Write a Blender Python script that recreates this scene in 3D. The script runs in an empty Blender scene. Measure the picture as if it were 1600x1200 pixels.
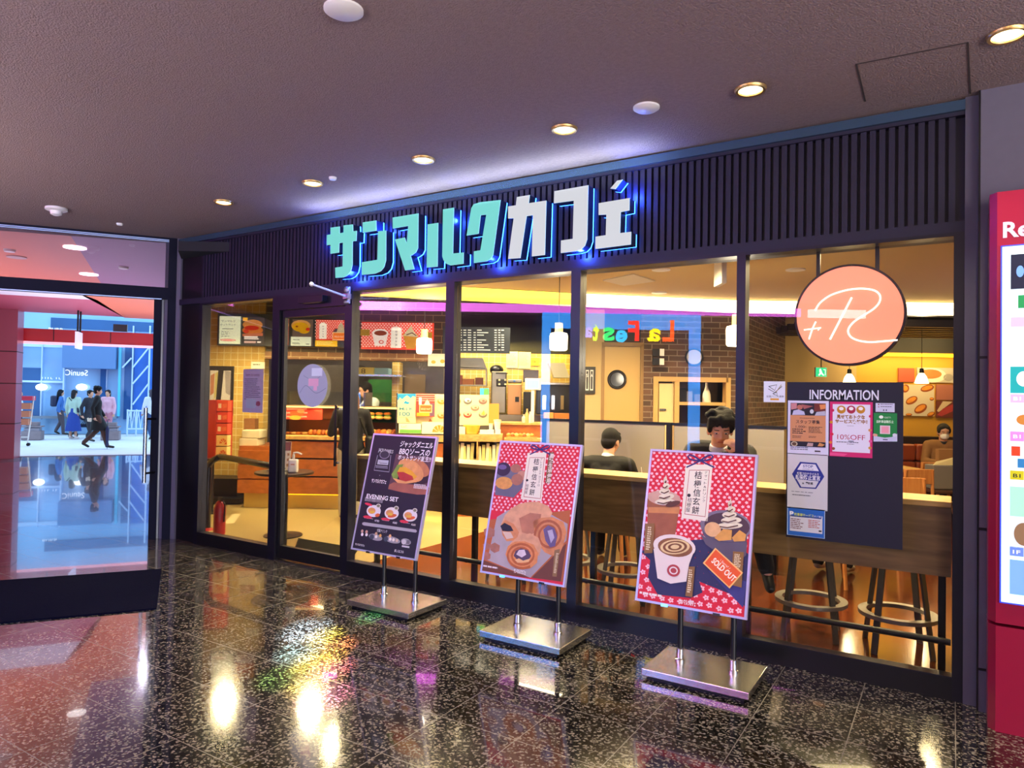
import bpy, bmesh, math, random
from math import sin, cos, pi, radians as R, sqrt, atan2
from mathutils import Vector as V, Matrix
random.seed(7)
S = bpy.context.scene
COL = S.collection

# ------------------------------------------------------------------ camera
CAM = V((0, -4.535, 1.6)); FPX = 1094.76
yaw, pit, rol = R(32.2018), R(1.0649), R(.9566)
cf = V((-sin(yaw)*cos(pit), cos(yaw)*cos(pit), sin(pit)))
cr0 = V((cos(yaw), sin(yaw), 0)); cu0 = cr0.cross(cf)
cr = cr0*cos(rol) + cu0*sin(rol); cu = -cr0*sin(rol) + cu0*cos(rol)
cam = bpy.data.cameras.new('camera'); camo = bpy.data.objects.new('camera', cam); COL.objects.link(camo)
cam.sensor_width = 36; cam.lens = FPX/1600*36; cam.clip_end = 300
camo.matrix_world = Matrix(((cr.x, cu.x, -cf.x, CAM.x), (cr.y, cu.y, -cf.y, CAM.y), (cr.z, cu.z, -cf.z, CAM.z), (0, 0, 0, 1)))
S.camera = camo

# ------------------------------------------------------------------ colour management
S.view_settings.view_transform = 'Standard'; S.view_settings.look = 'None'
S.view_settings.exposure = 0.0; S.view_settings.gamma = 1; S.view_settings.use_curve_mapping = False
S.cycles.max_bounces = 8; S.cycles.transparent_max_bounces = 16; S.cycles.glossy_bounces = 5
S.cycles.diffuse_bounces = 4; S.cycles.caustics_reflective = False; S.cycles.caustics_refractive = False
S.cycles.sample_clamp_indirect = 6

# ------------------------------------------------------------------ world: cool daylight sky
W = bpy.data.worlds.new('sky'); S.world = W; W.use_nodes = True
bg = W.node_tree.nodes['Background']; bg.inputs[0].default_value = (.45, .70, 1.0, 1); bg.inputs[1].default_value = 2.6

def lamp(name, kind, loc, power, col=(1, 1, 1), size=.2, aim=None, sy=None, spot=None, blend=.6):
    l = bpy.data.lights.new(name, kind); l.energy = power; l.color = col
    if kind == 'AREA':
        l.size = size
        if sy: l.shape = 'RECTANGLE'; l.size_y = sy
    else: l.shadow_soft_size = size
    if spot: l.spot_size = R(spot); l.spot_blend = blend
    o = bpy.data.objects.new(name, l); COL.objects.link(o); o.location = loc
    d = (V(aim) - V(loc)) if aim is not None else V((0, 0, -1))
    o.rotation_euler = d.to_track_quat('-Z', 'Y').to_euler()
    return o

LOBBY_W, CAFE_W = 1.3, 3.6
WARM = (1, .76, .40); WARMW = (1, .86, .66)
# downlights of the passage, one over the glass line every 1.125 m
for k in range(6):
    lamp('passage_downlight_lamp', 'SPOT', (.2 - 1.125*k, -.72, 3.2), 70*LOBBY_W, WARMW, .05, spot=88, blend=.9)
# assumed downlights further back in the passage, out of view
for x, y in ((-2.4, -3.4), (0, -3.3), (2.4, -3.4), (-4.6, -3.1), (1.0, -6), (-3.0, -5.2)):
    lamp('passage_rear_lamp', 'SPOT', (x, y, 3.2), 45*LOBBY_W, (1, .75, .7), .06, spot=120, blend=.9)
# rainbow patch on the granite, imitated by narrow coloured spots added out of view
for tx, ty, col, pw, cone in ((-3.67, -1.25, (.5, .7, 1), 5000, 2.9), (-3.42, -1.5, (.4, .8, 1), 2600, 2.9), (-3.5, -1.25, (1, .8, .08), 6000, 2.2), (-3.22, -1.55, (1, .75, .05), 6000, 2.7), (-2.98, -1.8, (1, .7, .1), 3500, 2.7),
        (-3.3, -1.32, (1, .3, .1), 4500, 2.0), (-3.06, -1.6, (1, .2, .25), 4000, 2.4), (-2.8, -1.9, (1, .2, .5), 3000, 2.8), (-3.2, -1.85, (.4, 1, .2), 900, 2.6), (-3.54, -.78, (.1, 1, .3), 1300, 1.5)):
    lamp('added_rainbow_spot', 'SPOT', (-1.2, -5.2, 3.2), pw*9, col, .03, aim=(tx, ty, 0), spot=cone*1.35, blend=1)
# unseen fill lamps, added right and behind to brighten the passage
lamp('passage_end_fill', 'AREA', (6.3, -6.5, 1.7), 420, (1, .80, .78), 6, aim=(-3, -3, 2.2), sy=2.6)
lamp('passage_rear_fill', 'AREA', (3.9, -12.2, 1.6), 420, (1, .82, .84), 5, aim=(-2, 0, 2.4), sy=2.4)
# upward fill without fixtures, added out of view to brighten the ceiling
for x, y in ((-6.6, -4.6), (-3.4, -6.4), (.2, -6.6), (3.6, -5.2), (4.2, -2.6)):
    lamp('passage_ceiling_fill', 'AREA', (x, y, 1.8), 165, (1, .78, .70), 1.6, aim=(x, y, 3.2))
lamp('sign_glow_fill', 'AREA', (-3.3, -.2, 3.08), 16, (.55, .72, 1), 3.2, aim=(-3.3, -.2, 3.3), sy=.1)  # unseen lamp added above the letters for the sign's glow on the ceiling
for k in range(9):
    lamp('letter_glow_fill', 'POINT', (-4.83+.37*k, -.07, 2.62 if k % 2 else 3.0), 8, (.03, .1, 1), .03)  # unseen point lamps added between letters for the blue glow on the fascia
lamp('tile_wall_lamp', 'AREA', (-6.6, 5.75, 2.5), 40, (1, .72, .15), 2.2, aim=(-6.7, 6.0, 1.9), sy=.1)  # assumed strip light above the yellow tiles, fixture unseen
# cafe ceiling
for x, y in ((-.6, .9), (-2.0, 1.1), (-3.4, 1.0), (-1.2, 3.2), (-2.8, 2.4), (-.3, 5.0), (-4.6, 1.2), (-3.9, 3.9)):
    lamp('cafe_ceiling_lamp', 'SPOT', (x, y, 2.72), 58*CAFE_W, WARM, .12, spot=165, blend=.5)
for x, y in ((-6.3, 1.6), (-7.2, 2.0), (-8.3, 1.5), (-5.6, 2.9)):
    lamp('cafe_entrance_lamp', 'SPOT', (x, y, 2.6), 66*CAFE_W, (1, .80, .44), .12, spot=165, blend=.5)
# ------------------------------------------------------------------ frames of the place
U_ = V((cos(yaw), sin(yaw), 0)); N_ = V((-sin(yaw), cos(yaw), 0))      # grid of the cafe interior
DO = V((-7.3, -.13, 0)); E1 = V((.5736, .8192, 0)); E2 = V((-.8192, .5736, 0))   # grid of the street doors
def I(a, b, z=0): return CAM.xy.to_3d() + U_*a + N_*b + V((0, 0, z))
def D(a, b, z=0): return DO + E1*a + E2*b + V((0, 0, z))
def ray(x, y): return cf + cr*((x-800)/FPX) - cu*((y-600)/FPX)
def onp(x, y, P0, n): v = ray(x, y); return CAM + v*((P0-CAM).dot(n)/v.dot(n))
def fy(x, y, Y=0): return onp(x, y, V((0, Y, 0)), V((0, 1, 0)))
def fz(x, y, z=0): return onp(x, y, V((0, 0, z)), V((0, 0, 1)))
def fb(x, y, b): return onp(x, y, I(0, b), N_)
def fd(x, y, b): return onp(x, y, D(0, b), E2)
def ia(x, b): p = fb(x, 620, b) - I(0, 0); return p.dot(U_)
def iz(y, b, x=600): return fb(x, y, b).z

# ------------------------------------------------------------------ materials
def lin(h):
    c = [int(h[i:i+2], 16)/255 for i in (0, 2, 4)]
    return tuple(((v+.055)/1.055)**2.4 if v > .04045 else v/12.92 for v in c) + (1,)
MATS = {}
def mat(name, col='808080', rough=.5, metal=0, emis=0, ecol=None, coat=0, noise=0, nscale=8, bump=0, bscale=200, trans=0, spec=.5):
    if name in MATS: return MATS[name]
    m = bpy.data.materials.new(name); m.use_nodes = True; MATS[name] = m
    t = m.node_tree; b = t.nodes['Principled BSDF']; c = lin(col)
    b.inputs['Base Color'].default_value = c; b.inputs['Roughness'].default_value = rough; b.inputs['Metallic'].default_value = metal
    b.inputs['Coat Weight'].default_value = coat; b.inputs['Specular IOR Level'].default_value = spec
    if emis:
        b.inputs['Emission Color'].default_value = lin(ecol) if ecol else c; b.inputs['Emission Strength'].default_value = emis
    if trans: b.inputs['Transmission Weight'].default_value = trans
    if noise:
        tc = t.nodes.new('ShaderNodeTexCoord'); n = t.nodes.new('ShaderNodeTexNoise'); n.inputs['Scale'].default_value = nscale; n.inputs['Detail'].default_value = 6
        r = t.nodes.new('ShaderNodeMix'); r.data_type = 'RGBA'
        t.links.new(tc.outputs['Object'], n.inputs['Vector']); t.links.new(n.outputs['Fac'], r.inputs[0])
        r.inputs[6].default_value = tuple(v*(1-noise) for v in c[:3]) + (1,); r.inputs[7].default_value = tuple(min(1, v*(1+noise)) for v in c[:3]) + (1,)
        t.links.new(r.outputs[2], b.inputs['Base Color'])
    if bump:
        tc = t.nodes.new('ShaderNodeTexCoord'); n = t.nodes.new('ShaderNodeTexNoise'); n.inputs['Scale'].default_value = bscale; n.inputs['Detail'].default_value = 3
        bb = t.nodes.new('ShaderNodeBump'); bb.inputs['Strength'].default_value = bump; bb.inputs['Distance'].default_value = .01
        t.links.new(tc.outputs['Object'], n.inputs['Vector']); t.links.new(n.outputs['Fac'], bb.inputs['Height']); t.links.new(bb.outputs[0], b.inputs['Normal'])
    return m
def P(col, rough=.45, emis=0, coat=0): return mat('print_%s_%s_%s' % (col, rough, emis), col, rough, emis=emis, coat=coat)

def glass_mat(name, tint=(1, 1, 1), base=.035, fac=.55, rough=0):
    m = bpy.data.materials.new(name); m.use_nodes = True; t = m.node_tree; t.nodes.clear()
    o = t.nodes.new('ShaderNodeOutputMaterial'); mx = t.nodes.new('ShaderNodeMixShader')
    tr = t.nodes.new('ShaderNodeBsdfTransparent'); tr.inputs[0].default_value = (*tint, 1)
    g = t.nodes.new('ShaderNodeBsdfGlossy'); g.inputs['Roughness'].default_value = rough
    f = t.nodes.new('ShaderNodeFresnel'); f.inputs['IOR'].default_value = 1.5
    ma = t.nodes.new('ShaderNodeMath'); ma.operation = 'MULTIPLY_ADD'; ma.inputs[1].default_value = fac; ma.inputs[2].default_value = base
    t.links.new(f.outputs[0], ma.inputs[0]); t.links.new(ma.outputs[0], mx.inputs[0])
    t.links.new(tr.outputs[0], mx.inputs[1]); t.links.new(g.outputs[0], mx.inputs[2]); t.links.new(mx.outputs[0], o.inputs[0])
    MATS[name] = m; return m
GLASS = glass_mat('shop_window_glass', (.97, .98, .97), .006, .42)
ACRYL = glass_mat('clear_acrylic', (.93, .96, .95), .03, .8)

def nodes_mat(name):
    m = bpy.data.materials.new(name); m.use_nodes = True; MATS[name] = m
    t = m.node_tree; return m, t, t.nodes['Principled BSDF'], (lambda k, **kw: _n(t, k, **kw))
def _n(t, k, **kw):
    n = t.nodes.new(k)
    for a, v in kw.items(): setattr(n, a, v)
    return n
def ramp(t, stops):
    r = t.nodes.new('ShaderNodeValToRGB'); e = r.color_ramp.elements
    while len(e) > 1: e.remove(e[-1])
    e[0].position = stops[0][0]; e[0].color = lin(stops[0][1])
    for p, c in stops[1:]: x = e.new(p); x.color = lin(c)
    return r

# polished dark granite with square joints every 0.4345 m
def granite(name, dark, mid, light, joint, rough=.09, off=(.0, .0)):
    m, t, b, n = nodes_mat(name)
    g = n('ShaderNodeNewGeometry'); L = t.links.new
    v1 = n('ShaderNodeTexVoronoi'); v1.inputs['Scale'].default_value = 95; L(g.outputs['Position'], v1.inputs['Vector'])
    n1 = n('ShaderNodeTexNoise'); n1.inputs['Scale'].default_value = 60; n1.inputs['Detail'].default_value = 5; L(g.outputs['Position'], n1.inputs['Vector'])
    sep0 = n('ShaderNodeSeparateColor'); L(v1.outputs['Color'], sep0.inputs[0])
    ad = n('ShaderNodeMath', operation='ADD'); L(sep0.outputs[0], ad.inputs[0]); L(n1.outputs['Fac'], ad.inputs[1])
    dv = n('ShaderNodeMath', operation='MULTIPLY'); dv.inputs[1].default_value = .5; L(ad.outputs[0], dv.inputs[0])
    r = ramp(t, [(0, dark), (.42, dark), (.58, mid), (.7, light), (1, light)]); L(dv.outputs[0], r.inputs[0])
    sp = n('ShaderNodeSeparateXYZ'); L(g.outputs['Position'], sp.inputs[0])
    fs = []
    for i in (0, 1):
        a = n('ShaderNodeMath', operation='ADD'); a.inputs[1].default_value = 40*.4345 + off[i]; L(sp.outputs[i], a.inputs[0])
        mo = n('ShaderNodeMath', operation='MODULO'); mo.inputs[1].default_value = .4345; L(a.outputs[0], mo.inputs[0])
        c = n('ShaderNodeMath', operation='LESS_THAN'); c.inputs[1].default_value = .0045; L(mo.outputs[0], c.inputs[0]); fs.append(c)
    mx = n('ShaderNodeMath', operation='MAXIMUM'); L(fs[0].outputs[0], mx.inputs[0]); L(fs[1].outputs[0], mx.inputs[1])
    mi = n('ShaderNodeMix', data_type='RGBA'); L(mx.outputs[0], mi.inputs[0]); L(r.outputs[0], mi.inputs[6]); mi.inputs[7].default_value = lin(joint)
    L(mi.outputs[2], b.inputs['Base Color'])
    rr = n('ShaderNodeMath', operation='MULTIPLY_ADD'); rr.inputs[1].default_value = .4; rr.inputs[2].default_value = rough; L(mx.outputs[0], rr.inputs[0])
    n2 = n('ShaderNodeTexNoise'); n2.inputs['Scale'].default_value = 5; L(g.outputs['Position'], n2.inputs['Vector'])
    r2 = n('ShaderNodeMath', operation='MULTIPLY_ADD'); r2.inputs[1].default_value = .06; L(n2.outputs['Fac'], r2.inputs[0]); L(rr.outputs[0], r2.inputs[2])
    L(r2.outputs[0], b.inputs['Roughness'])
    b.inputs['Coat Weight'].default_value = .7; b.inputs['Coat Roughness'].default_value = .02; b.inputs['Specular IOR Level'].default_value = .8
    return m
GRANITE = granite('polished_granite', '060606', '24231f', '857f70', '6a6458', off=(-.0145, -.0145))

def brickmat(name, c1, c2, mortar, w, h, mort=.012, rough=.8, axis='I', offset=.5, squash=1, bump=.4, gloss=None):
    m, t, b, n = nodes_mat(name); L = t.links.new
    g = n('ShaderNodeNewGeometry'); cb = n('ShaderNodeCombineXYZ')
    d = n('ShaderNodeVectorMath', operation='DOT_PRODUCT'); L(g.outputs['Position'], d.inputs[0]); d.inputs[1].default_value = {'I': U_, 'N': N_, 'D': E1, 'X': V((1, 0, 0)), 'Y': V((0, 1, 0))}[axis]
    s = n('ShaderNodeSeparateXYZ'); L(g.outputs['Position'], s.inputs[0])
    L(d.outputs['Value'], cb.inputs[0]); L(s.outputs[2], cb.inputs[1])
    k = n('ShaderNodeTexBrick', offset=offset); L(cb.outputs[0], k.inputs['Vector'])
    k.inputs['Color1'].default_value = lin(c1); k.inputs['Color2'].default_value = lin(c2); k.inputs['Mortar'].default_value = lin(mortar)
    k.inputs['Scale'].default_value = 1; k.inputs['Mortar Size'].default_value = mort/2; k.inputs['Brick Width'].default_value = w; k.inputs['Row Height'].default_value = h
    k.inputs['Mortar Smooth'].default_value = .1
    no = n('ShaderNodeTexNoise'); no.inputs['Scale'].default_value = 7; no.inputs['Detail'].default_value = 6; L(g.outputs['Position'], no.inputs['Vector'])
    mi = n('ShaderNodeMix', data_type='RGBA', blend_type='MULTIPLY'); mi.inputs[0].default_value = .35
    L(k.outputs['Color'], mi.inputs[6]); L(no.outputs['Fac'], mi.inputs[7]); 
    br = n('ShaderNodeBrightContrast'); br.inputs['Bright'].default_value = .02; L(mi.outputs[2], br.inputs[0]); L(br.outputs[0], b.inputs['Base Color'])
    b.inputs['Roughness'].default_value = rough
    bp = n('ShaderNodeBump'); bp.inputs['Strength'].default_value = bump; bp.inputs['Distance'].default_value = .01; bp.invert = True
    L(k.outputs['Fac'], bp.inputs['Height']); L(bp.outputs[0], b.inputs['Normal'])
    return m
def woodmat(name, c1, c2, rough=.4, axis=(1, 0, 0), scale=3, planks=None, coat=0):
    m, t, b, n = nodes_mat(name); L = t.links.new
    g = n('ShaderNodeNewGeometry'); mp = n('ShaderNodeMapping'); L(g.outputs['Position'], mp.inputs[0])
    a = V(axis); mp.inputs['Rotation'].default_value = (0, 0, -atan2(a.y, a.x)); mp.inputs['Scale'].default_value = (1, 9, 9) if abs(a.z) < .5 else (9, 9, 1)
    no = n('ShaderNodeTexNoise'); no.inputs['Scale'].default_value = scale; no.inputs['Detail'].default_value = 8; no.inputs['Distortion'].default_value = .4; L(mp.outputs[0], no.inputs['Vector'])
    r = ramp(t, [(.3, c1), (.7, c2)]); L(no.outputs['Fac'], r.inputs[0])
    out = r.outputs[0]
    if planks:
        mp2 = n('ShaderNodeMapping'); mp2.inputs['Rotation'].default_value = (0, 0, -atan2(a.y, a.x)); L(g.outputs['Position'], mp2.inputs[0])
        k = n('ShaderNodeTexBrick', offset=.37); L(mp2.outputs[0], k.inputs['Vector']); k.inputs['Scale'].default_value = 1
        k.inputs['Brick Width'].default_value = planks[0]; k.inputs['Row Height'].default_value = planks[1]; k.inputs['Mortar Size'].default_value = .0025
        k.inputs['Color1'].default_value = (1, 1, 1, 1); k.inputs['Color2'].default_value = (.5, .45, .42, 1); k.inputs['Mortar'].default_value = (.12, .1, .1, 1)
        mi = n('ShaderNodeMix', data_type='RGBA', blend_type='MULTIPLY'); mi.inputs[0].default_value = 1; L(out, mi.inputs[6]); L(k.outputs['Color'], mi.inputs[7]); out = mi.outputs[2]
    L(out, b.inputs['Base Color']); b.inputs['Roughness'].default_value = rough; b.inputs['Coat Weight'].default_value = coat; b.inputs['Coat Roughness'].default_value = .12
    return m

# ------------------------------------------------------------------ geometry collector
class G:
    def __init__(s): s.v = []; s.f = []; s.m = []; s.mats = []; s.sm = []
    def mi(s, m):
        if m not in s.mats: s.mats.append(m)
        return s.mats.index(m)
    def add(s, vs, fs, m, smooth=False):
        o = len(s.v); k = s.mi(m); s.v += [V(p) for p in vs]
        for f in fs: s.f.append([i+o for i in f]); s.m.append(k); s.sm.append(smooth)
        return s
    def box(s, a, b, m):
        x0, y0, z0 = (min(a[i], b[i]) for i in range(3)); x1, y1, z1 = (max(a[i], b[i]) for i in range(3))
        return s.obox(V(((x0+x1)/2, (y0+y1)/2, (z0+z1)/2)), V(((x1-x0)/2, 0, 0)), V((0, (y1-y0)/2, 0)), V((0, 0, (z1-z0)/2)), m)
    def obox(s, c, a, b, d, m):
        c = V(c); vs = [c + a*i + b*j + d*k for i in (-1, 1) for j in (-1, 1) for k in (-1, 1)]
        fs = [(0, 1, 3, 2), (4, 6, 7, 5), (0, 4, 5, 1), (2, 3, 7, 6), (0, 2, 6, 4), (1, 5, 7, 3)]
        if a.cross(b).dot(d) < 0: fs = [f[::-1] for f in fs]
        return s.add(vs, fs, m)
    def ibox(s, a0, a1, b0, b1, z0, z1, m): return s.obox(I((a0+a1)/2, (b0+b1)/2, (z0+z1)/2), U_*((a1-a0)/2), N_*((b1-b0)/2), V((0, 0, (z1-z0)/2)), m)
    def dbox(s, a0, a1, b0, b1, z0, z1, m): return s.obox(D((a0+a1)/2, (b0+b1)/2, (z0+z1)/2), E1*((a1-a0)/2), E2*((b1-b0)/2), V((0, 0, (z1-z0)/2)), m)
    def ring(s, c, ax, r, n, up=None, ry=None, ph=0):
        ax = V(ax).normalized(); t = V(up) if up else (V((0, 0, 1)) if abs(ax.z) < .9 else V((1, 0, 0)))
        e = t.cross(ax).normalized(); g = ax.cross(e); ry = ry or r
        return [V(c) + e*(r*cos(2*pi*i/n+ph)) + g*(ry*sin(2*pi*i/n+ph)) for i in range(n)]
    def loft(s, rings, m, caps=(True, True), smooth=True, close=False):
        n = len(rings[0]); o = len(s.v); vs = [p for r in rings for p in r]; fs = []
        K = len(rings)
        for j in range(K if close else K-1):
            j2 = (j+1) % K
            for i in range(n): fs.append((j*n+i, j*n+(i+1) % n, j2*n+(i+1) % n, j2*n+i))
        s.add(vs, fs, m, smooth)
        if not close:
            cf_ = []
            if caps[0]: cf_.append([o+i for i in range(n)][::-1])
            if caps[1]: cf_.append([o+(K-1)*n+i for i in range(n)])
            for f in cf_: s.f.append(f); s.m.append(s.mi(m)); s.sm.append(False)
        return s
    def cyl(s, p0, p1, r0, m, r1=None, n=20, smooth=True):
        ax = V(p1)-V(p0); r1 = r0 if r1 is None else r1
        return s.loft([s.ring(p0, ax, r0, n), s.ring(p1, ax, r1, n)], m, smooth=smooth)
    def tube(s, pts, r, m, n=10, close=False, caps=(True, True)):
        pts = [V(p) for p in pts]; K = len(pts); rs = r if isinstance(r, (list, tuple)) else [r]*K
        rings = []; e = None
        for i, p in enumerate(pts):
            if close: t = pts[(i+1) % K]-pts[i-1]
            else: t = (pts[min(i+1, K-1)]-pts[max(i-1, 0)])
            t.normalize()
            if e is None: q = V((0, 0, 1)) if abs(t.z) < .9 else V((1, 0, 0)); e = q.cross(t).normalized()
            else: e = (e - t*e.dot(t)).normalized()
            g = t.cross(e); rings.append([p + e*(rs[i]*cos(2*pi*k/n)) + g*(rs[i]*sin(2*pi*k/n)) for k in range(n)])
        return s.loft(rings, m, caps, close=close)
    def lathe(s, prof, c, m, n=28, ax=(0, 0, 1)):
        ax = V(ax).normalized(); return s.loft([s.ring(V(c)+ax*z, ax, max(r, 1e-4), n) for r, z in prof], m)
    def disc(s, c, ax, r, m, n=28, ry=None, up=None):
        vs = s.ring(c, ax, r, n, ry=ry, up=up); return s.add(vs, [list(range(n))], m)
    def ell(s, c, rad, m, rot=None, n=16, k=10):
        c = V(c); q = rot or Matrix.Identity(3); rings = []
        vs = [c + q @ V((0, 0, -rad[2]))]
        for j in range(1, k):
            th = -pi/2 + pi*j/k
            vs += [c + q @ V((rad[0]*cos(th)*cos(2*pi*i/n), rad[1]*cos(th)*sin(2*pi*i/n), rad[2]*sin(th))) for i in range(n)]
        vs.append(c + q @ V((0, 0, rad[2]))); fs = []
        for i in range(n): fs.append((0, 1+(i+1) % n, 1+i))
        for j in range(k-2):
            for i in range(n): fs.append((1+j*n+i, 1+j*n+(i+1) % n, 1+(j+1)*n+(i+1) % n, 1+(j+1)*n+i))
        L = len(vs)-1
        for i in range(n): fs.append((L, 1+(k-2)*n+i, 1+(k-2)*n+(i+1) % n))
        return s.add(vs, fs, m, True)
    def cap(s, p0, r0, p1, r1, m, n=14):
        p0, p1 = V(p0), V(p1); ax = p1-p0; L = ax.length
        if L < 1e-6: return s.ell(p0, (r0, r0, r0), m)
        ax /= L; rings = []
        for th in (-80, -55, -30, 0): rings.append(s.ring(p0 + ax*(r0*sin(R(th))), ax, r0*cos(R(th)), n))
        for th in (0, 30, 55, 80): rings.append(s.ring(p1 + ax*(r1*sin(R(th))), ax, r1*cos(R(th)), n))
        return s.loft(rings, m)
    def prism(s, pts, ext, m, m2=None):
        n = len(pts); pts = [V(p) for p in pts]; e = V(ext)
        nrm = V((0, 0, 0))
        for i in range(n): nrm += pts[i].cross(pts[(i+1) % n])
        if nrm.dot(e) > 0: pts = pts[::-1]
        s.add(pts, [list(range(n))], m); s.add([p+e for p in pts], [list(range(n))[::-1]], m)
        s.add(pts + [p+e for p in pts], [(i, i+n, (i+1) % n + n, (i+1) % n) for i in range(n)], m2 or m)
        return s
    def mesh(s, name, inv=None, smooth_angle=35):
        me = bpy.data.meshes.new(name); vs = [inv @ p for p in s.v] if inv else s.v
        me.from_pydata([tuple(p) for p in vs], [], s.f)
        for m in s.mats: me.materials.append(m)
        me.polygons.foreach_set('material_index', s.m); me.polygons.foreach_set('use_smooth', s.sm)
        me.update()
        if any(s.sm): me.set_sharp_from_angle(angle=R(smooth_angle))
        return me
    def obj(s, name, parent=None, bevel=0, seg=2, label=None):
        inv = None
        if parent is not None: inv = wm(parent).inverted()
        o = bpy.data.objects.new(name, s.mesh(name, inv)); COL.objects.link(o); o.parent = parent
        if bevel:
            b = o.modifiers.new('bevel', 'BEVEL'); b.width = bevel; b.segments = seg; b.limit_method = 'ANGLE'; b.angle_limit = R(40)
        if label: o['label'] = label
        return o
    def one(s, name, label, cat, group=None, bevel=0, kind=None, origin=None):
        if origin is None:
            xs = [p.x for p in s.v]; ys = [p.y for p in s.v]; zs = [p.z for p in s.v]
            origin = V(((min(xs)+max(xs))/2, (min(ys)+max(ys))/2, min(zs)))
        o = bpy.data.objects.new(name, s.mesh(name, Matrix.Translation(-V(origin)))); COL.objects.link(o); o.location = origin
        if bevel:
            b = o.modifiers.new('bevel', 'BEVEL'); b.width = bevel; b.segments = 2; b.limit_method = 'ANGLE'; b.angle_limit = R(40)
        return tag(o, label, cat, group, kind)
    def struct(s, name, parent=None):
        o = s.obj(name, parent)
        if parent is None: o['kind'] = 'structure'
        return o
def wm(o):
    m = Matrix.LocRotScale(o.location, o.rotation_euler, o.scale)
    return wm(o.parent) @ m if o.parent else m
def tag(o, label, cat, group=None, kind=None):
    if label: o['label'] = label
    if cat: o['category'] = cat
    if group: o['group'] = group
    if kind: o['kind'] = kind
    return o
def thing(name, label, cat, loc, rz=0, group=None):
    o = bpy.data.objects.new(name, None); COL.objects.link(o); o.empty_display_size = .1
    o.location = loc; o.rotation_euler = (0, 0, rz); return tag(o, label, cat, group)
def dup(root, loc=None, rz=None, label=None, group=None, parent=None):
    r = root.copy(); COL.objects.link(r)
    if parent is not None: r.parent = parent
    if loc is not None: r.location = loc
    if rz is not None: r.rotation_euler = (0, 0, rz)
    if label: r['label'] = label
    if group: r['group'] = group
    for ch in list(root.children): dup(ch, parent=r)
    return r

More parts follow.
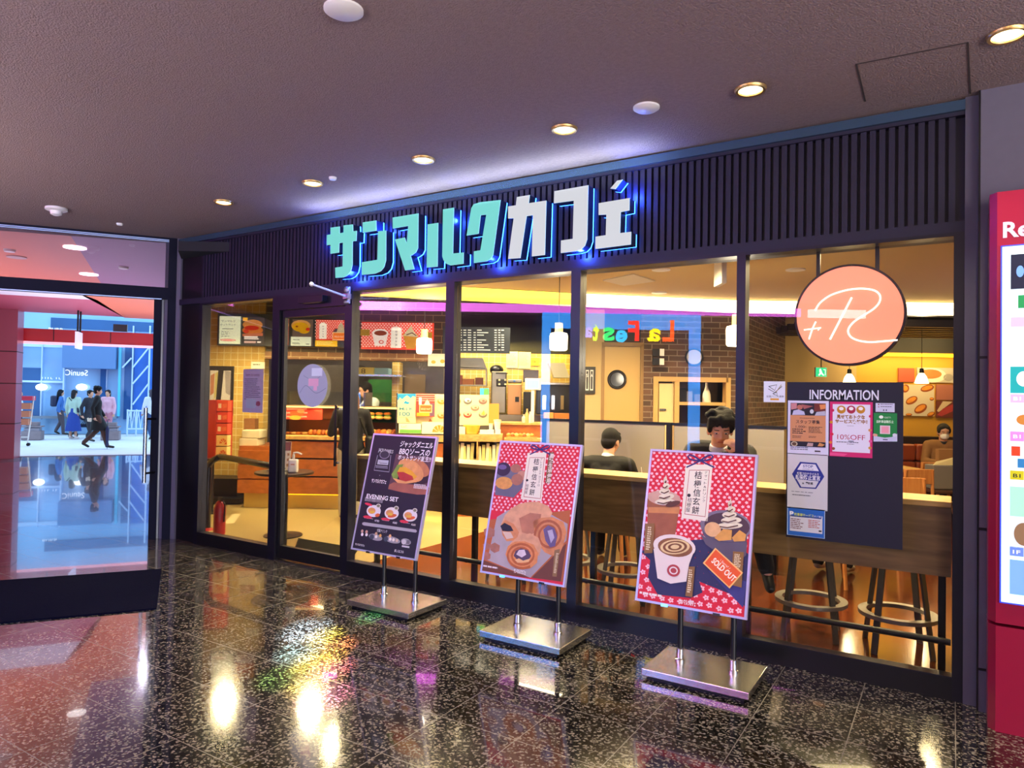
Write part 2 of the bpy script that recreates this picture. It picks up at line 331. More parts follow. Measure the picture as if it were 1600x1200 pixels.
# ------------------------------------------------------------------ flat printing on a plane
_tc = {}
def txt(s, bold=0):
    k = (s, bold)
    if k in _tc: return _tc[k]
    c = bpy.data.curves.new('t', 'FONT'); c.body = s; c.size = 1; c.offset = bold; c.resolution_u = 3
    o = bpy.data.objects.new('t', c); COL.objects.link(o)
    me = o.to_mesh(); vs = [(v.co.x, v.co.y) for v in me.vertices]; fs = [tuple(p.vertices) for p in me.polygons]
    o.to_mesh_clear(); bpy.data.objects.remove(o); bpy.data.curves.remove(c)
    if not vs: vs, fs = [(0, 0), (.1, 0), (.1, .1)], [(0, 1, 2)]
    x0 = min(v[0] for v in vs); x1 = max(v[0] for v in vs); y0 = min(v[1] for v in vs); y1 = max(v[1] for v in vs)
    _tc[k] = (vs, fs, x0, y0, x1, y1); return _tc[k]
class Pr:
    """print on a plane: P0 a point, n the normal towards the viewer, u right, v down; px = (x0, y0, s): zoomed pixel -> photo pixel"""
    def __init__(s, P0, n, u, g=None, z=(0, 0, 1)):
        s.P0 = V(P0); s.n = V(n).normalized(); s.u = V(u).normalized(); s.v = s.u.cross(s.n).normalized()
        if s.v.z > 0: s.v = -s.v
        s.g = g or G(); s.z = z; s.k = 0
    def zoom(s, x0, y0, k): s.z = (x0, y0, k); return s
    def q(s, x, y):
        p = onp(s.z[0]+x*s.z[2], s.z[1]+y*s.z[2], s.P0, s.n) - s.P0; return (p.dot(s.u), p.dot(s.v))
    def w(s, uv, L): return s.P0 + s.u*uv[0] + s.v*uv[1] + s.n*(.0005 + .00025*L)
    def puv(s, uvs, col, L=1):
        m = col if not isinstance(col, str) else P(col); ws = [s.w(p, L) for p in uvs]; nn = V((0, 0, 0))
        for i in range(len(ws)): nn += (ws[i]-ws[0]).cross(ws[(i+1) % len(ws)]-ws[0])
        if nn.dot(s.n) < 0: ws = ws[::-1]
        s.g.add(ws, [list(range(len(ws)))], m); return s
    def poly(s, pts, col, L=1): return s.puv([s.q(*p) for p in pts], col, L)
    def rect(s, x0, y0, x1, y1, col, L=1):
        a, b = s.ab(x0, y0, x1, y1); return s.puv([a, (b[0], a[1]), b, (a[0], b[1])], col, L)
    def ab(s, x0, y0, x1, y1):
        ym, xm = (y0+y1)/2, (x0+x1)/2; return (s.q(x0, ym)[0], s.q(xm, y0)[1]), (s.q(x1, ym)[0], s.q(xm, y1)[1])
    def ell(s, cx, cy, rx, ry, col, L=1, n=24, rot=0):
        c = s.q(cx, cy); e = s.q(cx+1, cy); f = s.q(cx, cy+1); kx = abs(e[0]-c[0]); ky = abs(f[1]-c[1]); a = R(rot)
        out = []
        for i in range(n):
            x, y = rx*kx*cos(2*pi*i/n), ry*ky*sin(2*pi*i/n); out.append((c[0]+x*cos(a)-y*sin(a), c[1]+x*sin(a)+y*cos(a)))
        return s.puv(out, col, L)
    def line(s, pts, wd, col, L=1):
        uv = [s.q(*p) for p in pts]; c = s.q(*pts[0]); w_ = abs(s.q(pts[0][0]+wd, pts[0][1])[0]-c[0])/2
        m = P(col) if isinstance(col, str) else col; A = []; B = []
        for i, p in enumerate(uv):
            a = uv[max(i-1, 0)]; b = uv[min(i+1, len(uv)-1)]; d = V((b[0]-a[0], b[1]-a[1])); d.normalize()
            A.append((p[0]-d.y*w_, p[1]+d.x*w_)); B.append((p[0]+d.y*w_, p[1]-d.x*w_))
        for i in range(len(uv)-1): s.puv([A[i], A[i+1], B[i+1], B[i]], m, L)
        return s
    def tuv(s, text, u, v, h, col, L=2, width=None, shear=0, bold=0, rot=0, mirror=False):
        """u, v: left / baseline; h: cap height in m"""
        vs, fs, x0, y0, x1, y1 = txt(text, bold); k = h/.72; kx = k
        if width: kx = width/max(x1-x0, 1e-3)
        m = P(col) if isinstance(col, str) else col; a = R(rot); o = []
        for x, y in vs:
            X = (x-x0)*kx + shear*y*k; Y = -y*k
            if mirror: X = -X
            o.append(s.w((u+X*cos(a)-Y*sin(a), v+X*sin(a)+Y*cos(a)), L))
        flip = mirror
        f2 = []
        for f in fs:
            nn = (o[f[1]]-o[f[0]]).cross(o[f[2]]-o[f[0]]); f2.append(f if nn.dot(s.n) > 0 else f[::-1])
        s.g.add(o, f2, m); return s
    def text(s, text, x, y, hpx, col, x1=None, **kw):
        a = s.q(x, y); t = s.q(x, y-hpx); h = abs(t[1]-a[1]); 
        wd = None
        if x1 is not None: wd = s.q(x1, y)[0]-a[0]
        return s.tuv(text, a[0], a[1], h, col, width=wd, **kw)
    def vtext(s, chars, x, y0, y1, hpx, col, **kw):
        n = len(chars); c0 = s.q(x, y0); c1 = s.q(x, y1); h = abs(s.q(x, y0+hpx)[1]-c0[1])
        for i, ch in enumerate(chars):
            f = (i+.5)/n; v = c0[1]+(c1[1]-c0[1])*f; u = c0[0]
            s.tuv(ch, u-h*.55, v+h*.45, h, col, width=h*1.05, **kw)
        return s
    def scribble(s, x0, y0, x1, y1, rows, col, L=2, seed=1, fill=.6, gap=.25):
        """rows of small illegible print"""
        rnd = random.Random(seed); a, b = s.ab(x0, y0, x1, y1); H = max((b[1]-a[1])/rows, .002)
        for r in range(rows):
            u = a[0]; v = a[1]+H*r; end = a[0]+(b[0]-a[0])*rnd.uniform(.7, 1)
            while u < end:
                w_ = min(H*rnd.uniform(.5, 2.2), end-u+1e-4); s.puv([(u, v), (u+w_, v), (u+w_, v+H*fill), (u, v+H*fill)], col, L); u += w_+H*gap
        return s
    def flowers(s, quad, col, L, du, dv, r, holes=(), center=None, inside=None):
        us = [p[0] for p in quad]; vs = [p[1] for p in quad]; j = 0; v = min(vs)+r
        while v < max(vs)-r:
            u = min(us)+r+(du/2 if j % 2 else 0)
            while u < max(us)-r:
                uu, vv = u+random.uniform(-1, 1)*du*.12, v+random.uniform(-1, 1)*dv*.12
                if inside is None or inside(uu, vv):
                    pts = []
                    for i in range(15): rr = r*(1 if i % 3 else .62); an = 2*pi*i/15; pts.append((uu+rr*1.15*cos(an), vv+rr*sin(an)))
                    s.puv(pts, col, L)
                    if center: s.puv([(uu+r*.25*cos(2*pi*i/6), vv+r*.25*sin(2*pi*i/6)) for i in range(6)], center, L+1)
                u += du
            v += dv; j += 1
        return s
# ------------------------------------------------------------------ shared materials
BLACK = mat('black_painted_aluminium', '0c0c10', .35)
NAVY = mat('dark_bronze_frame', '100f1c', .35)
FASC = mat('dark_ribbed_cladding', '18152a', .5, bump=.1, bscale=300)
STUCCO = mat('brown_stucco_ceiling', '8f7a76', .9, noise=.22, nscale=45, bump=.9, bscale=110)
GREYP = mat('grey_violet_panel', '5d5a66', .6, noise=.08, nscale=20, bump=.05, bscale=400)
DARKWALL = mat('dark_passage_wall', '1c1820', .6)
CREAM = mat('cream_wall_paint', 'b89e70', .7)
CAFECEIL = mat('cafe_ceiling_paint', 'd4b87c', .85)
DARKCEIL = mat('dark_open_ceiling', '17161a', .8)
STEEL = mat('brushed_steel', 'a9a8a6', .25, 1, bump=.05, bscale=90)
CHROME = mat('bright_chrome', 'd8d8d8', .08, 1)
ALU = mat('silver_aluminium_frame', 'c8c8d4', .3, .6)
WHITEP = mat('white_plastic', 'e4e2dc', .4)
LEDW = mat('warm_lamp_lens', 'ffe2a0', .4, emis=9)
LEDC = mat('white_lamp_lens', 'fff2d8', .4, emis=7)
OPAL = mat('lit_opal_glass', 'fff1d2', .4, emis=2.6)
COVE = mat('lit_cove_strip', 'ffe9b0', .6, emis=5)
YGLOW = mat('yellow_cove_light', 'ffc018', .6, emis=3.0)
TILE_Y = brickmat('yellow_glazed_wall_tiles', 'd8b45c', 'c8a04c', 'ecdca4', .105, .105, .008, .25, 'I', 0, bump=.3)
BRICK = brickmat('brown_brick_wall', '6b4632', '3f2a20', '8d7a68', .215, .072, .012, .85, 'I')
BRICKN = brickmat('brown_brick_return', '6b4632', '3f2a20', '8d7a68', .215, .072, .012, .85, 'N')
BRICKG = brickmat('grey_brown_brick_bulkhead', '6a5a44', '54483a', 'b9a878', .27, .105, .012, .7, 'I')
BRICKO = brickmat('orange_brick_course', 'b08258', '9a6c42', 'd8bc88', .27, .12, .012, .7, 'I')
REDWOOD = woodmat('reddish_brown_plank_floor', '3f1a0e', '7c3a1c', .16, (0, 1, 0), 5, (1.1, .15), coat=.4)
COUNTERW = woodmat('brown_counter_board', '6e5230', '927044', .45, (1, 0, 0), 3)
OAK = woodmat('light_oak_edge', 'b98a48', 'dcb067', .45, (1, 0, 0), 4)
ORANGEW = woodmat('orange_brown_counter_panel', '9c5420', 'b9692c', .4, tuple(U_), 2)
BEECH = woodmat('beech_chair_wood', 'b8713a', 'd08c4e', .4, (0, 0, 1), 4)
CAFETILE = mat('beige_floor_tile', 'b09a64', .3, noise=.15, nscale=3)

# ------------------------------------------------------------------ the passage
H = 3.27
G().box((-10.5, -14.5, -.05), (6.5, .08, 0), GRANITE).struct('floor')
c = G(); c.prism([(-10.4, -3.4, H), (-7.25, .35, H), (-7.25, .3, H), (6.5, .3, H), (6.5, -14.5, H), (-10.4, -14.5, H)], (0, 0, .1), STUCCO); c.struct('ceiling')
GROOVE = mat('ceiling_panel_joint', '3c3230', .9)
g = G()
p1, p2 = fz(1512, 66, H), fz(1516, 146, H); q1, q2 = fz(1338, 100, H), fz(1352, 158, H)
for a, b in ((p1, p2), (q1, q2), (q1, p1)):
    d = (b-a).normalized(); w = V((-d.y, d.x, 0))*.004; g.prism([a+w, b+w, b-w, a-w], (0, 0, -.002), GROOVE)
g.struct('trim_12')
# right-hand wall beside the cafe front
g = G(); g.box((.115, -.1, 0), (6.5, .3, H), GREYP); g.box((.05, -.04, 0), (.115, .3, H), GREYP)
for z in (.22, .95, 1.85): g.box((.114, -.1015, z-.007), (6.5, -.1, z+.007), BLACK)
g.box((.11, -.101, 0), (.118, -.03, H), BLACK)
g.struct('wall_right')
# left return column between door and cafe front
g = G(); g.prism([(-7.30, -.10, 0), (-7.14, -.02, 0), (-7.14, .1, 0), (-7.4, .1, 0)], (0, 0, H), GREYP)
g.box((-7.14, .0, 0), (-6.76, .05, H), BLACK)
g.struct('wall_left')
# back wall of the passage, behind the camera (grid of the opposite shop)
bd = V((.8462, -.5329, 0)); b0 = V((-9.9, -3.2, 0)); b0n = V((-.5329, -.8462, 0))
g = G(); b1 = b0 + bd*19
g.prism([b0, b1, b1+b0n*.2, b0+b0n*.2], (0, 0, H), DARKWALL); g.struct('wall_back')

# ------------------------------------------------------------------ cafe front: header, windows, door
g = G(); g.box((-7.14, .02, 2.54), (.05, .25, H), FASC); g.box((-7.14, -.03, 2.54), (.05, .02, 2.6), FASC); g.box((-7.14, -.03, 3.18), (.05, .02, 3.2), FASC)
tr = g.struct('trim_1')
g = G(); x = -6.76
while x < -.02:
    g.box((x, -.012, 2.6), (x+.031, .02, 3.18), FASC); x += .0488
g.obj('ribbed_panel', tr)
g = G(); g.box((-7.14, -.055, 3.2), (.05, .02, 3.255), mat('steel_blue_gutter', '5f7f9a', .25, .8)); g.obj('top_gutter', tr)

MUL = [(-6.78, -6.72), (-5.60, -5.50), (-4.615, -4.535), (-3.485, -3.40), (-2.345, -2.27), (-1.165, -1.11), (.0, .05)]
def window(i, x0, x1, zt=2.54, zb=.12, mull=None):
    g = G(); g.box((mull[0], -.03, 0), (mull[1], .07, 2.54), NAVY)
    if x1 > x0:
        g.box((x0, -.03, 0), (x1, .07, zb), BLACK); g.box((x0, -.034, zb), (x1, .03, zb+.008), NAVY)
        g.box((x0, -.03, 2.52), (x1, .07, 2.54), NAVY)
    w = g.struct('window_%d' % i)
    if x1 > x0: G().box((x0, .012, zb), (x1, .020, 2.525), GLASS).obj('window_glass', w)
    return w
window(1, -6.72, -5.60, mull=MUL[0]); window(2, -4.535, -3.485, mull=MUL[2]); window(3, -3.40, -2.345, mull=MUL[3])
window(4, -2.27, -1.165, mull=MUL[4]); window(5, -1.11, 0, mull=MUL[5]); window(6, 0, 0, mull=MUL[6])
# glazed entrance door of the cafe
g = G(); g.box((-5.60, -.03, 0), (-5.50, .07, 2.54), NAVY); g.box((-5.5, -.03, 2.40), (-4.615, .07, 2.54), NAVY); g.box((-5.5, -.03, 0), (-4.615, .07, .012), STEEL)
d = g.struct('door_1')
g = G(); g.box((-5.49, -.0, .02), (-4.62, .04, .14), BLACK); g.box((-5.49, 0, 2.33), (-4.62, .04, 2.395), NAVY)
g.box((-5.49, 0, .14), (-5.455, .04, 2.33), BLACK); g.box((-4.655, 0, .14), (-4.62, .04, 2.33), BLACK); g.obj('door_leaf', d)
G().box((-5.455, .014, .14), (-4.655, .022, 2.33), GLASS).obj('door_glass', d)
g = G(); g.box((-5.17, -.09, 2.44), (-4.85, -.03, 2.5), BLACK); g.box((-5.12, -.075, 2.435), (-4.9, -.05, 2.44), mat('sensor_lens', '8a6a50', .3)); g.obj('door_sensor', d, bevel=.008)
g = G(); g.box((-4.72, -.035, .95), (-4.70, -.02, 1.5), STEEL)
for z in (.98, 1.47): g.box((-4.72, -.02, z-.01), (-4.70, .014, z+.01), STEEL)
g.obj('door_handle', d)

# ------------------------------------------------------------------ street doors (left)
TR = mat('pale_blue_edge_trim', 'a8c4e8', .3, .4)
DNV = mat('navy_door_frame', '0d1022', .65, spec=.15); g = G(); g.dbox(-4.2, .13, -.05, .09, 2.6, 2.725, DNV); g.dbox(-4.2, .13, -.05, .09, 3.245, H, DNV); g.dbox(.06, .14, -.05, .09, 0, H, DNV)
dr = g.struct('door_2')
g = G(); g.dbox(-4.2, .06, -.055, -.05, 3.222, 3.232, TR); g.dbox(-4.2, .06, -.055, -.05, 3.238, 3.248, TR); g.dbox(-4.2, .0, -.052, -.045, 2.592, 2.602, TR); g.obj('edge_trim', dr)
G().dbox(-4.2, .06, .0, .01, 2.725, 3.24, glass_mat('transom_glass', (.93, .86, .95), .04, 1)).obj('transom_glass', dr)
# folded sliding leaf seen nearly edge-on
g = G(); g.dbox(-.075, .0, .0, .04, 0, 2.6, DNV); g.dbox(.02, .05, .02, .05, 0, 2.6, DNV)
dl = g.obj('sliding_leaf', dr)
g = G(); g.dbox(.0, .02, .03, .036, 0, 2.6, mat('door_edge_glass', '9aa4ae', .2)); g.obj('leaf_edge', dl)
g = G(); a = D(-.12, -.09, .62); b = D(-.12, -.09, 1.42); g.cyl(a, b, .019, STEEL)
for z in (.72, 1.3): g.cyl(D(-.12, -.09, z), D(-.03, .0, z), .012, BLACK)
g.obj('pull_handle', dl)

# doormat
MATM = mat('navy_ribbed_doormat', '0b0d20', 1, noise=.2, nscale=40, bump=.8, bscale=120, spec=.03)
a, b, c_, d_ = V((-5.99, -.86, 0)), V((-4.93, -1.54, 0)), None, None
dm = V((-.5736, -.8192, 0))
g = G(); g.prism([a, b, b+dm*3.4, a+dm*3.4], (0, 0, .012), MATM)
g.one('doormat', 'long dark navy doormat lying on the granite floor inside the street doors', 'doormat', bevel=.004)

# ------------------------------------------------------------------ downlights and discs on the passage ceiling
def downlight(x, y, z, label, group, r=.075, parts=True):
    t = thing('ceiling_downlight', label, 'ceiling light', (x, y, z), group=group)
    G().lathe([(r*.8, -.001), (r*.84, -.012), (r*1.02, -.014), (r*1.12, -.002), (r*1.12, 0)], (x, y, z), mat('brass_downlight_ring', 'c8a060', .3, .8)).obj('trim_ring', t)
    G().lathe([(.001, -.008), (r*.5, -.012), (r*.82, -.004), (r*.82, -.001)], (x, y, z), LEDW).obj('lens', t)
    return t
names = ['rightmost, above the red directory sign', 'second from right', 'third from right, above the end of the shop name', 'fourth from right, above the middle of the shop name', 'fifth from right, beside the small sensor', 'leftmost, nearest the street doors']
for k in range(6): downlight(.2-1.125*k, -.72, H, 'warm downlight in the passage ceiling, ' + names[k], 'warm downlights in a row above the cafe front')
def cdisc(px, py, r, h, name, label, cat, n=28):
    p = fz(px, py, H); t = G().lathe([(r, 0), (r, -h*.5), (r*.8, -h), (.001, -h*1.1)], p, WHITEP, n); return t.one(name, label, cat, origin=p)
cdisc(537, 14, .085, .02, 'ceiling_speaker', 'white round ceiling disc at the top edge of the picture', 'speaker')
cdisc(1010, 167, .075, .02, 'ceiling_speaker', 'white round ceiling disc between two warm downlights', 'speaker')
cdisc(520, 277, .03, .02, 'ceiling_sensor', 'small white round sensor next to a downlight on the ceiling', 'sensor')
cdisc(187, 349, .03, .02, 'ceiling_sensor', 'tiny white sensor on the ceiling right above the street doors', 'sensor')
p = fz(88, 325, H); t = thing('smoke_detector', 'white smoke detector with a dome on the ceiling near the street doors', 'detector', p)
G().lathe([(.09, 0), (.09, -.02), (.07, -.03), (.001, -.03)], p, WHITEP).obj('base_plate', t); G().lathe([(.05, -.03), (.045, -.06), (.02, -.072), (.001, -.072)], p, WHITEP).obj('sensor_dome', t)

# ------------------------------------------------------------------ illuminated letters
FACES = {'c': mat('lit_letter_face_aqua', '304848', .4, emis=.72, ecol='80f4e8'), 'w': mat('lit_letter_face_white', '404040', .4, emis=.68, ecol='f4f8fc')}
RET = mat('letter_side_return', '1b2440', .4)
HALO = mat('blue_letter_edge_light', '2c6cff', .4, emis=14)
SGN = thing('shop_name_sign', 'illuminated blue-white katakana shop name on the dark ribbed fascia', 'sign', (-3.3, -.02, 2.6))
Z1 = (500, 300, .1625); Z2 = (750, 270, .1625)
LET = [
 ('c', Z1, [[(103, 344), (191, 332), (191, 397), (228, 390), (228, 322), (318, 312), (320, 378), (356, 373), (352, 470), (316, 475), (314, 700), (300, 760), (270, 800), (230, 820), (150, 826), (148, 728), (219, 716), (222, 486), (187, 492), (184, 582), (102, 594), (102, 506), (66, 512), (68, 414), (103, 408)]]),
 ('c', Z1, [[(412, 293), (543, 274), (543, 372), (412, 392)], [(560, 378), (638, 370), (636, 660), (618, 724), (585, 762), (530, 785), (402, 797), (404, 676), (553, 652)]]),
 ('c', Z1, [[(700, 247), (948, 206), (944, 540), (925, 580), (886, 608), (874, 612), (910, 742), (820, 754), (722, 457), (816, 438), (836, 494), (850, 326), (702, 352)]]),
 ('c', Z1, [[(1036, 312), (1138, 297), (1132, 717), (1027, 727)], [(1184, 168), (1290, 151), (1280, 592), (1383, 582), (1381, 690), (1255, 706), (1215, 690), (1188, 655), (1177, 620)]]),
 ('c', Z2, [[(-82, 340), (-60, 304), (0, 284), (200, 262), (128, 790), (106, 830), (68, 850), (-58, 868), (-58, 756), (5, 745), (62, 402), (8, 408), (-12, 586), (-128, 604)]]),
 ('w', Z2, [[(356, 234), (480, 214), (470, 293), (640, 267), (626, 790), (500, 804), (510, 408), (450, 417), (390, 820), (272, 828), (325, 438), (272, 440), (272, 324), (346, 313)]]),
 ('w', Z2, [[(716, 178), (1043, 120), (1032, 640), (1012, 700), (976, 738), (920, 755), (778, 772), (780, 652), (893, 635), (903, 268), (712, 294)]]),
 ('w', Z2, [[(1142, 293), (1440, 243), (1438, 362), (1354, 378), (1348, 580), (1455, 568), (1452, 690), (1110, 733), (1112, 615), (1210, 600), (1216, 402), (1142, 406)], [(1320, 76), (1374, 66), (1304, 158), (1254, 152)]]),
]
for i, (cc, z, polys) in enumerate(LET):
    g = G(); gf = G(); gh = G()
    for poly in polys:
        pts = [fy(z[0]+x*z[2], z[1]+y*z[2], -.12) for x, y in poly]
        c0 = sum(pts, V((0, 0, 0)))/len(pts)
        g.prism(pts, (0, .085, 0), RET)
        n = len(pts); bk = [p + V((0, .085, 0)) for p in pts]
        gh.prism(bk, (0, .012, 0), HALO)
        a = [p + V((0, -.003, 0)) for p in pts]; nn = V((0, 0, 0))
        gf.prism(a, (0, .003, 0), FACES[cc], mat('letter_edge_glow', '9fd8ff', .4, emis=1.6))
    lo = g.obj('letter', SGN); gf.obj('letter_face', lo); gh.obj('letter_back_light', lo)

# bracket with two rods on the mullion
MET = mat('galvanised_clamp', 'a9a5a2', .35, .8)
mx, mz = -4.575, 2.47
t = thing('banner_bracket', 'grey clamp bracket with a thin white rod sticking out from the mullion beside the door', 'bracket', (mx, -.03, mz-.08))
g = G(); g.cyl((mx, -.03, mz-.06), (mx, -.03, mz+.09), .018, MET); g.ell((mx, -.06, mz+.06), (.032, .02, .032), MET); g.box((mx-.03, -.075, mz-.02), (mx+.03, -.03, mz+.025), MET); g.ell((mx, -.06, mz-.05), (.03, .02, .02), MET); g.obj('clamp', t)
g = G(); g.cyl((mx, -.06, mz), (mx-.02, -.44, mz+.055), .009, mat('white_rod', 'c8d4f4', .3)); g.ell((mx-.02, -.445, mz+.056), (.02, .02, .02), WHITEP); g.obj('rod', t)
# ------------------------------------------------------------------ outside the street doors: covered terrace, street, opposite building
TERR = granite('terrace_granite', '3a3a44', '55545e', '8a8894', '2c2c34', rough=.1)
TERR.name = 'terrace_granite'
STREET = mat('pale_street_paving', 'dcdcdc', .6, noise=.1, nscale=3)
ORANGE = mat('orange_soffit_panel', 'e0704a', .5); PURP = mat('mauve_soffit_panel', '9a5a86', .5); PINK = mat('pink_soffit_panel', 'c0506a', .5)
RED = mat('red_metal_cladding', 'b81c24', .35); REDD = mat('red_cladding_joint', '3a0c12', .6)
WSTRIP = mat('white_soffit_strip', 'e8dcee', .5)
g = G(); g.prism([D(-14, 0, -.05), D(.3, .0, -.05), D(14, 0, -.05), D(14, 11.3, -.05), D(-14, 11.3, -.05)], (0, 0, .049), TERR); g.struct('floor_terrace')
g = G(); g.prism([D(-40, 11.3, -.06), D(40, 11.3, -.06), D(40, 60, -.06), D(-40, 60, -.06)], (0, 0, .05), STREET); g.struct('ground_street')
g = G(); g.dbox(-14, 14, 11.15, 11.35, -.05, .004, mat('red_granite_edge', '6a3a44', .3)); g.struct('trim_13')
g = G(); g.dbox(-6.2, -5.9, .0, 11.2, 0, 3.42, mat('plum_wing_wall', '2c1c2c', .6)); g.struct('wall_terrace')
# soffit: orange field, mauve field, pink field behind a white strip
SZ = 3.42
def sx(px, py, z=SZ): return fz(px, py, z)
A0, A1, A2 = sx(118, 350), sx(158, 440), sx(192, 512)
g = G()
g.prism([D(-14, .1, SZ+.07), D(8, .1, SZ+.07), D(8, 11.4, SZ+.07), D(-14, 11.4, SZ+.07)], (0, 0, .05), ORANGE)
g.prism([D(-14, .1, SZ), D(-1.0, .1, SZ), sx(100, 352), sx(160, 446), D(-1.9, 6.6, SZ), D(-14, 6.6, SZ)], (0, 0, .06), ORANGE)
g.prism([sx(100, 352), D(-.95, .1, SZ), D(8, .1, SZ), D(8, 5.6, SZ), sx(160, 446)], (0, 0, .06), PURP)
g.prism([D(-14, 6.6, SZ), D(-1.9, 6.6, SZ), D(-1.7, 7.8, SZ), D(-14, 7.8, SZ)], (0, 0, .06), WSTRIP)
g.prism([D(-14, 7.8, SZ), D(-1.7, 7.8, SZ), D(-1.6, 11.2, SZ), D(-14, 11.2, SZ)], (0, 0, .06), PINK)
g.prism([sx(160, 446), D(8, 5.6, SZ), D(8, 11.4, SZ), D(-1.6, 11.4, SZ), D(-1.9, 6.6, SZ)], (0, 0, .06), ORANGE)
g.struct('ceiling_terrace')
g = G(); g.dbox(-14, 8, 11.35, 11.55, 2.75, 3.05, RED); g.dbox(-14, 8, 11.3, 11.35, 2.68, 2.74, mat('pink_beam_light_strip', 'ffb0c0', .5, emis=1.1)); g.dbox(-14, 8, 11.34, 11.6, 2.74, 2.75, REDD)
for a in (-3.1, -1.9, -.6, .6): g.dbox(a, a+.02, 11.345, 11.35, 2.78, 3.04, REDD)
g.struct('trim_14')
g = G(); p = fd(10, 600, 11.2) - DO; ap = p.dot(E1); g.dbox(-9, ap+.02+fd(25, 600, 11.2).dot(E1)*0+.25, 10.7, 11.2, 0, SZ, RED)
ac = (fd(25, 600, 10.7)-DO).dot(E1)
g = G(); g.dbox(ac-3.2, ac, 10.7, 11.25, 0, SZ, mat('red_pillar_cladding', 'a04458', .3))
for z in (.8, 1.72, 2.45): g.dbox(ac-3.21, ac+.004, 10.69, 11.26, z-.01, z+.01, REDD)
g.one('clad_pillar', 'square red metal clad pillar standing at the left edge beyond the street doors', 'pillar')
for x_, y_ in ((-3, 3), (-1.5, 6), (0, 9)): lamp('terrace_soffit_fill', 'AREA', D(x_-1, y_, .9), 90, (.9, .84, 1), 2.2, aim=D(x_-1, y_, 3.4))  # upward fill without fixtures, added to brighten the soffit
# soffit lights (things)
for i, (px, py, r, lab) in enumerate(((117, 386, .13, 'large white downlight in the orange soffit, upper one'), (139, 428, .13, 'large white downlight in the orange soffit, lower one'), (26, 401, .12, 'grey round downlight in the orange soffit at the left'))):
    p = sx(px, py, SZ); G().lathe([(r, 0), (r, -.015), (.001, -.02)], p, mat('soffit_lamp_lens', 'fff4f0', .4, emis=4) if i < 2 else mat('grey_lens', 'c8a8a0', .4)).one('soffit_light', lab, 'ceiling light', 'downlights in the orange soffit', origin=p)
for px, py, lab in ((15, 390, 'small white sensor box in the orange soffit at the left edge'), (193, 417, 'small white sensor in the mauve soffit panel')):
    p = sx(px, py, SZ); G().lathe([(.07, 0), (.06, -.03), (.001, -.04)], p, WHITEP).one('soffit_sensor', lab, 'sensor', origin=p)
for k in range(3): lamp('terrace_soffit_lamp', 'SPOT', D(-2.5+2*k, 3.5+2*k, 3.3), 150, (.85, .8, 1), .1, spot=165, blend=.5)
# small signboard hung on two rods
t = thing('hanging_sign', 'thin white signboard hanging on two dark rods from the pink soffit', 'sign', fd(123, 540, 10.2))
pa, pb = fd(119, 530, 10.0), fd(127, 530, 10.5); zt, zb = fd(123, 519, 10.2).z, fd(123, 545, 10.2).z
g = G(); dd = V((pb.x-pa.x, pb.y-pa.y, 0)); nn = V((-dd.y, dd.x, 0)).normalized()*.025
g.prism([V((pa.x, pa.y, zt))-nn, V((pb.x, pb.y, zt))-nn, V((pb.x, pb.y, zb))-nn, V((pa.x, pa.y, zb))-nn], nn*2, mat('white_sign_panel', 'd8e0ff', .3, emis=.5)); g.obj('panel', t)
for f in (.25, .75):
    q = pa+dd*f; G().cyl((q.x, q.y, zt), (q.x, q.y, SZ), .02, BLACK).obj('rod', t)

# opposite building across the street, at 21 m from the doors
BB = 21.0
def bp(px, py): p = fd(px, py, BB) - DO; return p.dot(E1), p.z
BG = mat('blue_facade_glass', '8ab8e0', .12, .2, spec=.8, noise=.25, nscale=.5); BGD = mat('dark_blue_glass', '2a5a90', .1, .2, noise=.3, nscale=.6); BW = mat('pale_facade_mullion', 'c4dcf8', .5)
BPAN = mat('grey_blue_fascia_panel', '5c82b4', .5, noise=.08, nscale=1); BCY = mat('cyan_facade_strip', '58c8e8', .3)
t = thing('glass_building', 'blue glass fronted building across the street, with white script lettering on its window', 'building', D(0, BB, 0))
def bbox(px0, py0, px1, py1, d0, d1, m, name=None):
    a0, z0 = bp(px0, py1); a1, z1 = bp(px1, py0); g = G(); g.dbox(min(a0, a1), max(a0, a1), BB-d1, BB-d0, z0, z1, m); return g.obj(name, t) if name else g
def bstrip(name, items, m):
    g = G()
    for (px0, py0, px1, py1, d) in items:
        a0, z0 = bp(px0, py1); a1, z1 = bp(px1, py0); g.dbox(min(a0, a1), max(a0, a1), BB-d, BB+.05, z0, z1, m)
    return g.obj(name, t)
a0, z1 = bp(-60, 450); a1, _ = bp(330, 450); G().dbox(a0, a1, BB, BB+.4, 0, z1, BG).obj('glass_wall', t)
bbox(101, 542, 184, 575, 0, .5, BPAN, 'fascia_panel')
bbox(156, 576, 167, 650, .0, .12, BGD, 'dark_window')
bbox(25, 600, 36, 655, 0, .06, BGD, 'dark_window'); bbox(34, 575, 66, 650, 0, .05, BGD, 'dark_window')
bbox(193, 540, 207, 655, 0, .1, BGD, 'dark_window'); bbox(208, 540, 250, 655, 0, .1, mat('blue_scaffold_sheeting', '2e6cc0', .5, noise=.3, nscale=2, bump=.5, bscale=3), 'scaffold_sheet')
bbox(184, 540, 191, 650, 0, .2, BCY, 'cyan_strip')
bstrip('mullion', [(30, 535, 32, 655, .16)], BW); bstrip('mullion', [(65, 535, 67, 655, .16)], BW); bstrip('mullion', [(100, 535, 101.5, 655, .2)], BW)
bstrip('mullion', [(207, 510, 209, 655, .3)], BW); bstrip('mullion', [(233, 510, 234.5, 655, .3)], BW)
bstrip('transom', [(25, 595.5, 100, 597, .12)], BW); bstrip('transom', [(25, 538, 100, 541, .12)], BW)
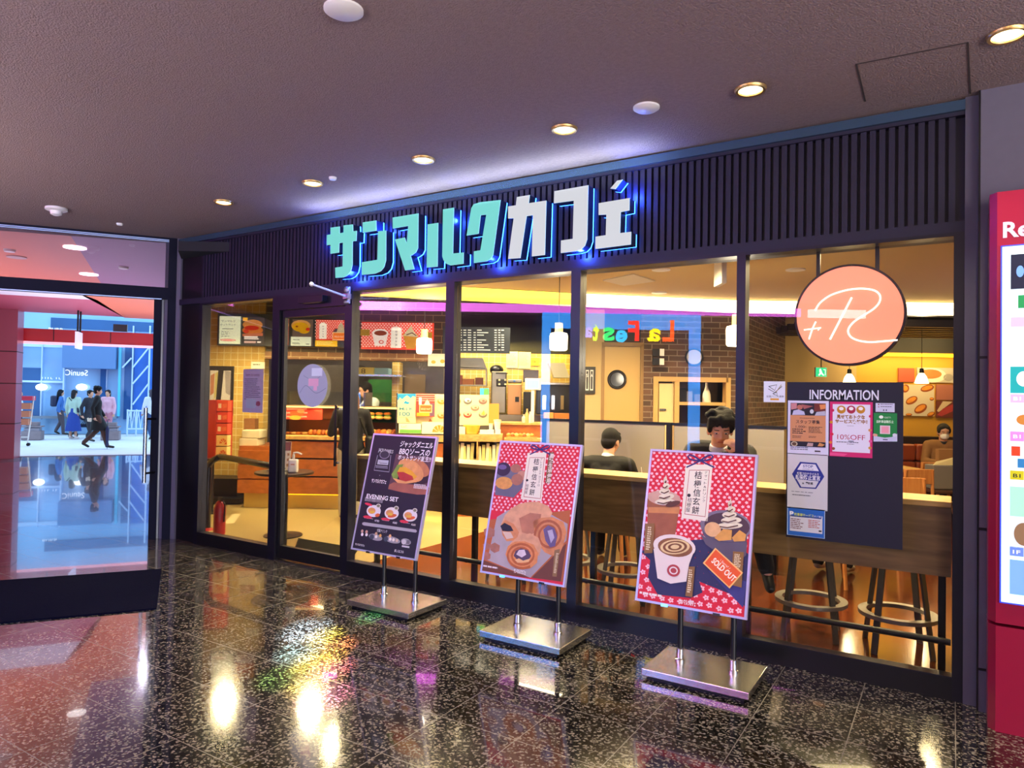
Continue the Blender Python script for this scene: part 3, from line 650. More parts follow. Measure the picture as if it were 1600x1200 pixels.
bstrip('base_ledge', [(20, 650, 184, 653, .5)], mat('stone_ledge', '7c8694', .6)); bbox(80, 505, 250, 512, 0, .1, BGD, 'upper_window')
for px in (68, 130):
    g = G(); a, z = bp(px, 605); q = D(a, BB-.3, z); g.ell(q, (.18, .18, .12), mat('white_globe_lamp', 'ffffff', .4, emis=2.0)); g.obj('globe_lamp', t)
pr = Pr(D(0, BB-.06, 0), -E2, E1)
pr.text('SeuniC', 137, 587, 9, P('ffffff', emis=.8), x1=102, mirror=False)
pr.g.obj('script_lettering', t)
pr = Pr(D(0, BB-.06, 0), -E2, E1); pr.text('BURB', 76, 515, 3.4, P('ffffff', emis=.8), x1=98); pr.g.obj('small_lettering', t); pr = Pr(D(0, BB-.06, 0), -E2, E1); pr.text('I I I L  I L I', 66, 592, 3, P('ffffff', emis=.6), x1=99); pr.g.obj('small_lettering', t)
# diagonal scaffold braces
g = G()
for (x0, y0, x1, y1) in ((209, 575, 233, 545), (209, 600, 233, 572), (193, 575, 207, 560), (209, 632, 233, 600)):
    a, z = bp(x0, y0); b, zz = bp(x1, y1); g.cyl(D(a, BB-.35, z), D(b, BB-.35, zz), .03, BW, n=6)
g.obj('scaffold_brace', t)
# dark hanging display in front of upper windows
a, z = bp(177, 508); 
G().dbox((fd(177, 512, 10.9)-DO).dot(E1), (fd(199, 512, 10.9)-DO).dot(E1), 10.88, 10.98, fd(188, 518, 10.9).z, fd(188, 507, 10.9).z, BLACK).one('ceiling_monitor', 'black flat monitor hanging under the orange soffit near the red beam', 'monitor')
# low white truss barrier at the kerb
t = thing('street_barrier', 'white tubular truss barrier along the kerb behind the grey-coated walker', 'barrier', fd(215, 662, 19.5))
q0, q1 = (fd(199, 660, 19.5)-DO).dot(E1), (fd(240, 660, 19.5)-DO).dot(E1); zt = fd(215, 642, 19.5).z; zb = .25
g = G(); g.cyl(D(q0, 19.5, zt), D(q1, 19.5, zt), .03, BW, n=8); g.obj('rail', t); g = G(); g.cyl(D(q0, 19.5, zb), D(q1, 19.5, zb), .03, BW, n=8); g.obj('rail', t)
g = G(); n = 6
for k in range(n):
    a = q0+(q1-q0)*k/n; b = q0+(q1-q0)*(k+1)/n; m_ = (a+b)/2
    g.cyl(D(a, 19.5, zb), D(m_, 19.5, zt), .018, BW, n=6); g.cyl(D(m_, 19.5, zt), D(b, 19.5, zb), .018, BW, n=6)
for k in range(0, n+1, 2): a = q0+(q1-q0)*k/n; g.cyl(D(a, 19.5, 0), D(a, 19.5, zt+.05), .03, BW, n=8)
g.obj('truss', t)
# benches / planter crates on the pavement
for px, lab in ((51, 'stepped grey-brown wooden crate planter on the pavement, left one'), (173, 'stepped grey-brown wooden crate planter on the pavement, partly behind the black-coated walker')):
    f = fz(px, 687, 0); t = thing('crate_planter', lab, 'planter', f, group='crate planters on the street')
    CR = mat('weathered_crate_wood', '8a7c80', .7, noise=.2); e = E1; o = E2
    g = G(); g.obox(f+V((0, 0, .14)), e*.26, o*.26, V((0, 0, .14)), CR); g.obj('base_crate', t, bevel=.01)
    g = G(); g.obox(f+V((0, 0, .33)), e*.2, o*.2, V((0, 0, .05)), mat('pale_crate_board', 'a09aa4', .7)); g.obox(f+V((0, 0, .42)), e*.26, o*.26, V((0, 0, .018)), CR); g.obox(f+V((0, 0, .5)), e*.16, o*.16, V((0, 0, .06)), CR); g.obj('top_crate', t)
# rolling display rack by the red pillar
f = fz(31, 697, 0); t = thing('display_rack', 'leaning wheeled rack of orange boxes beside the red pillar outside', 'rack', f)
WDR = mat('orange_rack_box', 'c07858', .6); g = G(); up = V((0, 0, 1))
for k in range(3): g.obox(f+V((0, 0, .68+.22*k)) - E1*.02, E1*(.24+.02*k), E2*.2, up*.085, WDR)
g.obj('box_tier', t)
G().obox(f+V((0, 0, 1.34)) - E1*.02, E1*.32, E2*.22, up*.06, mat('red_rack_header', 'c8344a', .5)).obj('header_board', t)
g = G()
for s in (-1, 1):
    g.cyl(f+E1*.2*s-E1*.03, f+E1*.3*s+up*1.4, .018, WHITEP, n=8)
g.cyl(f-E1*.2+up*.25, f+E1*.2+up*.25, .014, WHITEP, n=8); g.obj('leg_frame', t)
for s in (-1, 1): G().cyl(f+E1*.2*s-E2*.05+up*.045, f+E1*.2*s+E2*.05+up*.045, .045, BLACK, n=12).obj('wheel', t)
# ------------------------------------------------------------------ opposite shop behind the camera, seen mirrored in the glass
NEON_B = mat('blue_light_band', '3f9cff', .4, emis=18); NEON_P = mat('pink_light_band', 'f070f0', .4, emis=16); NEON_W = mat('white_light_band', 'fff0f4', .4, emis=13)
def mir(px, py, b): p = fb(px, py, b); return V((p.x, -p.y, p.z))
bn = V((-.5329, -.8462, 0)); MB_ = 11.7
al, ar = mir(844, 620, MB_), mir(1090, 620, MB_); al.z = ar.z = 0; zt = mir(950, 491, MB_).z; zi = mir(950, 513, MB_).z
t = thing('lit_archway', 'tall rectangular shop arch of blue light, seen only as a reflection in the windows', 'archway', (al+ar)/2)
ud = (ar-al).normalized(); back = bn*.12
g = G(); g.obox(al+ud*.07+V((0, 0, zt/2)), ud*.07, back, V((0, 0, zt/2)), NEON_B); g.obj('light_post', t)
g = G(); g.obox(ar-ud*.07+V((0, 0, zt/2)), ud*.07, back, V((0, 0, zt/2)), NEON_B); g.obj('light_post', t)
g = G(); g.obox((al+ar)/2+V((0, 0, (zt+zi)/2)), (ar-al)/2-ud*.14, back, V((0, 0, (zt-zi)/2)), NEON_B); g.obj('light_lintel', t)
# rainbow lettering
pr = Pr(al, -bn, -ud); L = (ar-al).length
def let(ch, pxa, pxb, ytop, ybot, col):
    a, b = mir(pxa, 600, MB_), mir(pxb, 600, MB_); z0 = mir((pxa+pxb)/2, ybot, MB_).z; z1 = mir((pxa+pxb)/2, ytop, MB_).z
    u = (a-al).dot(-ud); ub = (b-al).dot(-ud); g = G(); pr = Pr(al, -bn, -ud, g)
    vs, fs, x0, y0, x1, y1 = txt(ch, .03)
    m = P(col, .4, 34.0); o = []
    for x, y in vs: o.append(al + (-ud)*(u+(x-x0)/(x1-x0)*(ub-u)) + V((0, 0, z0+(y-y0)/(y1-y0)*(z1-z0))) - bn*.2)
    f2 = []
    for f in fs:
        nn = (o[f[1]]-o[f[0]]).cross(o[f[2]]-o[f[0]]); f2.append(f if nn.dot(-bn) > 0 else f[::-1])
    g.add(o, f2, m); return g
st = thing('rainbow_sign', 'rainbow coloured La Festa lettering seen mirrored in the glass inside a blue light frame', 'sign', al+ud*1.6+V((0, 0, 2.6)))
for ch, xa, xb, ya, yb, col in (('L', 1047, 1029, 502, 535, 'ff4a10'), ('a', 1026, 1006, 515, 535, 'ffe000'), ('F', 993, 976, 503, 534, 'ff2018'), ('e', 975, 957, 517, 536, '20b8ff'), ('s', 955, 937, 513, 534, '20e070'), ('t', 931, 922, 508, 534, 'b8ff20'), ('a', 921, 909, 513, 529, '8888ff')):
    let(ch, xa, xb, ya, yb, col).obj('letter', st)
pl, pr_ = mir(512, 620, MB_), mir(1246, 620, MB_); zb, zz = mir(800, 488, MB_).z, mir(800, 475.5, MB_).z
pl.z = pr_.z = 0
g = G(); g.obox((pl+pr_)/2 - bn*.06 + V((0, 0, (zb+zz)/2)), (pr_-pl)/2, bn*.04, V((0, 0, (zz-zb)/2)), NEON_P)
g.one('pink_light_band', 'long pink light band along the top of the opposite shop, seen reflected in the windows', 'light', origin=(pl+pr_)/2+V((0, 0, zb)))
q0, q1 = mir(1262, 620, MB_), mir(1350, 620, MB_); q0.z = q1.z = 0
g = G(); g.obox((q0+q1)/2 + V((0, 0, (zb+zz)/2)), (q1-q0)/2, bn*.04, V((0, 0, (zz-zb)/2)), NEON_W)
g.one('white_light_band', 'short white light band at the end of the pink one, reflected on the round sign', 'light', origin=(q0+q1)/2+V((0, 0, zb)))

# ------------------------------------------------------------------ cafe interior shell
ce = .0
g = G(); g.box((-4.7, .08, -.045), (3.0, 11, .0), REDWOOD); g.struct('floor_cafe')
g = G(); g.prism([(-4.7, .08, -.045), (-7.14, .08, -.045), (-10.6, 2.1, -.045), (-11.8, 4.0, -.045), (-8, 11, -.045), (-4.7, 11, -.045)], (0, 0, .045), CAFETILE)
g.struct('floor_entrance')
CZ = 2.8
# front ceiling zone up to the cove line (depth 8.2 from the camera, parallel to the interior grid)
CP = [(470, 7.3), (565, 7.43), (712, 7.63), (896, 7.97), (1149, 8.32), (1300, 8.3), (1560, 8.2)]
CV = [I(ia(px, b), b) for px, b in CP]; CV[0] = V((-7.0, CV[0].y, 0))
g = G(); g.prism([(-7.14, .26, CZ)] + [(p.x, p.y, CZ) for p in CV] + [(2.5, CV[-1].y, CZ), (2.5, .26, CZ)], (0, 0, .1), CAFECEIL); g.struct('ceiling_cafe')
COVEY = mat('lit_yellow_cove', 'ffdc50', .6, emis=1.7); tv = thing('cove_light', 'glowing cove strip along the cafe ceiling step, yellow at left, white at right', 'light', (CV[3].x, CV[3].y, CZ-.155))
for k in range(len(CV)-1):
    a, b = CV[k], CV[k+1]; g = G(); g.prism([V((a.x, a.y, CZ-.005)), V((b.x, b.y, CZ-.005)), V((b.x, b.y, CZ-.155)), V((a.x, a.y, CZ-.155))], N_*.06, COVEY if k < 3 else COVE); g.obj('glowing_strip', tv)
g = G()
for k in range(len(CV)-1):
    a, b = CV[k], CV[k+1]; g.prism([V((a.x, a.y, CZ-.155)), V((b.x, b.y, CZ-.155)), V((b.x, b.y, CZ-.17)), V((a.x, a.y, CZ-.17))], N_*.08, DARKCEIL)
g.struct('trim_2')
g = G(); g.prism([I(ia(318, 7.2)-.3, 7.2, 3.05), I(9, 7.2, 3.05), I(9, 14, 3.05), I(ia(318, 14), 14, 3.05)], (0, 0, .1), DARKCEIL); g.struct('ceiling_service')
g = G(); g.box((2.5, .1, 0), (2.6, 11, 3.1), CREAM); g.struct('wall_cafe_right')
# tiled wall on the left with the lit corner
g = G(); g.ibox(ia(288, 10.7), ia(412, 10.7), 10.7, 10.9, 0, 3.05, TILE_Y); g.struct('wall_cafe_left')
g = G(); p = V((-7.2, .09, 0)); q = I(ia(288, 10.7), 10.7); g.prism([p, q, q+V((-.2, .1, 0)), p+V((-.2, .1, 0))], (0, 0, 3.1), brickmat('tile_return', 'c09a3c', 'b08c34', 'd8c48c', .105, .105, .008, .3, 'Y', 0)); g.struct('wall_cafe_entrance')
# grey brick bulkhead over the service counter, orange brick course at its foot
bl, br = ia(409, 10.75), ia(701, 10.75)
g = G(); g.ibox(bl, br, 10.75, 11.0, iz(552, 10.75), 3.05, BRICKG); g.struct('wall_bulkhead')
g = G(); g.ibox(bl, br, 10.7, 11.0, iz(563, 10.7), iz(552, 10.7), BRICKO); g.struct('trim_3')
# kitchen back wall and yellow tile strip
g = G(); g.ibox(ia(385, 13), ia(712, 13), 13.0, 13.1, 0, 3.05, mat('dim_kitchen_wall', '4a4038', .6)); g.struct('wall_kitchen')
g = G(); g.ibox(ia(700, 12.4), ia(896, 12.4), 12.4, 12.5, 0, iz(549, 12.4), TILE_Y); g.ibox(ia(700, 12.4), ia(905, 12.4), 12.4, 12.5, iz(549, 12.4), 3.05, DARKCEIL); g.struct('wall_service')
g = G(); g.ibox(ia(372, 10.3), ia(426, 10.3)+.8, 10.55, 10.7, 2.62, 2.75, DARKCEIL)
# cream column and door wall, brown brick wall with niche (depth 8.7)
WB = 8.9
g = G(); g.ibox(ia(897, 8.9), ia(943, 8.9), WB, WB+.2, 0, 2.9, CREAM); g.ibox(ia(897, 8.9), ia(1003, 8.9), WB+.02, WB+.2, iz(538, WB, 960), 3.05, mat('dark_door_lintel', '2a2018', .6)); g.struct('wall_door_side')
na, nb, nt, nbm = ia(1024, WB), ia(1137, WB), iz(593, WB, 1080), iz(661, WB, 1080)
xr = ia(1166, WB)
g = G(); g.ibox(ia(1000, WB), na, WB, WB+.15, 0, 3.05, BRICK); g.ibox(nb, xr, WB, WB+.15, 0, 3.05, BRICK); g.ibox(na, nb, WB, WB+.15, nt, 3.05, BRICK); g.ibox(na, nb, WB, WB+.15, 0, nbm-.6, BRICK)
g.struct('wall_brick')
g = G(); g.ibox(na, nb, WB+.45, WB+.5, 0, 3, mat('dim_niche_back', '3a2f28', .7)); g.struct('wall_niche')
be = ia(1226, 11.2)
g = G(); A = I(xr, WB); Bq = I(be, 11.2); g.prism([A, Bq, Bq+V((-.15, .05, 0)), A+V((-.15, .05, 0))], (0, 0, 3.05), BRICKN); g.struct('wall_brick_return')
# far right lounge wall
LB = 11.3
g = G(); g.ibox(ia(1226, LB)-.3, ia(1338, LB), LB, LB+.2, 0, 3.05, CREAM); g.struct('wall_lounge_cream')
YW = mat('yellow_lounge_wall', 'c89530', .6)
g = G(); g.ibox(ia(1338, LB), ia(1338, LB)+5, LB, LB+.2, 0, iz(551, LB, 1400), YW); g.ibox(ia(1338, LB)-.0, ia(1338, LB)+5, LB-.0, LB+.2, iz(551, LB, 1400), 3.05, DARKCEIL); g.struct('wall_lounge')
g = G(); g.ibox(ia(1340, LB), ia(1340, LB)+5, LB-.05, LB-.02, iz(557, LB, 1400), iz(552.5, LB, 1400), YGLOW); g.one('wall_washer', 'glowing yellow strip light along the top of the picture wall', 'light')
for k in range(2): lamp('lounge_wash_lamp', 'AREA', I(ia(1380, 11)+.9*k, 10.8, 2.55), 22, (1, .68, .25), .8, aim=I(ia(1380, 11)+.9*k, 11.3, 1.8))
# louvred dark ceiling band over the lounge
g = G()
for k in range(7): g.ibox(ia(1225, 10.2), ia(1225, 10.2)+4.5, 9.3+.25*k, 9.36+.25*k, 2.62, 2.72, mat('louvre_metal', '4a4248', .4, .5))
g.struct('trim_4')
# niche frame with shelf
OAKF = mat('pale_oak_frame', 'c09a60', .5, noise=.1, nscale=10)
t = thing('wall_niche_shelf', 'pale wood framed opening with shelves and a small cream door in the brown brick wall', 'shelf', I((na+nb)/2, WB-.02, nbm-.6))
g = G()
for a, b, z0, z1 in ((na-.03, na+.03, nbm-.6, nt+.03), (nb-.03, nb+.03, nbm-.6, nt+.03), (na, nb, nt-.03, nt+.03), (ia(1057, WB)-.03, ia(1057, WB)+.03, nbm-.6, nt)): g.ibox(a, b, WB-.03, WB+.12, z0, z1, OAKF)
g.obj('frame', t)
zs = iz(631, WB, 1100); g = G(); g.ibox(ia(1057, WB), nb, WB-.01, WB+.42, zs-.02, zs+.02, OAKF); g.obj('shelf_board', t)
g = G(); g.ibox(na+.05, ia(1053, WB), WB+.02, WB+.05, nbm-.5, iz(599, WB, 1040), mat('cream_hatch', 'd8c090', .5)); g.obj('hatch_door', t)
q = I(ia(1036, WB), WB+.01, iz(640, WB, 1036)); G().obox(q, U_*.04, N_*.01, V((0, 0, .012)), STEEL).obj('hatch_handle', t)
def bottle(px, py, b, h, m, label, r=.035):
    f = fb(px, py, b); G().lathe([(.001, 0), (r, 0), (r, h*.6), (r*.35, h*.78), (r*.35, h), (.001, h)], f, m, 14).one('bottle', label, 'bottle', origin=f)
f = I(ia(1104, WB+.2), WB+.2, zs+.02); G().lathe([(.001, 0), (.055, 0), (.05, .1), (.018, .2), (.012, .3), (.001, .3)], f, mat('cream_ceramic', 'e0d8c4', .3)).one('bottle', 'slim cream bottle on the upper shelf of the brick wall niche', 'bottle', origin=f)
for k, (px, h, m) in enumerate(((1066, .18, BLACK), (1076, .14, mat('grey_tin', '6a6a70', .4)), (1088, .1, STEEL))):
    f = I(ia(px, WB+.2), WB+.2, zs+.02); G().obox(f+V((0, 0, h/2)), U_*.038, N_*.05, V((0, 0, h/2)), m).one('tin', ['black box on the niche shelf', 'grey tin on the niche shelf', 'small steel tin on the niche shelf'][k], 'tin', bevel=.004)
g = G()
# cream door with porthole
da, db, dz = ia(944, WB), ia(1000, WB), iz(541, WB, 970)
t = G(); t.ibox(da, db, WB+.02, WB+.07, 0, dz, mat('cream_door_paint', 'b8965c', .45)); t = t.struct('door_3')
pc = I(ia(964, WB), WB+.015, iz(593, WB, 964)); r = 13*WB/FPX
g = G(); K = 32; R0 = [pc - N_*.0 + U_*(r*cos(2*pi*i/K)) + V((0, 0, r*sin(2*pi*i/K))) for i in range(K)]
g.tube(R0, .018, BLACK, 8, close=True); g.obj('porthole_rim', t)
G().disc(pc+N_*.0+N_*-.002, -N_, r, mat('porthole_glass', '2c2c2e', .1)).obj('porthole_glass', t)
g = G(); g.ibox(da-.04, da, WB-.01, WB+.08, 0, dz+.04, mat('door_jamb', '8a6a40', .5)); g.ibox(db, db+.04, WB-.01, WB+.08, 0, dz+.04, mat('door_jamb', '8a6a40', .5)); g.ibox(da-.04, db+.04, WB-.01, WB+.08, dz, dz+.05, mat('door_jamb', '8a6a40')); g.obj('door_frame', t)
# rear left exit area, corridor behind
g = G(); g.ibox(ia(330, 14), 12, 14, 14.1, 0, 3.1, mat('kitchen_end_wall', '2c2826', .8)); g.struct('wall_far')
# ceiling lights of the cafe (things) and exit sign
for (px, py, lab) in ((1217, 395, 'warm round downlight in the cafe ceiling at the top of the widest window'), (1033, 421, 'large round downlight in the cafe ceiling, right of the vent plate'), (943, 421, 'round downlight in the cafe ceiling, half hidden by the header'), (1030, 457, 'smaller round downlight further back, below the vent plate'), (735, 442, 'round downlight in the cafe ceiling near the third mullion'), (1243, 421, 'small sensor disc on the cafe ceiling near the round sign')):
    p = fz(px, py, CZ); t = thing('cafe_downlight', lab, 'ceiling light', p, group='downlights in the cafe ceiling')
    G().lathe([(.085, 0), (.085, -.008), (.065, -.012)], p, WHITEP).obj('trim_ring', t); G().lathe([(.065, -.011), (.001, -.011)], p, LEDC).obj('lens', t)
p = [fz(x, y, CZ) for x, y in ((942, 437), (990, 427), (1024, 438), (975, 445))]
G().prism(p, (0, 0, -.012), mat('white_vent_plate', 'd8cbb0', .6)).one('ceiling_vent', 'flat square vent plate in the cafe ceiling above the mirrored rainbow letters', 'vent')
# ------------------------------------------------------------------ poster stands on the granite
BASET = mat('stainless_base_plate', 'd0ccc4', .24, 1, bump=.02, bscale=60)
FRM = mat('pale_lilac_poster_frame', 'c4c0dc', .3, .35)
PW, PH = .645, .912
PB, PT = V((0, -.60, .408)), V((0, -.375, 1.292))
def stand(cx, bx, label):
    t = thing('poster_stand', label, 'poster stand', (bx, -.48, 0), group='poster stands in front of the cafe windows')
    g = G(); g.box((bx-.3, -.705, .02), (bx+.3, -.255, .06), BASET); g.obj('base_plate', t, bevel=.004)
    g = G(); g.box((bx-.27, -.68, 0), (bx+.27, -.28, .02), BLACK); g.obj('base_foot', t)
    up = (PT-PB).normalized(); nv = V((0, -up.z, up.y)); c = V((cx, 0, 0))
    for s in (-1, 1):
        g = G(); x = bx+.155*s; g.cyl((x, -.46, .06), (x, -.46, .80), .016, BLACK); po = g.obj('post', t)
        G().lathe([(.03, 0), (.03, .012), (.022, .016), (.022, .07), (.017, .075)], (x, -.46, .06), CHROME).obj('collar', po)
    g = G(); B0 = c+PB-nv*.0
    def fr(x0, x1, v0, v1, d0, d1, m): g.obox(c+PB+V(((x0+x1)/2, 0, 0))+up*((v0+v1)/2)-nv*((d0+d1)/2)*-1, V(((x1-x0)/2, 0, 0)), up*((v1-v0)/2), nv*((d1-d0)/2), m)
    b = .013; h = PW/2
    fr(-h, -h+b, 0, PH, -.022, .004, FRM); fr(h-b, h, 0, PH, -.022, .004, FRM); fr(-h+b, h-b, 0, b, -.022, .004, FRM); fr(-h+b, h-b, PH-b, PH, -.022, .004, FRM)
    for s in (-.14, .16): fr(s-.02, s+.02, -.006, .008, -.01, .008, CHROME)
    g.obj('frame', t)
    g = G(); fr(-h+b, h-b, b, PH-b, -.02, -.001, BLACK); g.obj('backing_board', t)
    g = G(); g.box((cx-.2, -.465, .74), (cx+.2, -.45, .78), BLACK); g.obj('crossbar', t)
    pr = Pr(c+PB+V((-h+b, 0, 0))+up*(PH-b), nv, (1, 0, 0)); pr.W = PW-2*b; pr.H = PH-2*b
    return t, pr
def full(pr, col): pr.puv([(0, 0), (pr.W, 0), (pr.W, pr.H), (0, pr.H)], col, 0)

REDP = 'd81c34'; FL = 'f4c8d0'; PAPER = 'ece6d8'; INK = '201c1c'
def clip_in(pr, f): return lambda u, v: f(u, v)
FOOD = lambda n, c, k=25: mat('food_'+n, c, .5, noise=.35, nscale=k)
def bow(pr, cx, cy, w):
    c = '2c2a70'
    for s in (-1, 1):
        pts = [(cx, cy+w*.35)]
        for i in range(9): a = pi*(.15+.85*i/8); pts.append((cx+s*(w*.5-w*.42*cos(a*1.9)), cy+w*.12-w*.28*sin(a)*1.0))
        pts = [(cx+s*w*x, cy+w*y) for x, y in ((0, .36), (.25, .18), (.55, .0), (.85, -.1), (1, .05), (.85, .24), (.5, .34), (0, .36))]
        pr.line(pts, w*.13, c, 8); pr.line([(cx, cy+w*.36), (cx+s*w*.45, cy+w*.6), (cx+s*w*1.1, cy+w*.9)], w*.12, c, 8)
    pr.ell(cx, cy+w*.36, w*.12, w*.12, c, 9)
def logo_small(pr, x, y, h, x1, col='f4f0f0'): pr.text('サンマルクカフェ', x, y, h, col, x1=x1, bold=.03, L=7)

# --- poster with the black background -----------------------------------------------------
t, pr = stand(-3.595, -3.545, 'poster stand with a black sandwich poster reading EVENING SET, leftmost of the three')
full(pr, '1b1a24')
pr.zoom(550, 670, .09375)
W_ = 'f4f2f4'
pr.poly([(735, 420), (860, 430), (1330, 470), (1260, 1100), (1080, 1095), (840, 1060), (600, 1010)], FOOD('maroon_table', '5a3c44', 10), 1)
pr.poly([(620, 930), (700, 890), (1000, 930), (1290, 980), (1270, 1095), (1080, 1095), (820, 1055), (605, 1000)], FOOD('tray_wood', 'a0604c', 10), 2)
pr.ell(980, 790, 330, 120, FOOD('shadow_plum', '2c1a20', 5), 2, rot=4)
pr.ell(1110, 650, 200, 130, FOOD('toast_crust', 'c07a50', 18), 3, rot=20); pr.ell(980, 690, 240, 160, FOOD('toast', 'e09c60', 20), 4, rot=22)
pr.poly([(660, 760), (760, 600), (860, 590), (800, 720), (760, 830), (700, 850)], FOOD('lettuce', '7c9a3c', 20), 5)
pr.poly([(800, 640), (900, 640), (1000, 700), (1090, 800), (1040, 840), (960, 790), (880, 800), (760, 720)], FOOD('cheese', 'f4a820', 9), 6)
pr.poly([(750, 720), (860, 720), (1010, 790), (1030, 850), (900, 880), (800, 850)], FOOD('tomato', 'b83830', 15), 7)
pr.poly([(680, 820), (760, 840), (900, 880), (1060, 830), (1130, 830), (1080, 890), (900, 915), (760, 900)], FOOD('bun', 'e8a060', 15), 7)
pr.text('ジャックダニエル', 800, 290, 80, W_, x1=1350, shear=.15, bold=.02, L=9, rot=0)
pr.text('BBQソースの', 785, 415, 90, W_, x1=1300, shear=.1, bold=.02, L=9)
pr.text('ホットサンド誕生!!', 765, 505, 66, W_, x1=1320, shear=.1, bold=.02, L=9)
pr.text("JACK DANIEL'S", 440, 375, 55, 'd0d4dc', x1=690, bold=.02, L=4, rot=3)
pr.ell(545, 430, 85, 72, '8c8c94', 4); pr.ell(545, 430, 72, 60, '30303a', 5)
pr.line([(430, 440), (410, 520), (370, 690), (620, 720), (640, 520), (650, 440)], 9, '9ca0ac', 5)
pr.rect(428, 520, 610, 600, 'b8bcc8', 6); pr.text('Tennessee', 450, 580, 32, INK, x1=590, L=7); pr.rect(395, 620, 600, 632, '9ca0ac', 6); pr.rect(395, 645, 600, 655, '9ca0ac', 6)
pr.text('×', 455, 790, 26, 'c0c0c8', L=4); logo_small(pr, 325, 890, 55, 575)
pr.scribble(1030, 930, 1290, 1010, 4, 'e8e0e4', 9, 3)
pr.zoom(540, 765, .1)
pr.text('EVENING SET', 325, 130, 68, W_, x1=830, bold=.02, L=5)
pr.rect(300, 130, 585, 195, '8c8890', 3); pr.text('17:00 - 20:00', 330, 180, 36, '403e46', x1=560, L=5)
for cx, cy, k in ((440, 335, 0), (720, 370, 1), (1010, 405, 2)):
    pr.ell(cx, cy, 112, 95, 'e4e0e4', 3); pr.ell(cx-30, cy-5, 60, 50, FOOD('toast', 'e09c60', 20), 4); pr.ell(cx+60 if k == 0 else cx+10, cy+65 if k == 0 else cy+40, 36 if k == 0 else 70, 28, FOOD('sausage', 'd0602c', 20), 5, rot=-12)
    pr.ell(cx-20, cy+15, 40, 22, FOOD('egg_yellow', 'f0b840', 20), 6); pr.ell(cx+75, cy-80, 38, 34, 'dcd8cc', 5); pr.ell(cx+75, cy-80, 26, 22, '7c7e60', 6)
    pr.ell(cx-95, cy+95, 70, 24, 'd83448', 5); pr.scribble(cx-150, cy+112, cx+0, cy+124, 1, 'c8c8cc', 5, k)
    pr.text(('¥780', '¥680', '¥680')[k], cx+15, cy+160-k*4+4, 34, W_, x1=cx+85, L=6)
pr.ell(100, 0, 1, 1, W_, 3)
pr.poly([(262, 520), (290, 508), (1100, 625), (1118, 650), (1100, 672), (290, 560), (262, 545)], 'a8a6ae', 4)
pr.ell(360, 230, 62, 20, 'e03850', 5, rot=6)
pr.text('付属ドリンク', 490, 655, 40, W_, x1=650, L=5)
for cx, cy, rx in ((470, 745, 110), (730, 785, 130), (945, 815, 80)): pr.ell(cx, cy, rx, 50, '9a989e', 4, rot=4)
for cx, cy, c in ((412, 738, '3c4656'), (632, 772, '3c4656'), (912, 818, 'c8c6ca')): pr.ell(cx, cy, 36, 42, c, 5)
for cx, cy, c in ((262, 650, 'c8a088'), (262, 700, 'e8e4e4'), (330, 660, 'c8a088'), (330, 705, 'e8e4e4'), (480, 690, 'c8a080'), (480, 735, 'ece8e4'), (545, 720, 'e0a850'), (697, 725, 'e0b070'), (700, 775, 'ece4dc'), (750, 785, 'ece4dc'), (805, 795, 'd8b8a0')): pr.ell(cx, cy, 20, 26, c, 6)
pr.rect(955, 790, 1005, 850, '6c6a74', 6); pr.rect(880, 878, 1000, 905, 'c8c8d0', 6)
logo_small(pr, 150, 865, 28, 300); pr.text('詳しくはこちら', 765, 970, 34, W_, x1=910, bold=.02, L=6)
pr.g.obj('print', t)

# --- red poster with the rolls -------------------------------------------------------------
def tagbox(pr, quad, inner, title, sub, tcx, t0, t1, scx, s0, s1, h):
    pr.poly(quad, PAPER, 6); pr.poly(inner, 'a83038', 7)
    ci = (sum(p[0] for p in inner)/4, sum(p[1] for p in inner)/4); pr.poly([(ci[0]+(p[0]-ci[0])*.95, ci[1]+(p[1]-ci[1])*.975) for p in inner], PAPER, 8)
    n = len(title)
    for i, ch in enumerate(title):
        f = (i+.5)/n; x = tcx[0]+(tcx[1]-tcx[0])*f; y = t0+(t1-t0)*f; a = pr.q(x-h*.5, y+h*.45); b = pr.q(x, y); c = pr.q(x, y+h); hh = abs(c[1]-b[1]); pr.tuv(ch, b[0]-hh*.45, b[1]+hh*.33, hh*.68, INK, 9, width=hh*.86, bold=.01)
    n = len(sub)
    for i, ch in enumerate(sub):
        f = (i+.5)/n; x = scx[0]+(scx[1]-scx[0])*f; y = s0+(s1-s0)*f; b = pr.q(x, y); c = pr.q(x, y+h*.38); hh = abs(c[1]-b[1]); pr.tuv(ch, b[0]-hh*.4, b[1]+hh*.3, hh*.7, INK, 9, width=hh*.8)
def swirl(pr, cx, cy, rx, ry, c1, c2, L):
    pr.ell(cx, cy, rx, ry, FOOD(c1[0], c1[1]), L)
    for k, f in enumerate((.86, .72)): pr.ell(cx, cy+ry*.04*k, rx*f, ry*f, FOOD(c2[0] if k % 2 == 0 else c1[0], c2[1] if k % 2 == 0 else c1[1]), L+1+k)
t, pr = stand(-2.385, -2.335, 'poster stand with a red floral poster of cream filled pastry rolls, middle of the three')
full(pr, REDP); pr.zoom(730, 670, .3)
pr.flowers([(0, 0), (pr.W, pr.H*.55)], FL, 1, .034, .021, .0085)
pr.zoom(690, 680, .21666)
BLU = '3a3c58'
pr.poly([(345, 610), (930, 540), (885, 1060), (290, 975)], FOOD('orange_cloth', 'b0602c', 6), 2)
pr.poly([(400, 590), (480, 540), (700, 520), (910, 640), (900, 760), (640, 1028), (330, 900)], FOOD('slate_plate', 'a8a0a8', 6), 3)
pr.poly([(300, 900), (640, 1028), (560, 1020), (290, 975)], FOOD('brown_wood', '6a3a24', 6), 4); pr.poly([(900, 780), (860, 1055), (650, 1028)], FOOD('brown_wood', '6a3a24', 6), 4)
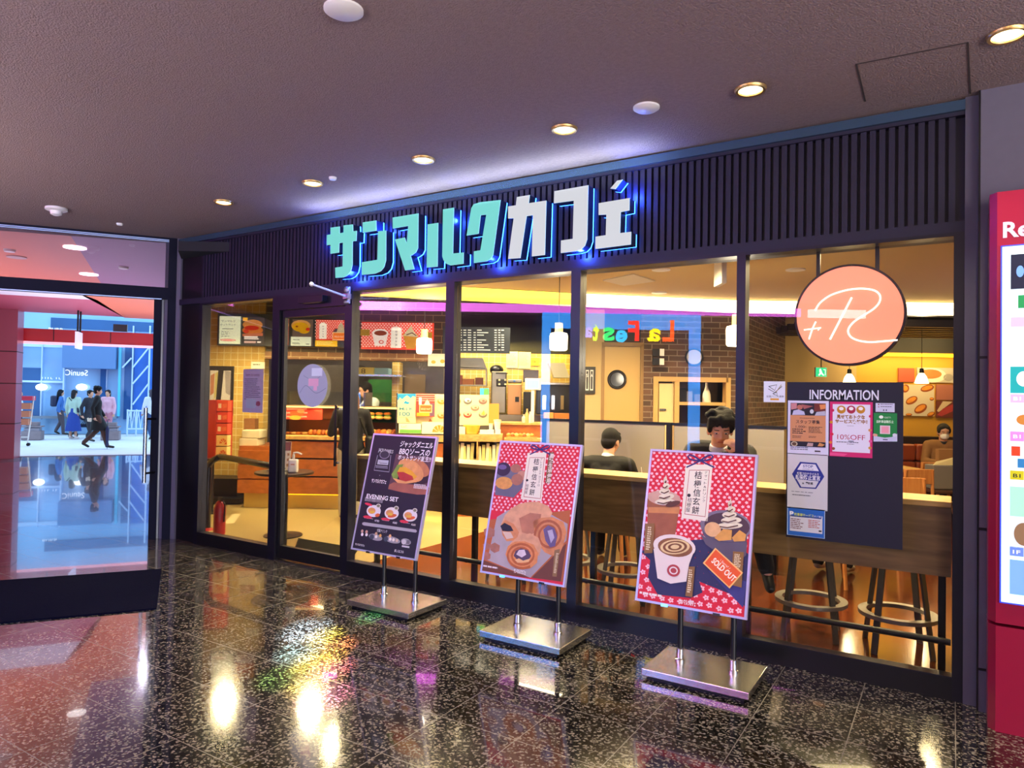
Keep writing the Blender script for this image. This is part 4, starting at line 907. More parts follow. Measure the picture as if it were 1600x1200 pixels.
pr.poly([(395, 290), (405, 200), (600, 260), (610, 350), (520, 450), (385, 430)], FOOD('slate_blue', '6a6880', 8), 2)
pr.ell(445, 245, 52, 50, FOOD('black_syrup', '30203c', 8), 3); pr.ell(440, 230, 30, 18, '6a5a90', 4)
pr.ell(450, 345, 62, 45, FOOD('powder_gold', 'd89a50', 40), 4); pr.ell(535, 240, 38, 32, FOOD('cocoa_cube', 'a8705c', 30), 4); pr.ell(545, 320, 42, 42, FOOD('cocoa_cube', 'a8705c', 30), 5); pr.ell(580, 290, 36, 34, FOOD('cocoa_light', 'c08a74', 30), 4)
RC = ('roll_crust', 'd08a58'); RD = ('roll_dark', 'a85c34')
def spiral(cx, cy, rx, ry, turns, wd, col, L, ph=0):
    pts = []; n = int(26*turns)
    for i in range(n+1): f = i/n; a = ph+2*pi*turns*f; k = 1-.5*f; pts.append((cx+rx*k*cos(a), cy+ry*k*sin(a)))
    pr.line(pts, wd, FOOD(*col), L)
pr.poly([(428, 650), (455, 580), (500, 530), (560, 495), (640, 480), (700, 480), (770, 510), (800, 560), (770, 620), (720, 690), (640, 730), (560, 750), (520, 700), (470, 760), (440, 710)], FOOD('roll_top', 'd8a27c', 22), 5)
pr.poly([(560, 600), (640, 560), (720, 570), (700, 690), (640, 720), (580, 700)], FOOD('roll_fold', 'b87a5c', 16), 6)
pr.poly([(428, 650), (460, 610), (520, 640), (560, 700), (540, 760), (470, 765), (440, 720)], FOOD(*RC), 6); pr.poly([(425, 655), (455, 632), (500, 655), (520, 690), (480, 695), (440, 690)], '16141c', 7); pr.poly([(440, 695), (500, 700), (520, 740), (470, 750)], 'd8c0b0', 8)
pr.poly([(660, 620), (720, 596), (800, 590), (880, 625), (902, 700), (880, 790), (850, 862), (800, 870), (745, 845), (700, 790), (670, 700)], FOOD('roll_crust', 'd08a58'), 6)
spiral(775, 722, 106, 116, 1.7, 16, RD, 8, 2.4); pr.poly([(735, 680), (770, 650), (815, 670), (835, 730), (820, 800), (785, 810), (750, 760)], FOOD('filling_violet', '6a5a8a', 12), 10); pr.poly([(765, 690), (800, 680), (815, 740), (790, 780)], FOOD('filling_cream', 'b8b4d4', 12), 11)
pr.poly([(470, 840), (500, 775), (560, 725), (640, 708), (700, 740), (722, 800), (705, 870), (600, 850)], FOOD('roll_top', 'd8a27c', 22), 9)
pr.poly([(462, 860), (480, 800), (530, 768), (600, 765), (665, 790), (698, 850), (690, 920), (640, 962), (570, 968), (500, 940)], FOOD('roll_crust2', 'd88c50'), 10)
spiral(580, 866, 112, 96, 1.8, 15, ('roll_dark2', 'b4602c'), 12, 1.0)
pr.poly([(522, 870), (535, 835), (575, 815), (625, 830), (648, 870), (625, 905), (560, 912)], FOOD('filling_plum', '54405c', 12), 13); pr.poly([(540, 860), (560, 828), (600, 825), (612, 862), (580, 882)], FOOD('whipped_cream', 'd8ccd8', 12), 14)
pr.poly([(530, 900), (560, 888), (590, 905), (640, 890), (630, 915), (550, 920)], 'e8b880', 14)
for x, y, r in ((345, 700, 40), (385, 810, 36), (325, 800, 26), (325, 870, 30)): pr.poly([(x-r, y-r*.5), (x, y-r), (x+r, y-r*.4), (x+r*.9, y+r*.7), (x-r*.1, y+r*1.1), (x-r*.9, y+r*.5)], FOOD('cocoa_cube', 'a8705c', 30), 6)
tagbox(pr, [(622, 128), (758, 125), (722, 478), (572, 462)], [(636, 160), (744, 160), (714, 460), (592, 446)], '桔梗信玄餅', 'プレミアムチョコクロ', (690, 650), 165, 440, (722, 700), 165, 372, 52)
for i, ch in enumerate('桔梗屋'): pr.text(ch, 608+(-4*i), 372+i*24, 18, INK, L=9)
pr.ell(618, 325, 9, 9, INK, 9)
pr.poly([(775, 125), (812, 122), (785, 350), (748, 345)], '7a5a34', 6)
for i, ch in enumerate('黒糖生地使用'): pr.text(ch, 778-i*4.6, 163+i*36, 27, PAPER, L=8, bold=.02)
bow(pr, 712, 78, 68)
pr.poly([(815, 830), (855, 820), (830, 1022), (800, 1018)], '8a6a3c', 8); pr.scribble(818, 850, 838, 1000, 14, 'd8c8a0', 9, 2)
logo_small(pr, 520, 990, 26, 608); pr.scribble(300, 945, 420, 965, 1, 'e8e0e0', 9, 5)
pr.g.obj('print', t)

# --- red poster with the drinks ---------------------------------------------------------------
t, pr = stand(-1.268, -1.205, 'poster stand with a red floral poster of drinks marked SOLD OUT, rightmost')
full(pr, REDP); pr.zoom(980, 690, .3417)
q1 = pr.q(0, 600)[1]
pr.flowers([(0, 0), (pr.W, pr.H*.62)], FL, 1, .036, .0215, .009)
pr.flowers([(0, pr.H*.62), (pr.W, pr.H)], FL, 1, .055, .042, .0155, center='d83048')
NV = '2a2c58'
pr.poly([(60, 500), (300, 450), (470, 440), (560, 520), (545, 760), (480, 700), (330, 640), (210, 640)], FOOD('navy_cloth', NV, 4), 2)
pr.poly([(370, 590), (545, 640), (530, 760)], FOOD('navy_flower_cloth', '3c3c80', 6), 3)
pr.poly([(120, 440), (200, 620), (330, 640), (345, 690), (290, 715), (140, 700), (95, 620)], FOOD('navy_cloth', NV, 4), 3)
# iced drink on the left
pr.poly([(92, 255), (245, 265), (220, 425), (130, 500), (95, 480)], FOOD('coffee_glass', '9c5c3c', 12), 4); pr.poly([(96, 300), (242, 300), (238, 330), (98, 325)], FOOD('caramel', 'd08c54', 12), 5); pr.ell(168, 258, 76, 34, FOOD('cup_rim', 'c8a090', 9), 5)
SOFT = FOOD('soft_cream', 'f0dcc4', 20); CHOC = FOOD('chocolate_sauce', '5a3426', 20)
def softserve(cx, top, bot, w, L):
    n = 5
    for i in range(n):
        f = i/(n-1); y = top+(bot-top)*f; ww = w*(.12+.88*f); pr.ell(cx+(4 if i % 2 else -4), y, ww, (bot-top)/n*.75, SOFT, L+i % 2+i, rot=-8)
        pr.line([(cx-ww*.8, y+4), (cx-ww*.2, y+9), (cx+ww*.6, y-1)], 5, CHOC, L+8+i)
    pr.poly([(cx-6, top), (cx+2, top-28), (cx+9, top)], SOFT, L)
softserve(176, 180, 275, 46, 6)
pr.ell(210, 285, 34, 12, CHOC, 16, rot=-20)
# bowl on the right
pr.poly([(330, 370), (550, 390), (545, 490), (480, 540), (400, 480), (350, 430)], FOOD('plum_bowl', '5c5468', 6), 4)
pr.ell(450, 385, 118, 72, FOOD('plum_bowl_rim', '7a7086', 6), 5); pr.ell(455, 385, 104, 60, FOOD('bowl_inside', '4a3440', 6), 6)
softserve(472, 285, 385, 60, 8)
pr.ell(392, 402, 38, 34, FOOD('ice_cream', 'e0b080', 20), 20); 
pr.poly([(400, 440), (440, 400), (480, 405), (478, 450), (420, 455)], FOOD('warabi_mochi', 'dca050', 18), 21); pr.poly([(480, 440), (515, 405), (545, 425), (540, 455), (490, 458)], FOOD('warabi_mochi', 'dca050', 18), 22)
pr.poly([(335, 420), (360, 440), (430, 462), (550, 460), (545, 520), (500, 560), (430, 520), (360, 470)], FOOD('plum_bowl', '5c5468', 6), 23)
# hot cup
CUPW = mat('printed_white_cup', 'e8dcd8', .4)
pr.poly([(122, 490), (312, 490), (285, 560), (272, 640), (200, 650), (140, 625)], CUPW, 26); pr.ell(216, 480, 98, 55, CUPW, 27); pr.ell(220, 484, 80, 43, FOOD('coffee_foam', '8a5a34', 30), 28)
for k in range(5): pr.ell(220, 482, 68-12*k, 34-6*k, FOOD('foam_%d' % (k % 2), ('e8c890', '7a4a28')[k % 2], 30), 29+k, rot=-10)
pr.ell(214, 590, 30, 28, 'b04040', 34); pr.ell(214, 590, 20, 18, 'e8dcd8', 35); pr.ell(214, 590, 14, 12, 'b04040', 36)
for quad, bar in (([(85, 376), (128, 374), (118, 510), (80, 512)], (92, 390, 112, 500)), ([(284, 572), (312, 572), (300, 712), (268, 706)], (280, 585, 298, 695)), ([(486, 502), (535, 506), (525, 668), (478, 655)], (490, 515, 522, 600))):
    pr.poly(quad, '8a6430', 37); pr.scribble(*bar, 11, 'e0d0a8', 38, 4)
pr.poly([(405, 486), (532, 600), (470, 672), (348, 556)], 'f4c070', 39); pr.poly([(407, 494), (523, 602), (468, 663), (357, 556)], 'e85a18', 40)
a = pr.q(386, 550); b = pr.q(470, 628)
ang = math.degrees(atan2(b[1]-a[1], b[0]-a[0]))
L_ = sqrt((b[0]-a[0])**2+(b[1]-a[1])**2)
pr.tuv('SOLD OUT', a[0], a[1], .034, 'fff4e0', 42, width=L_*1.18, rot=ang, bold=.03)
a = pr.q(425, 545); pr.tuv('\\ Sorry! /', a[0], a[1], .013, 'fff4e0', 42, width=.07, rot=ang)
tagbox(pr, [(268, 105), (392, 105), (368, 365), (248, 350)], [(284, 130), (378, 130), (358, 345), (262, 332)], '桔梗信玄餅', 'デザート&ドリンク', (328, 312), 135, 335, (362, 350), 135, 280, 40)
for i, ch in enumerate('桔梗屋'): pr.text(ch, 276-i*4, 275+i*22, 16, INK, L=9)
pr.ell(283, 246, 8, 8, INK, 9); bow(pr, 335, 66, 58)
logo_small(pr, 238, 740, 20, 314); pr.scribble(58, 695, 185, 712, 1, 'f4e8e8', 41, 7)
pr.g.obj('print', t)

# ------------------------------------------------------------------ information board inside the widest window, stickers on the glass
GY = .0105
a, b = fy(1231, 597, GY), fy(1408, 860, GY)
INB = mat('dark_navy_board', '0d0c22', .5)
t = thing('information_board', 'dark navy INFORMATION board fixed to the window with notices on its left side', 'notice board', V(((a.x+b.x)/2, GY, b.z)))
bx0, bx1, bz0, bz1 = -.862, -.238, .775, 1.72
G().box((bx0, GY-.008, bz0), (bx1, GY, bz1), INB).obj('board', t)
def onglass(z=(0, 0, 1), Y=GY-.0085): p = Pr((0, Y, 0), (0, -1, 0), (1, 0, 0)); p.z = z; return p
pr = onglass((1190, 580, .2417)); pr.text('INFORMATION', 310, 180, 62, 'd8dcf0', x1=757, L=1, bold=.015); pr.g.obj('heading_letters', t)
Z = (1225, 625, .075)
def notice(label, x0, y0, x1, y1, zz, col, body, name='notice', cat='notice', Y=GY-.009, rad=0):
    p = onglass(zz, Y); a, b = p.ab(x0, y0, x1, y1); g = p.g; p.A = a; p.B = b
    m = P(col) if isinstance(col, str) else col
    g.box((p.w(a, 0).x, Y-.0004, p.w(b, 0).z), (p.w(b, 0).x, Y+.0004, p.w(a, 0).z), m)
    body(p); g.one(name, label, cat, 'notices on the information board' if name == 'notice' else None)
def n1(p):
    p.rect(138, 66, 870, 330, '1c1824', 2); p.poly([(145, 70), (270, 66), (265, 180), (150, 200)], 'c08088', 3); p.ell(330, 150, 60, 50, 'b06a5a', 4); p.poly([(360, 90), (610, 130), (420, 190)], 'a05a58', 4)
    p.poly([(170, 310), (200, 220), (300, 195), (420, 240), (440, 310)], 'b8b8dc', 5); p.rect(630, 70, 870, 240, '6a2820', 3); p.poly([(740, 100), (865, 90), (865, 180), (760, 200)], 'd88a50', 4); p.poly([(640, 325), (680, 250), (860, 230), (868, 325)], 'b0b0c8', 5); p.ell(580, 240, 40, 45, 'c8ccdc', 4)
    p.rect(130, 322, 868, 888, 'c88a60', 6); p.text('スタッフ募集', 250, 480, 60, INK, x1=750, L=8, bold=.01); p.text('1,000', 248, 575, 50, INK, x1=430, L=8); p.text('円', 436, 575, 24, INK, L=8); p.scribble(330, 372, 640, 390, 1, '5c3c28', 8, 2)
    p.scribble(175, 600, 460, 720, 3, INK, 8, 4, fill=.45); p.scribble(515, 560, 830, 700, 5, '4c3424', 8, 5, fill=.45); p.scribble(175, 740, 390, 800, 3, '4c3424', 8, 6, fill=.4); p.scribble(515, 755, 720, 800, 2, '4c3424', 8, 7, fill=.4)
    p.rect(128, 868, 868, 975, '1c1824', 7); p.ell(215, 912, 68, 50, 'c8bca0', 8); p.ell(215, 912, 48, 36, '5a4030', 9); p.poly([(470, 960), (500, 890), (610, 900), (600, 965)], 'b89898', 8); p.poly([(700, 960), (740, 890), (850, 930), (800, 968)], 'c88a50', 8)
    p.scribble(135, 985, 610, 1060, 2, '3c3c50', 3, 8, fill=.35); p.rect(640, 1055, 760, 1082, INK, 3)
notice('staff recruitment notice with an orange panel, top left on the navy board', 78, 15, 930, 1140, Z, 'd0d0ec', n1)
def n2(p):
    p.rect(1012, 92, 1795, 1090, 'd8d8ee', 2)
    for cx, c in ((1195, 'b8821c'), (1400, 'a01c40'), (1600, 'b8821c')): p.ell(cx, 200, 92, 84, c, 3); p.ell(cx, 180, 48, 36, 'ece8ec', 4)
    p.text('見せておトクな', 1095, 375, 60, '8a5c14', x1=1690, L=3, bold=.05); p.text('サービス実施中！', 1065, 470, 60, '8a5c14', x1=1735, L=3, bold=.05)
    p.rect(1310, 535, 1455, 541, '70708c', 3); p.text('10%OFF', 1110, 815, 105, 'a81c50', x1=1690, L=3); p.rect(1340, 850, 1455, 866, '30304c', 3); p.scribble(1090, 875, 1690, 905, 1, '30304c', 3, 3, fill=.5); p.scribble(1310, 915, 1480, 935, 1, '30304c', 3, 5, fill=.5)
    for x, y, c in ((1015, 215, 'b81c50'), (985, 460, 'c8901c'), (1000, 710, 'c81c40'), (970, 880, 'd8782c'), (1030, 1010, '8a4a30'), (1800, 340, 'c81c50'), (1790, 630, 'c8905c'), (1800, 860, 'd85c9c'), (1790, 1000, 'c8903c')): p.ell(x, y, 34, 30, c, 4)
    p.poly([(955, 1090), (1330, 1120), (1250, 1170), (955, 1150)], 'e0508c', 3)
notice('pink edged notice reading 10%OFF at the top middle of the navy board', 955, 40, 1845, 1190, Z, 'c8246c', n2)
Z2_ = (1315, 625, .075)
def n3(p): p.ell(772, 92, 16, 14, '803048', 3); p.ell(772, 142, 16, 14, 'a8788c', 3); p.scribble(810, 84, 1070, 104, 1, '303048', 3, 2); p.scribble(810, 132, 1070, 152, 1, '303048', 3, 5); p.rect(865, 195, 890, 230, '505070', 3); p.rect(920, 195, 945, 230, '505070', 3)
notice('small white card with two lines of print, top right of the navy board', 708, 66, 1105, 250, Z2_, 'c8cce8', n3)
def n4(p):
    p.poly([(665, 690), (750, 760), (900, 785), (1050, 770), (1160, 700), (1160, 865), (665, 865)], 'c0c4e4', 3); p.ell(825, 355, 45, 34, 'e4f0e8', 3); p.text('GET!', 890, 380, 32, 'd8f0dc', x1=1025, L=3)
    p.text('自転車盗難防止', 730, 470, 45, 'd8f4dc', x1=1085, L=3, bold=.02); p.rect(800, 532, 1012, 708, 'd8d0d8', 4); p.rect(830, 550, 985, 690, 'e49ab0', 5); p.ell(1105, 730, 44, 34, 'd0d4e8', 5); p.ell(700, 730, 50, 28, 'd8a088', 5); p.rect(860, 815, 960, 835, '40405c', 5);
notice('green notice with a pink square, below the white card on the navy board', 668, 272, 1155, 862, Z2_, '14803c', n4)
Z3 = (1225, 705, .11667)
def n5(p):
    BL = '24308c'
    p.poly([(108, 305), (215, 142), (435, 158), (540, 340), (430, 505), (212, 490)], BL, 2); p.poly([(178, 248), (232, 165), (420, 178), (468, 268)], 'd8d8ea', 3); p.poly([(172, 375), (232, 478), (420, 488), (466, 402)], 'c8c8d8', 3)
    p.text('STOP', 255, 215, 34, BL, x1=388, L=4, bold=.02); p.text('COVID-19', 250, 246, 18, BL, x1=392, L=4); p.text('新型コロナウイルス', 175, 305, 25, 'e4e4f4', x1=468, L=4, bold=.02); p.text('感染防止宣言', 155, 365, 48, 'e4e4f4', x1=487, L=4, bold=.02)
    p.text('★', 238, 442, 28, '303040', L=4); p.text('愛知県', 288, 442, 28, '202030', x1=390, L=4, bold=.03); p.scribble(100, 545, 490, 595, 1, '8a8a98', 3, 4, fill=.2); p.scribble(112, 585, 370, 600, 1, '404050', 3, 6)
notice('white notice with a blue hexagon and the word STOP, below the recruitment notice', 45, 38, 585, 780, Z3, 'c8c8d2', n5)
def n6(p):
    p.rect(52, 778, 540, 1140, '2460b8', 2); p.rect(78, 872, 515, 1085, 'ccccd8', 3); p.text('P', 75, 860, 60, 'e4e8f8', x1=130, L=4, bold=.05); p.text('駐車場サービス', 138, 862, 34, 'c8d46c', x1=400, L=4, bold=.02); p.text('のご案内', 405, 885, 22, 'e4e8f8', x1=520, L=4)
    p.rect(78, 872, 500, 888, '24408c', 4); p.scribble(90, 905, 260, 1050, 6, '6a3c40', 4, 3, fill=.45); p.scribble(325, 925, 490, 1040, 5, 'a85038', 4, 6, fill=.45); p.rect(465, 1062, 503, 1082, INK, 4)
notice('blue parking service notice with a large letter P, lowest on the navy board', 42, 765, 548, 1145, Z3, 'b8d0f0', n6)
def s1(p):
    for pts in ([(130, 770), (170, 762), (160, 790), (130, 770)], [(128, 782), (160, 800), (195, 770)], [(150, 805), (170, 800), (172, 815), (158, 810), (150, 805)]): p.line(pts, 3.2, '303840', 2)
    p.line([(165, 800), (192, 762)], 3, 'a89a50', 2); p.text('全国パン共通券', 118, 823, 8, '30384a', x1=205, L=2); p.rect(138, 829, 180, 838, 'd89a30', 2)
notice('square white sticker with a flying bird drawing on the glass left of the navy board', 105, 745, 211, 848, (1160, 360, .31657), 'dce2f4', s1, 'window_sticker', 'sticker')
# round sign with its two hanger bars, behind the glass
cx, cz, RR, SY = -.535, 2.128, .306, .10
t = thing('round_hanging_sign', 'round glowing salmon sign with a white handwritten +R hung inside the widest window', 'sign', (cx, SY+.03, cz-RR))
g = G(); g.cyl((cx, SY, cz), (cx, SY+.07, cz), RR, mat('dark_brown_sign_case', '2a1416', .4), n=72); g.obj('case', t)
g = G(); g.add(g.ring((cx, SY-.002, cz), (0, 1, 0), RR*.955, 72), [list(range(72))[::-1]], mat('lit_salmon_acrylic', 'ff9472', .4, emis=.95)); g.obj('sign_face', t)
for x in (-.71, -.385): G().box((x-.011, SY+.025, cz+RR*.8), (x+.011, SY+.045, 2.8), BLACK).obj('hanger_bar', t)
g = G(); WS = mat('lit_white_script', 'fffaf2', .4, emis=1.2)
def sc(pts, r): g.tube([fy(1230+x*.15, 400+y*.15, SY-.006) for x, y in pts], r, WS, 8)
def smooth(pts, k=6):
    out = []; n = len(pts)
    for i in range(n-1):
        p0, p1, p2, p3 = (V(pts[max(i-1, 0)]+(0,)), V(pts[i]+(0,)), V(pts[i+1]+(0,)), V(pts[min(i+2, n-1)]+(0,)))
        for j in range(k):
            u = j/k; q = .5*((2*p1)+(p2-p0)*u+(2*p0-5*p1+4*p2-p3)*u*u+(3*p1-p0-3*p2+p3)*u**3); out.append((q.x, q.y))
    return out+[pts[-1]]
sc(smooth([(290, 570), (340, 490), (440, 415), (560, 370), (680, 345), (800, 340), (910, 360), (965, 410), (960, 480), (900, 550), (800, 615), (690, 690), (635, 770), (660, 840), (740, 880), (860, 897), (1000, 888), (1150, 876)]), .0052)
sc([(672, 432), (590, 590), (445, 870)], .0056); sc(smooth([(298, 684), (262, 760), (226, 868)]), .0045); sc([(174, 770), (352, 748)], .0042); sc([(340, 748), (320, 775)], .003)
g.obj('script_letters', t)
# stickers on the entrance door and the left window
def s2(p):
    p.rect(530, 388, 548, 401, 'c8d4e8', 2)
p = onglass((290, 430, .392)); g = p.g
p.ell(505, 440, 60, 86, mat('grey_white_translucent_film', 'a6acc0', .5), 1, n=48); p.line(smooth([(455, 470), (480, 440), (520, 470), (560, 450)]), 1.6, '7c8298', 2); p.line(smooth([(470, 400), (510, 420), (540, 400)]), 1.2, '7c8298', 2)
p.rect(503, 370, 545, 402, 'd4dcec', 2); p.rect(490, 412, 530, 442, 'e0a8c4', 3); p.rect(510, 442, 524, 460, 'e0a8c4', 3); p.g.one('door_sticker', 'large oval grey sticker with small paper notes on the cafe entrance door', 'sticker')
def s3(p): p.text("how to enjoy", 240, 402, 12, '8a3c3c', x1=295, L=2); p.scribble(235, 412, 300, 500, 11, '7a6a80', 2, 3, fill=.4); p.ell(289, 512, 9, 10, 'c05068', 3); p.rect(240, 492, 280, 530, 'dce4ec', 3)
notice('pale pink printed leaflet stuck inside the leftmost window', 228, 374, 309, 548, (290, 430, .392), 'e8d0e0', s3, 'leaflet', 'leaflet', Y=.022)
def smooth3(pts, k=6):
    pts = [V(p) for p in pts]; out = []; n = len(pts)
    for i in range(n-1):
        p0, p1, p2, p3 = pts[max(i-1, 0)], pts[i], pts[i+1], pts[min(i+2, n-1)]
        for j in range(k):
            u = j/k; out.append(.5*((2*p1)+(p2-p0)*u+(2*p0-5*p1+4*p2-p3)*u*u+(3*p1-p0-3*p2+p3)*u**3))
    return out+[pts[-1]]
# ------------------------------------------------------------------ helpers for things facing the interior grid
def bx(g, x0, y0, x1, y1, b, d, m):
    xm, ym = (x0+x1)/2, (y0+y1)/2
    a0, a1 = ia(x0, b), ia(x1, b); z0, z1 = fb(xm, y1, b).z, fb(xm, y0, b).z
    return g.ibox(a0, a1, b, b+d, z0, z1, m)
def ipr(x0, y0, k, b): p = Pr(I(0, b-.002), -N_, U_); p.z = (x0, y0, k); return p
def card(name, label, cat, x0, y0, x1, y1, b, col, body, z=(0, 0, 1), group=None, th=.01):
    """flat printed panel facing the interior grid; px given in the frame of z"""
    f = lambda x, y: (z[0]+x*z[2], z[1]+y*z[2]); A, B = f(x0, y0), f(x1, y1)
    g = G(); bx(g, A[0], A[1], B[0], B[1], b, th, P(col) if isinstance(col, str) else col)
    p = Pr(I(0, b-.0005), -N_, U_, g); p.z = z
    if body: body(p)
    return g.one(name, label, cat, group)

# ------------------------------------------------------------------ window counter, foot rail and stools
t = thing('window_counter', 'long brown wooden window counter with a pale oak edge running along the glass', 'counter', (-2.3, .35, 0))
g = G(); g.box((-4.60, .10, 1.02), (-.005, .42, 1.052), OAK); g.obj('counter_top', t, bevel=.003)
g = G(); g.box((-4.58, .12, .63), (-.005, .145, 1.02), COUNTERW)
for x in (-3.46, -2.31, -1.16): g.box((x-.003, .118, .63), (x+.003, .12, 1.02), BLACK)
g.obj('front_board', t)
g = G(); g.cyl((-4.58, .22, .24), (-.005, .22, .24), .019, BLACK); g.obj('foot_rail', t)
for x in (-4.5, -3.4, -2.3, -1.16, -.05):
    g = G(); g.box((x-.02, .3, 0), (x+.02, .34, 1.02), BLACK); g.box((x-.012, .2, .225), (x+.012, .32, .24), BLACK); g.obj('leg', t)
def stool(x, y, rz, label):
    t = thing('bar_stool', label, 'stool', (x, y, 0), 0, 'grey bar stools at the window counter')
    SM = mat('grey_stool_metal', '55524e', .4, .3); SE = mat('grey_stool_ring', '8c867a', .35, .3)
    G().lathe([(.001, .735), (.17, .735), (.178, .75), (.172, .77), (.001, .775)], (x, y, 0), SM).obj('seat', t)
    for k in range(4):
        a = rz+pi/4+k*pi/2; dx, dy = cos(a), sin(a); g = G()
        p0, p1 = V((x+dx*.235, y+dy*.235, 0)), V((x+dx*.13, y+dy*.13, .735)); e = V((-dy, dx, 0))*.02; f = V((dx, dy, 0))*.007
        g.add([p0+e+f, p0-e+f, p0-e-f, p0+e-f, p1+e+f, p1-e+f, p1-e-f, p1+e-f], [(0, 1, 2, 3)[::-1], (4, 5, 6, 7), (0, 4, 5, 1)[::-1], (1, 5, 6, 2)[::-1], (2, 6, 7, 3)[::-1], (3, 7, 4, 0)[::-1]], SM); g.obj('leg', t)
    g = G(); o = [(x+.235*cos(2*pi*k/40), y+.235*sin(2*pi*k/40)) for k in range(40)]; i_ = [(x+.185*cos(2*pi*k/40), y+.185*sin(2*pi*k/40)) for k in range(40)]
    R4 = []
    for k in range(40): R4.append([V((*o[k], .215)), V((*o[k], .24)), V((*i_[k], .24)), V((*i_[k], .215))])
    g.loft(R4, SE, close=True, smooth=False); g.obj('foot_ring', t)
    return t
stool(-.30, .72, .25, 'grey metal bar stool with a ring footrest at the right end of the window counter')
stool(-.83, .72, .1, 'grey metal bar stool with a ring footrest below the left half of the navy board')
stool(-1.50, .80, .4, 'bar stool behind the rightmost poster stand, mostly hidden by it')
stool(-2.22, .76, .2, 'bar stool between the middle and rightmost poster stands')
stool(-2.78, .80, .0, 'bar stool seen under the counter left of the middle poster stand')
stool(-3.32, .76, .3, 'bar stool seen under the counter between the leftmost and middle poster stands')

# ------------------------------------------------------------------ shared table with clear screens
t = thing('shared_table', 'long oak table with frosted acrylic screens along its middle', 'table', (-2.2, 2.3, 0))
g = G(); g.box((-3.9, 1.98, .70), (-1.3, 2.62, .735), OAK); g.obj('table_top', t, bevel=.004)
for x in (-3.8, -2.5, -1.4): G().box((x-.03, 2.26, 0), (x+.03, 2.34, .70), BLACK).obj('leg', t)
FROST = mat('frosted_screen_acrylic', '8e8880', .35)
t = thing('table_screen', 'frosted grey screen panels under a black top rail behind the seated man in black', 'screen', (-2.45, 2.3, .735))
for x0, x1 in ((-3.85, -2.47), (-2.37, -1.72), (-1.66, -1.32)): G().box((x0, 2.295, .745), (x1, 2.305, 1.345), FROST).obj('panel', t)
g = G(); g.box((-3.88, 2.285, 1.345), (-1.3, 2.315, 1.37), BLACK); g.obj('top_rail', t)
for x in (-2.42, -1.69, -3.86): G().box((x-.022, 2.27, .735), (x+.022, 2.33, 1.37), BLACK).obj('post', t)
def glassdrink(f, h, r, col, label):
    t = thing('drink_glass', label, 'glass', f)
    G().lathe([(r*.8, .002), (r*.82, h*.45), (.001, h*.45)], f, mat('iced_coffee', col, .3)).obj('drink', t)
    G().lathe([(r*.85, 0), (r, h), (r*.93, h), (r*.8, .01)], f, ACRYL).obj('tumbler', t)
    G().cyl(V(f)+V((0, 0, .02)), V(f)+V((-r*.6, 0, h*1.45)), .003, WHITEP, n=6).obj('straw', t)
glassdrink(fz(1005, 763, .737), .14, .038, '8a5a2c', 'iced drink with a straw beside the man in black')
# ------------------------------------------------------------------ pendants
def pend(px, lab):
    p = fy(px, 530, 1.45); x, y = p.x, 1.45
    t = thing('pendant_lamp', lab, 'lamp', (x, y, 2.06), group='white glass pendants over the window seats')
    G().lathe([(.001, 2.06), (.075, 2.06), (.086, 2.075), (.088, 2.2), (.08, 2.225), (.04, 2.235)], (x, y, 0), OPAL).obj('glass_shade', t)
    G().lathe([(.04, 2.23), (.038, 2.325), (.001, 2.33)], (x, y, 0), mat('clear_brass_neck', 'd8c080', .3, .3, emis=.35)).obj('lamp_neck', t)
    G().cyl((x, y, 2.32), (x, y, 2.8), .004, BLACK, n=8).obj('cord', t)
    lamp('pendant_lamp_light', 'POINT', (x, y, 1.95), 14, WARMW, .08)
pend(663, 'white glass pendant lamp in front of the red menu panel'); pend(873, 'white glass pendant lamp just left of the fourth window mullion'); pend(1151, 'white glass pendant lamp behind the mullion beside the round sign')
def spend(px, py, lab):
    b = 9.6; p = fb(px, py, b); t = thing('pendant_lamp', lab, 'lamp', p, group='small ribbed pendants over the lounge tables')
    K = 24; rings = []
    for r, z in ((.03, .14), (.06, .09), (.085, .0)): rings.append([p+V((r*(1+.06*(i % 2))*cos(2*pi*i/K), r*(1+.06*(i % 2))*sin(2*pi*i/K), z)) for i in range(K)])
    G().loft(rings, mat('lit_ribbed_glass', 'fff0c8', .4, emis=3)).obj('ribbed_shade', t)
    G().lathe([(.03, .14), (.025, .2), (.001, .21)], p, BLACK).obj('socket', t); G().cyl(p+V((0, 0, .2)), V((p.x, p.y, 3.05)), .004, BLACK, n=8).obj('cord', t)
    lamp('lounge_pendant_light', 'POINT', p-V((0, 0, .1)), 12, WARM, .06)
spend(1327, 600, 'small white ribbed pendant lamp just above the INFORMATION board'); spend(1440, 599, 'small white ribbed pendant lamp in front of the croissant pictures')
# hanging exit sign (green arrow)
f = fb(1131, 422, 5.8); t = thing('exit_sign', 'hanging white box sign with a green arrow left of the round sign', 'sign', f-V((0, 0, .11)))
zc = f.z; g = G(); g.obox(f+N_*.10, U_*.022, N_*.11, V((0, 0, .11)), WHITEP); g.obj('sign_box', t, bevel=.004)
c = f+N_*.10+U_*.0235; n = U_
def sp(a, z): return c+N_*a+V((0, 0, z))
g = G(); g.add([sp(-.1, -.1), sp(.1, -.1), sp(.1, .1), sp(-.1, .1)], [(0, 1, 2, 3)], mat('lit_sign_white', 'f4fff8', .4, emis=1.3))
c = c+U_*.001; g.prism([sp(-.08, -.02), sp(.01, -.02), sp(.01, -.06), sp(.085, 0), sp(.01, .06), sp(.01, .02), sp(-.08, .02)], U_*.001, mat('lit_sign_green', '0c9a54', .4, emis=.8)); g.obj('arrow_face', t)
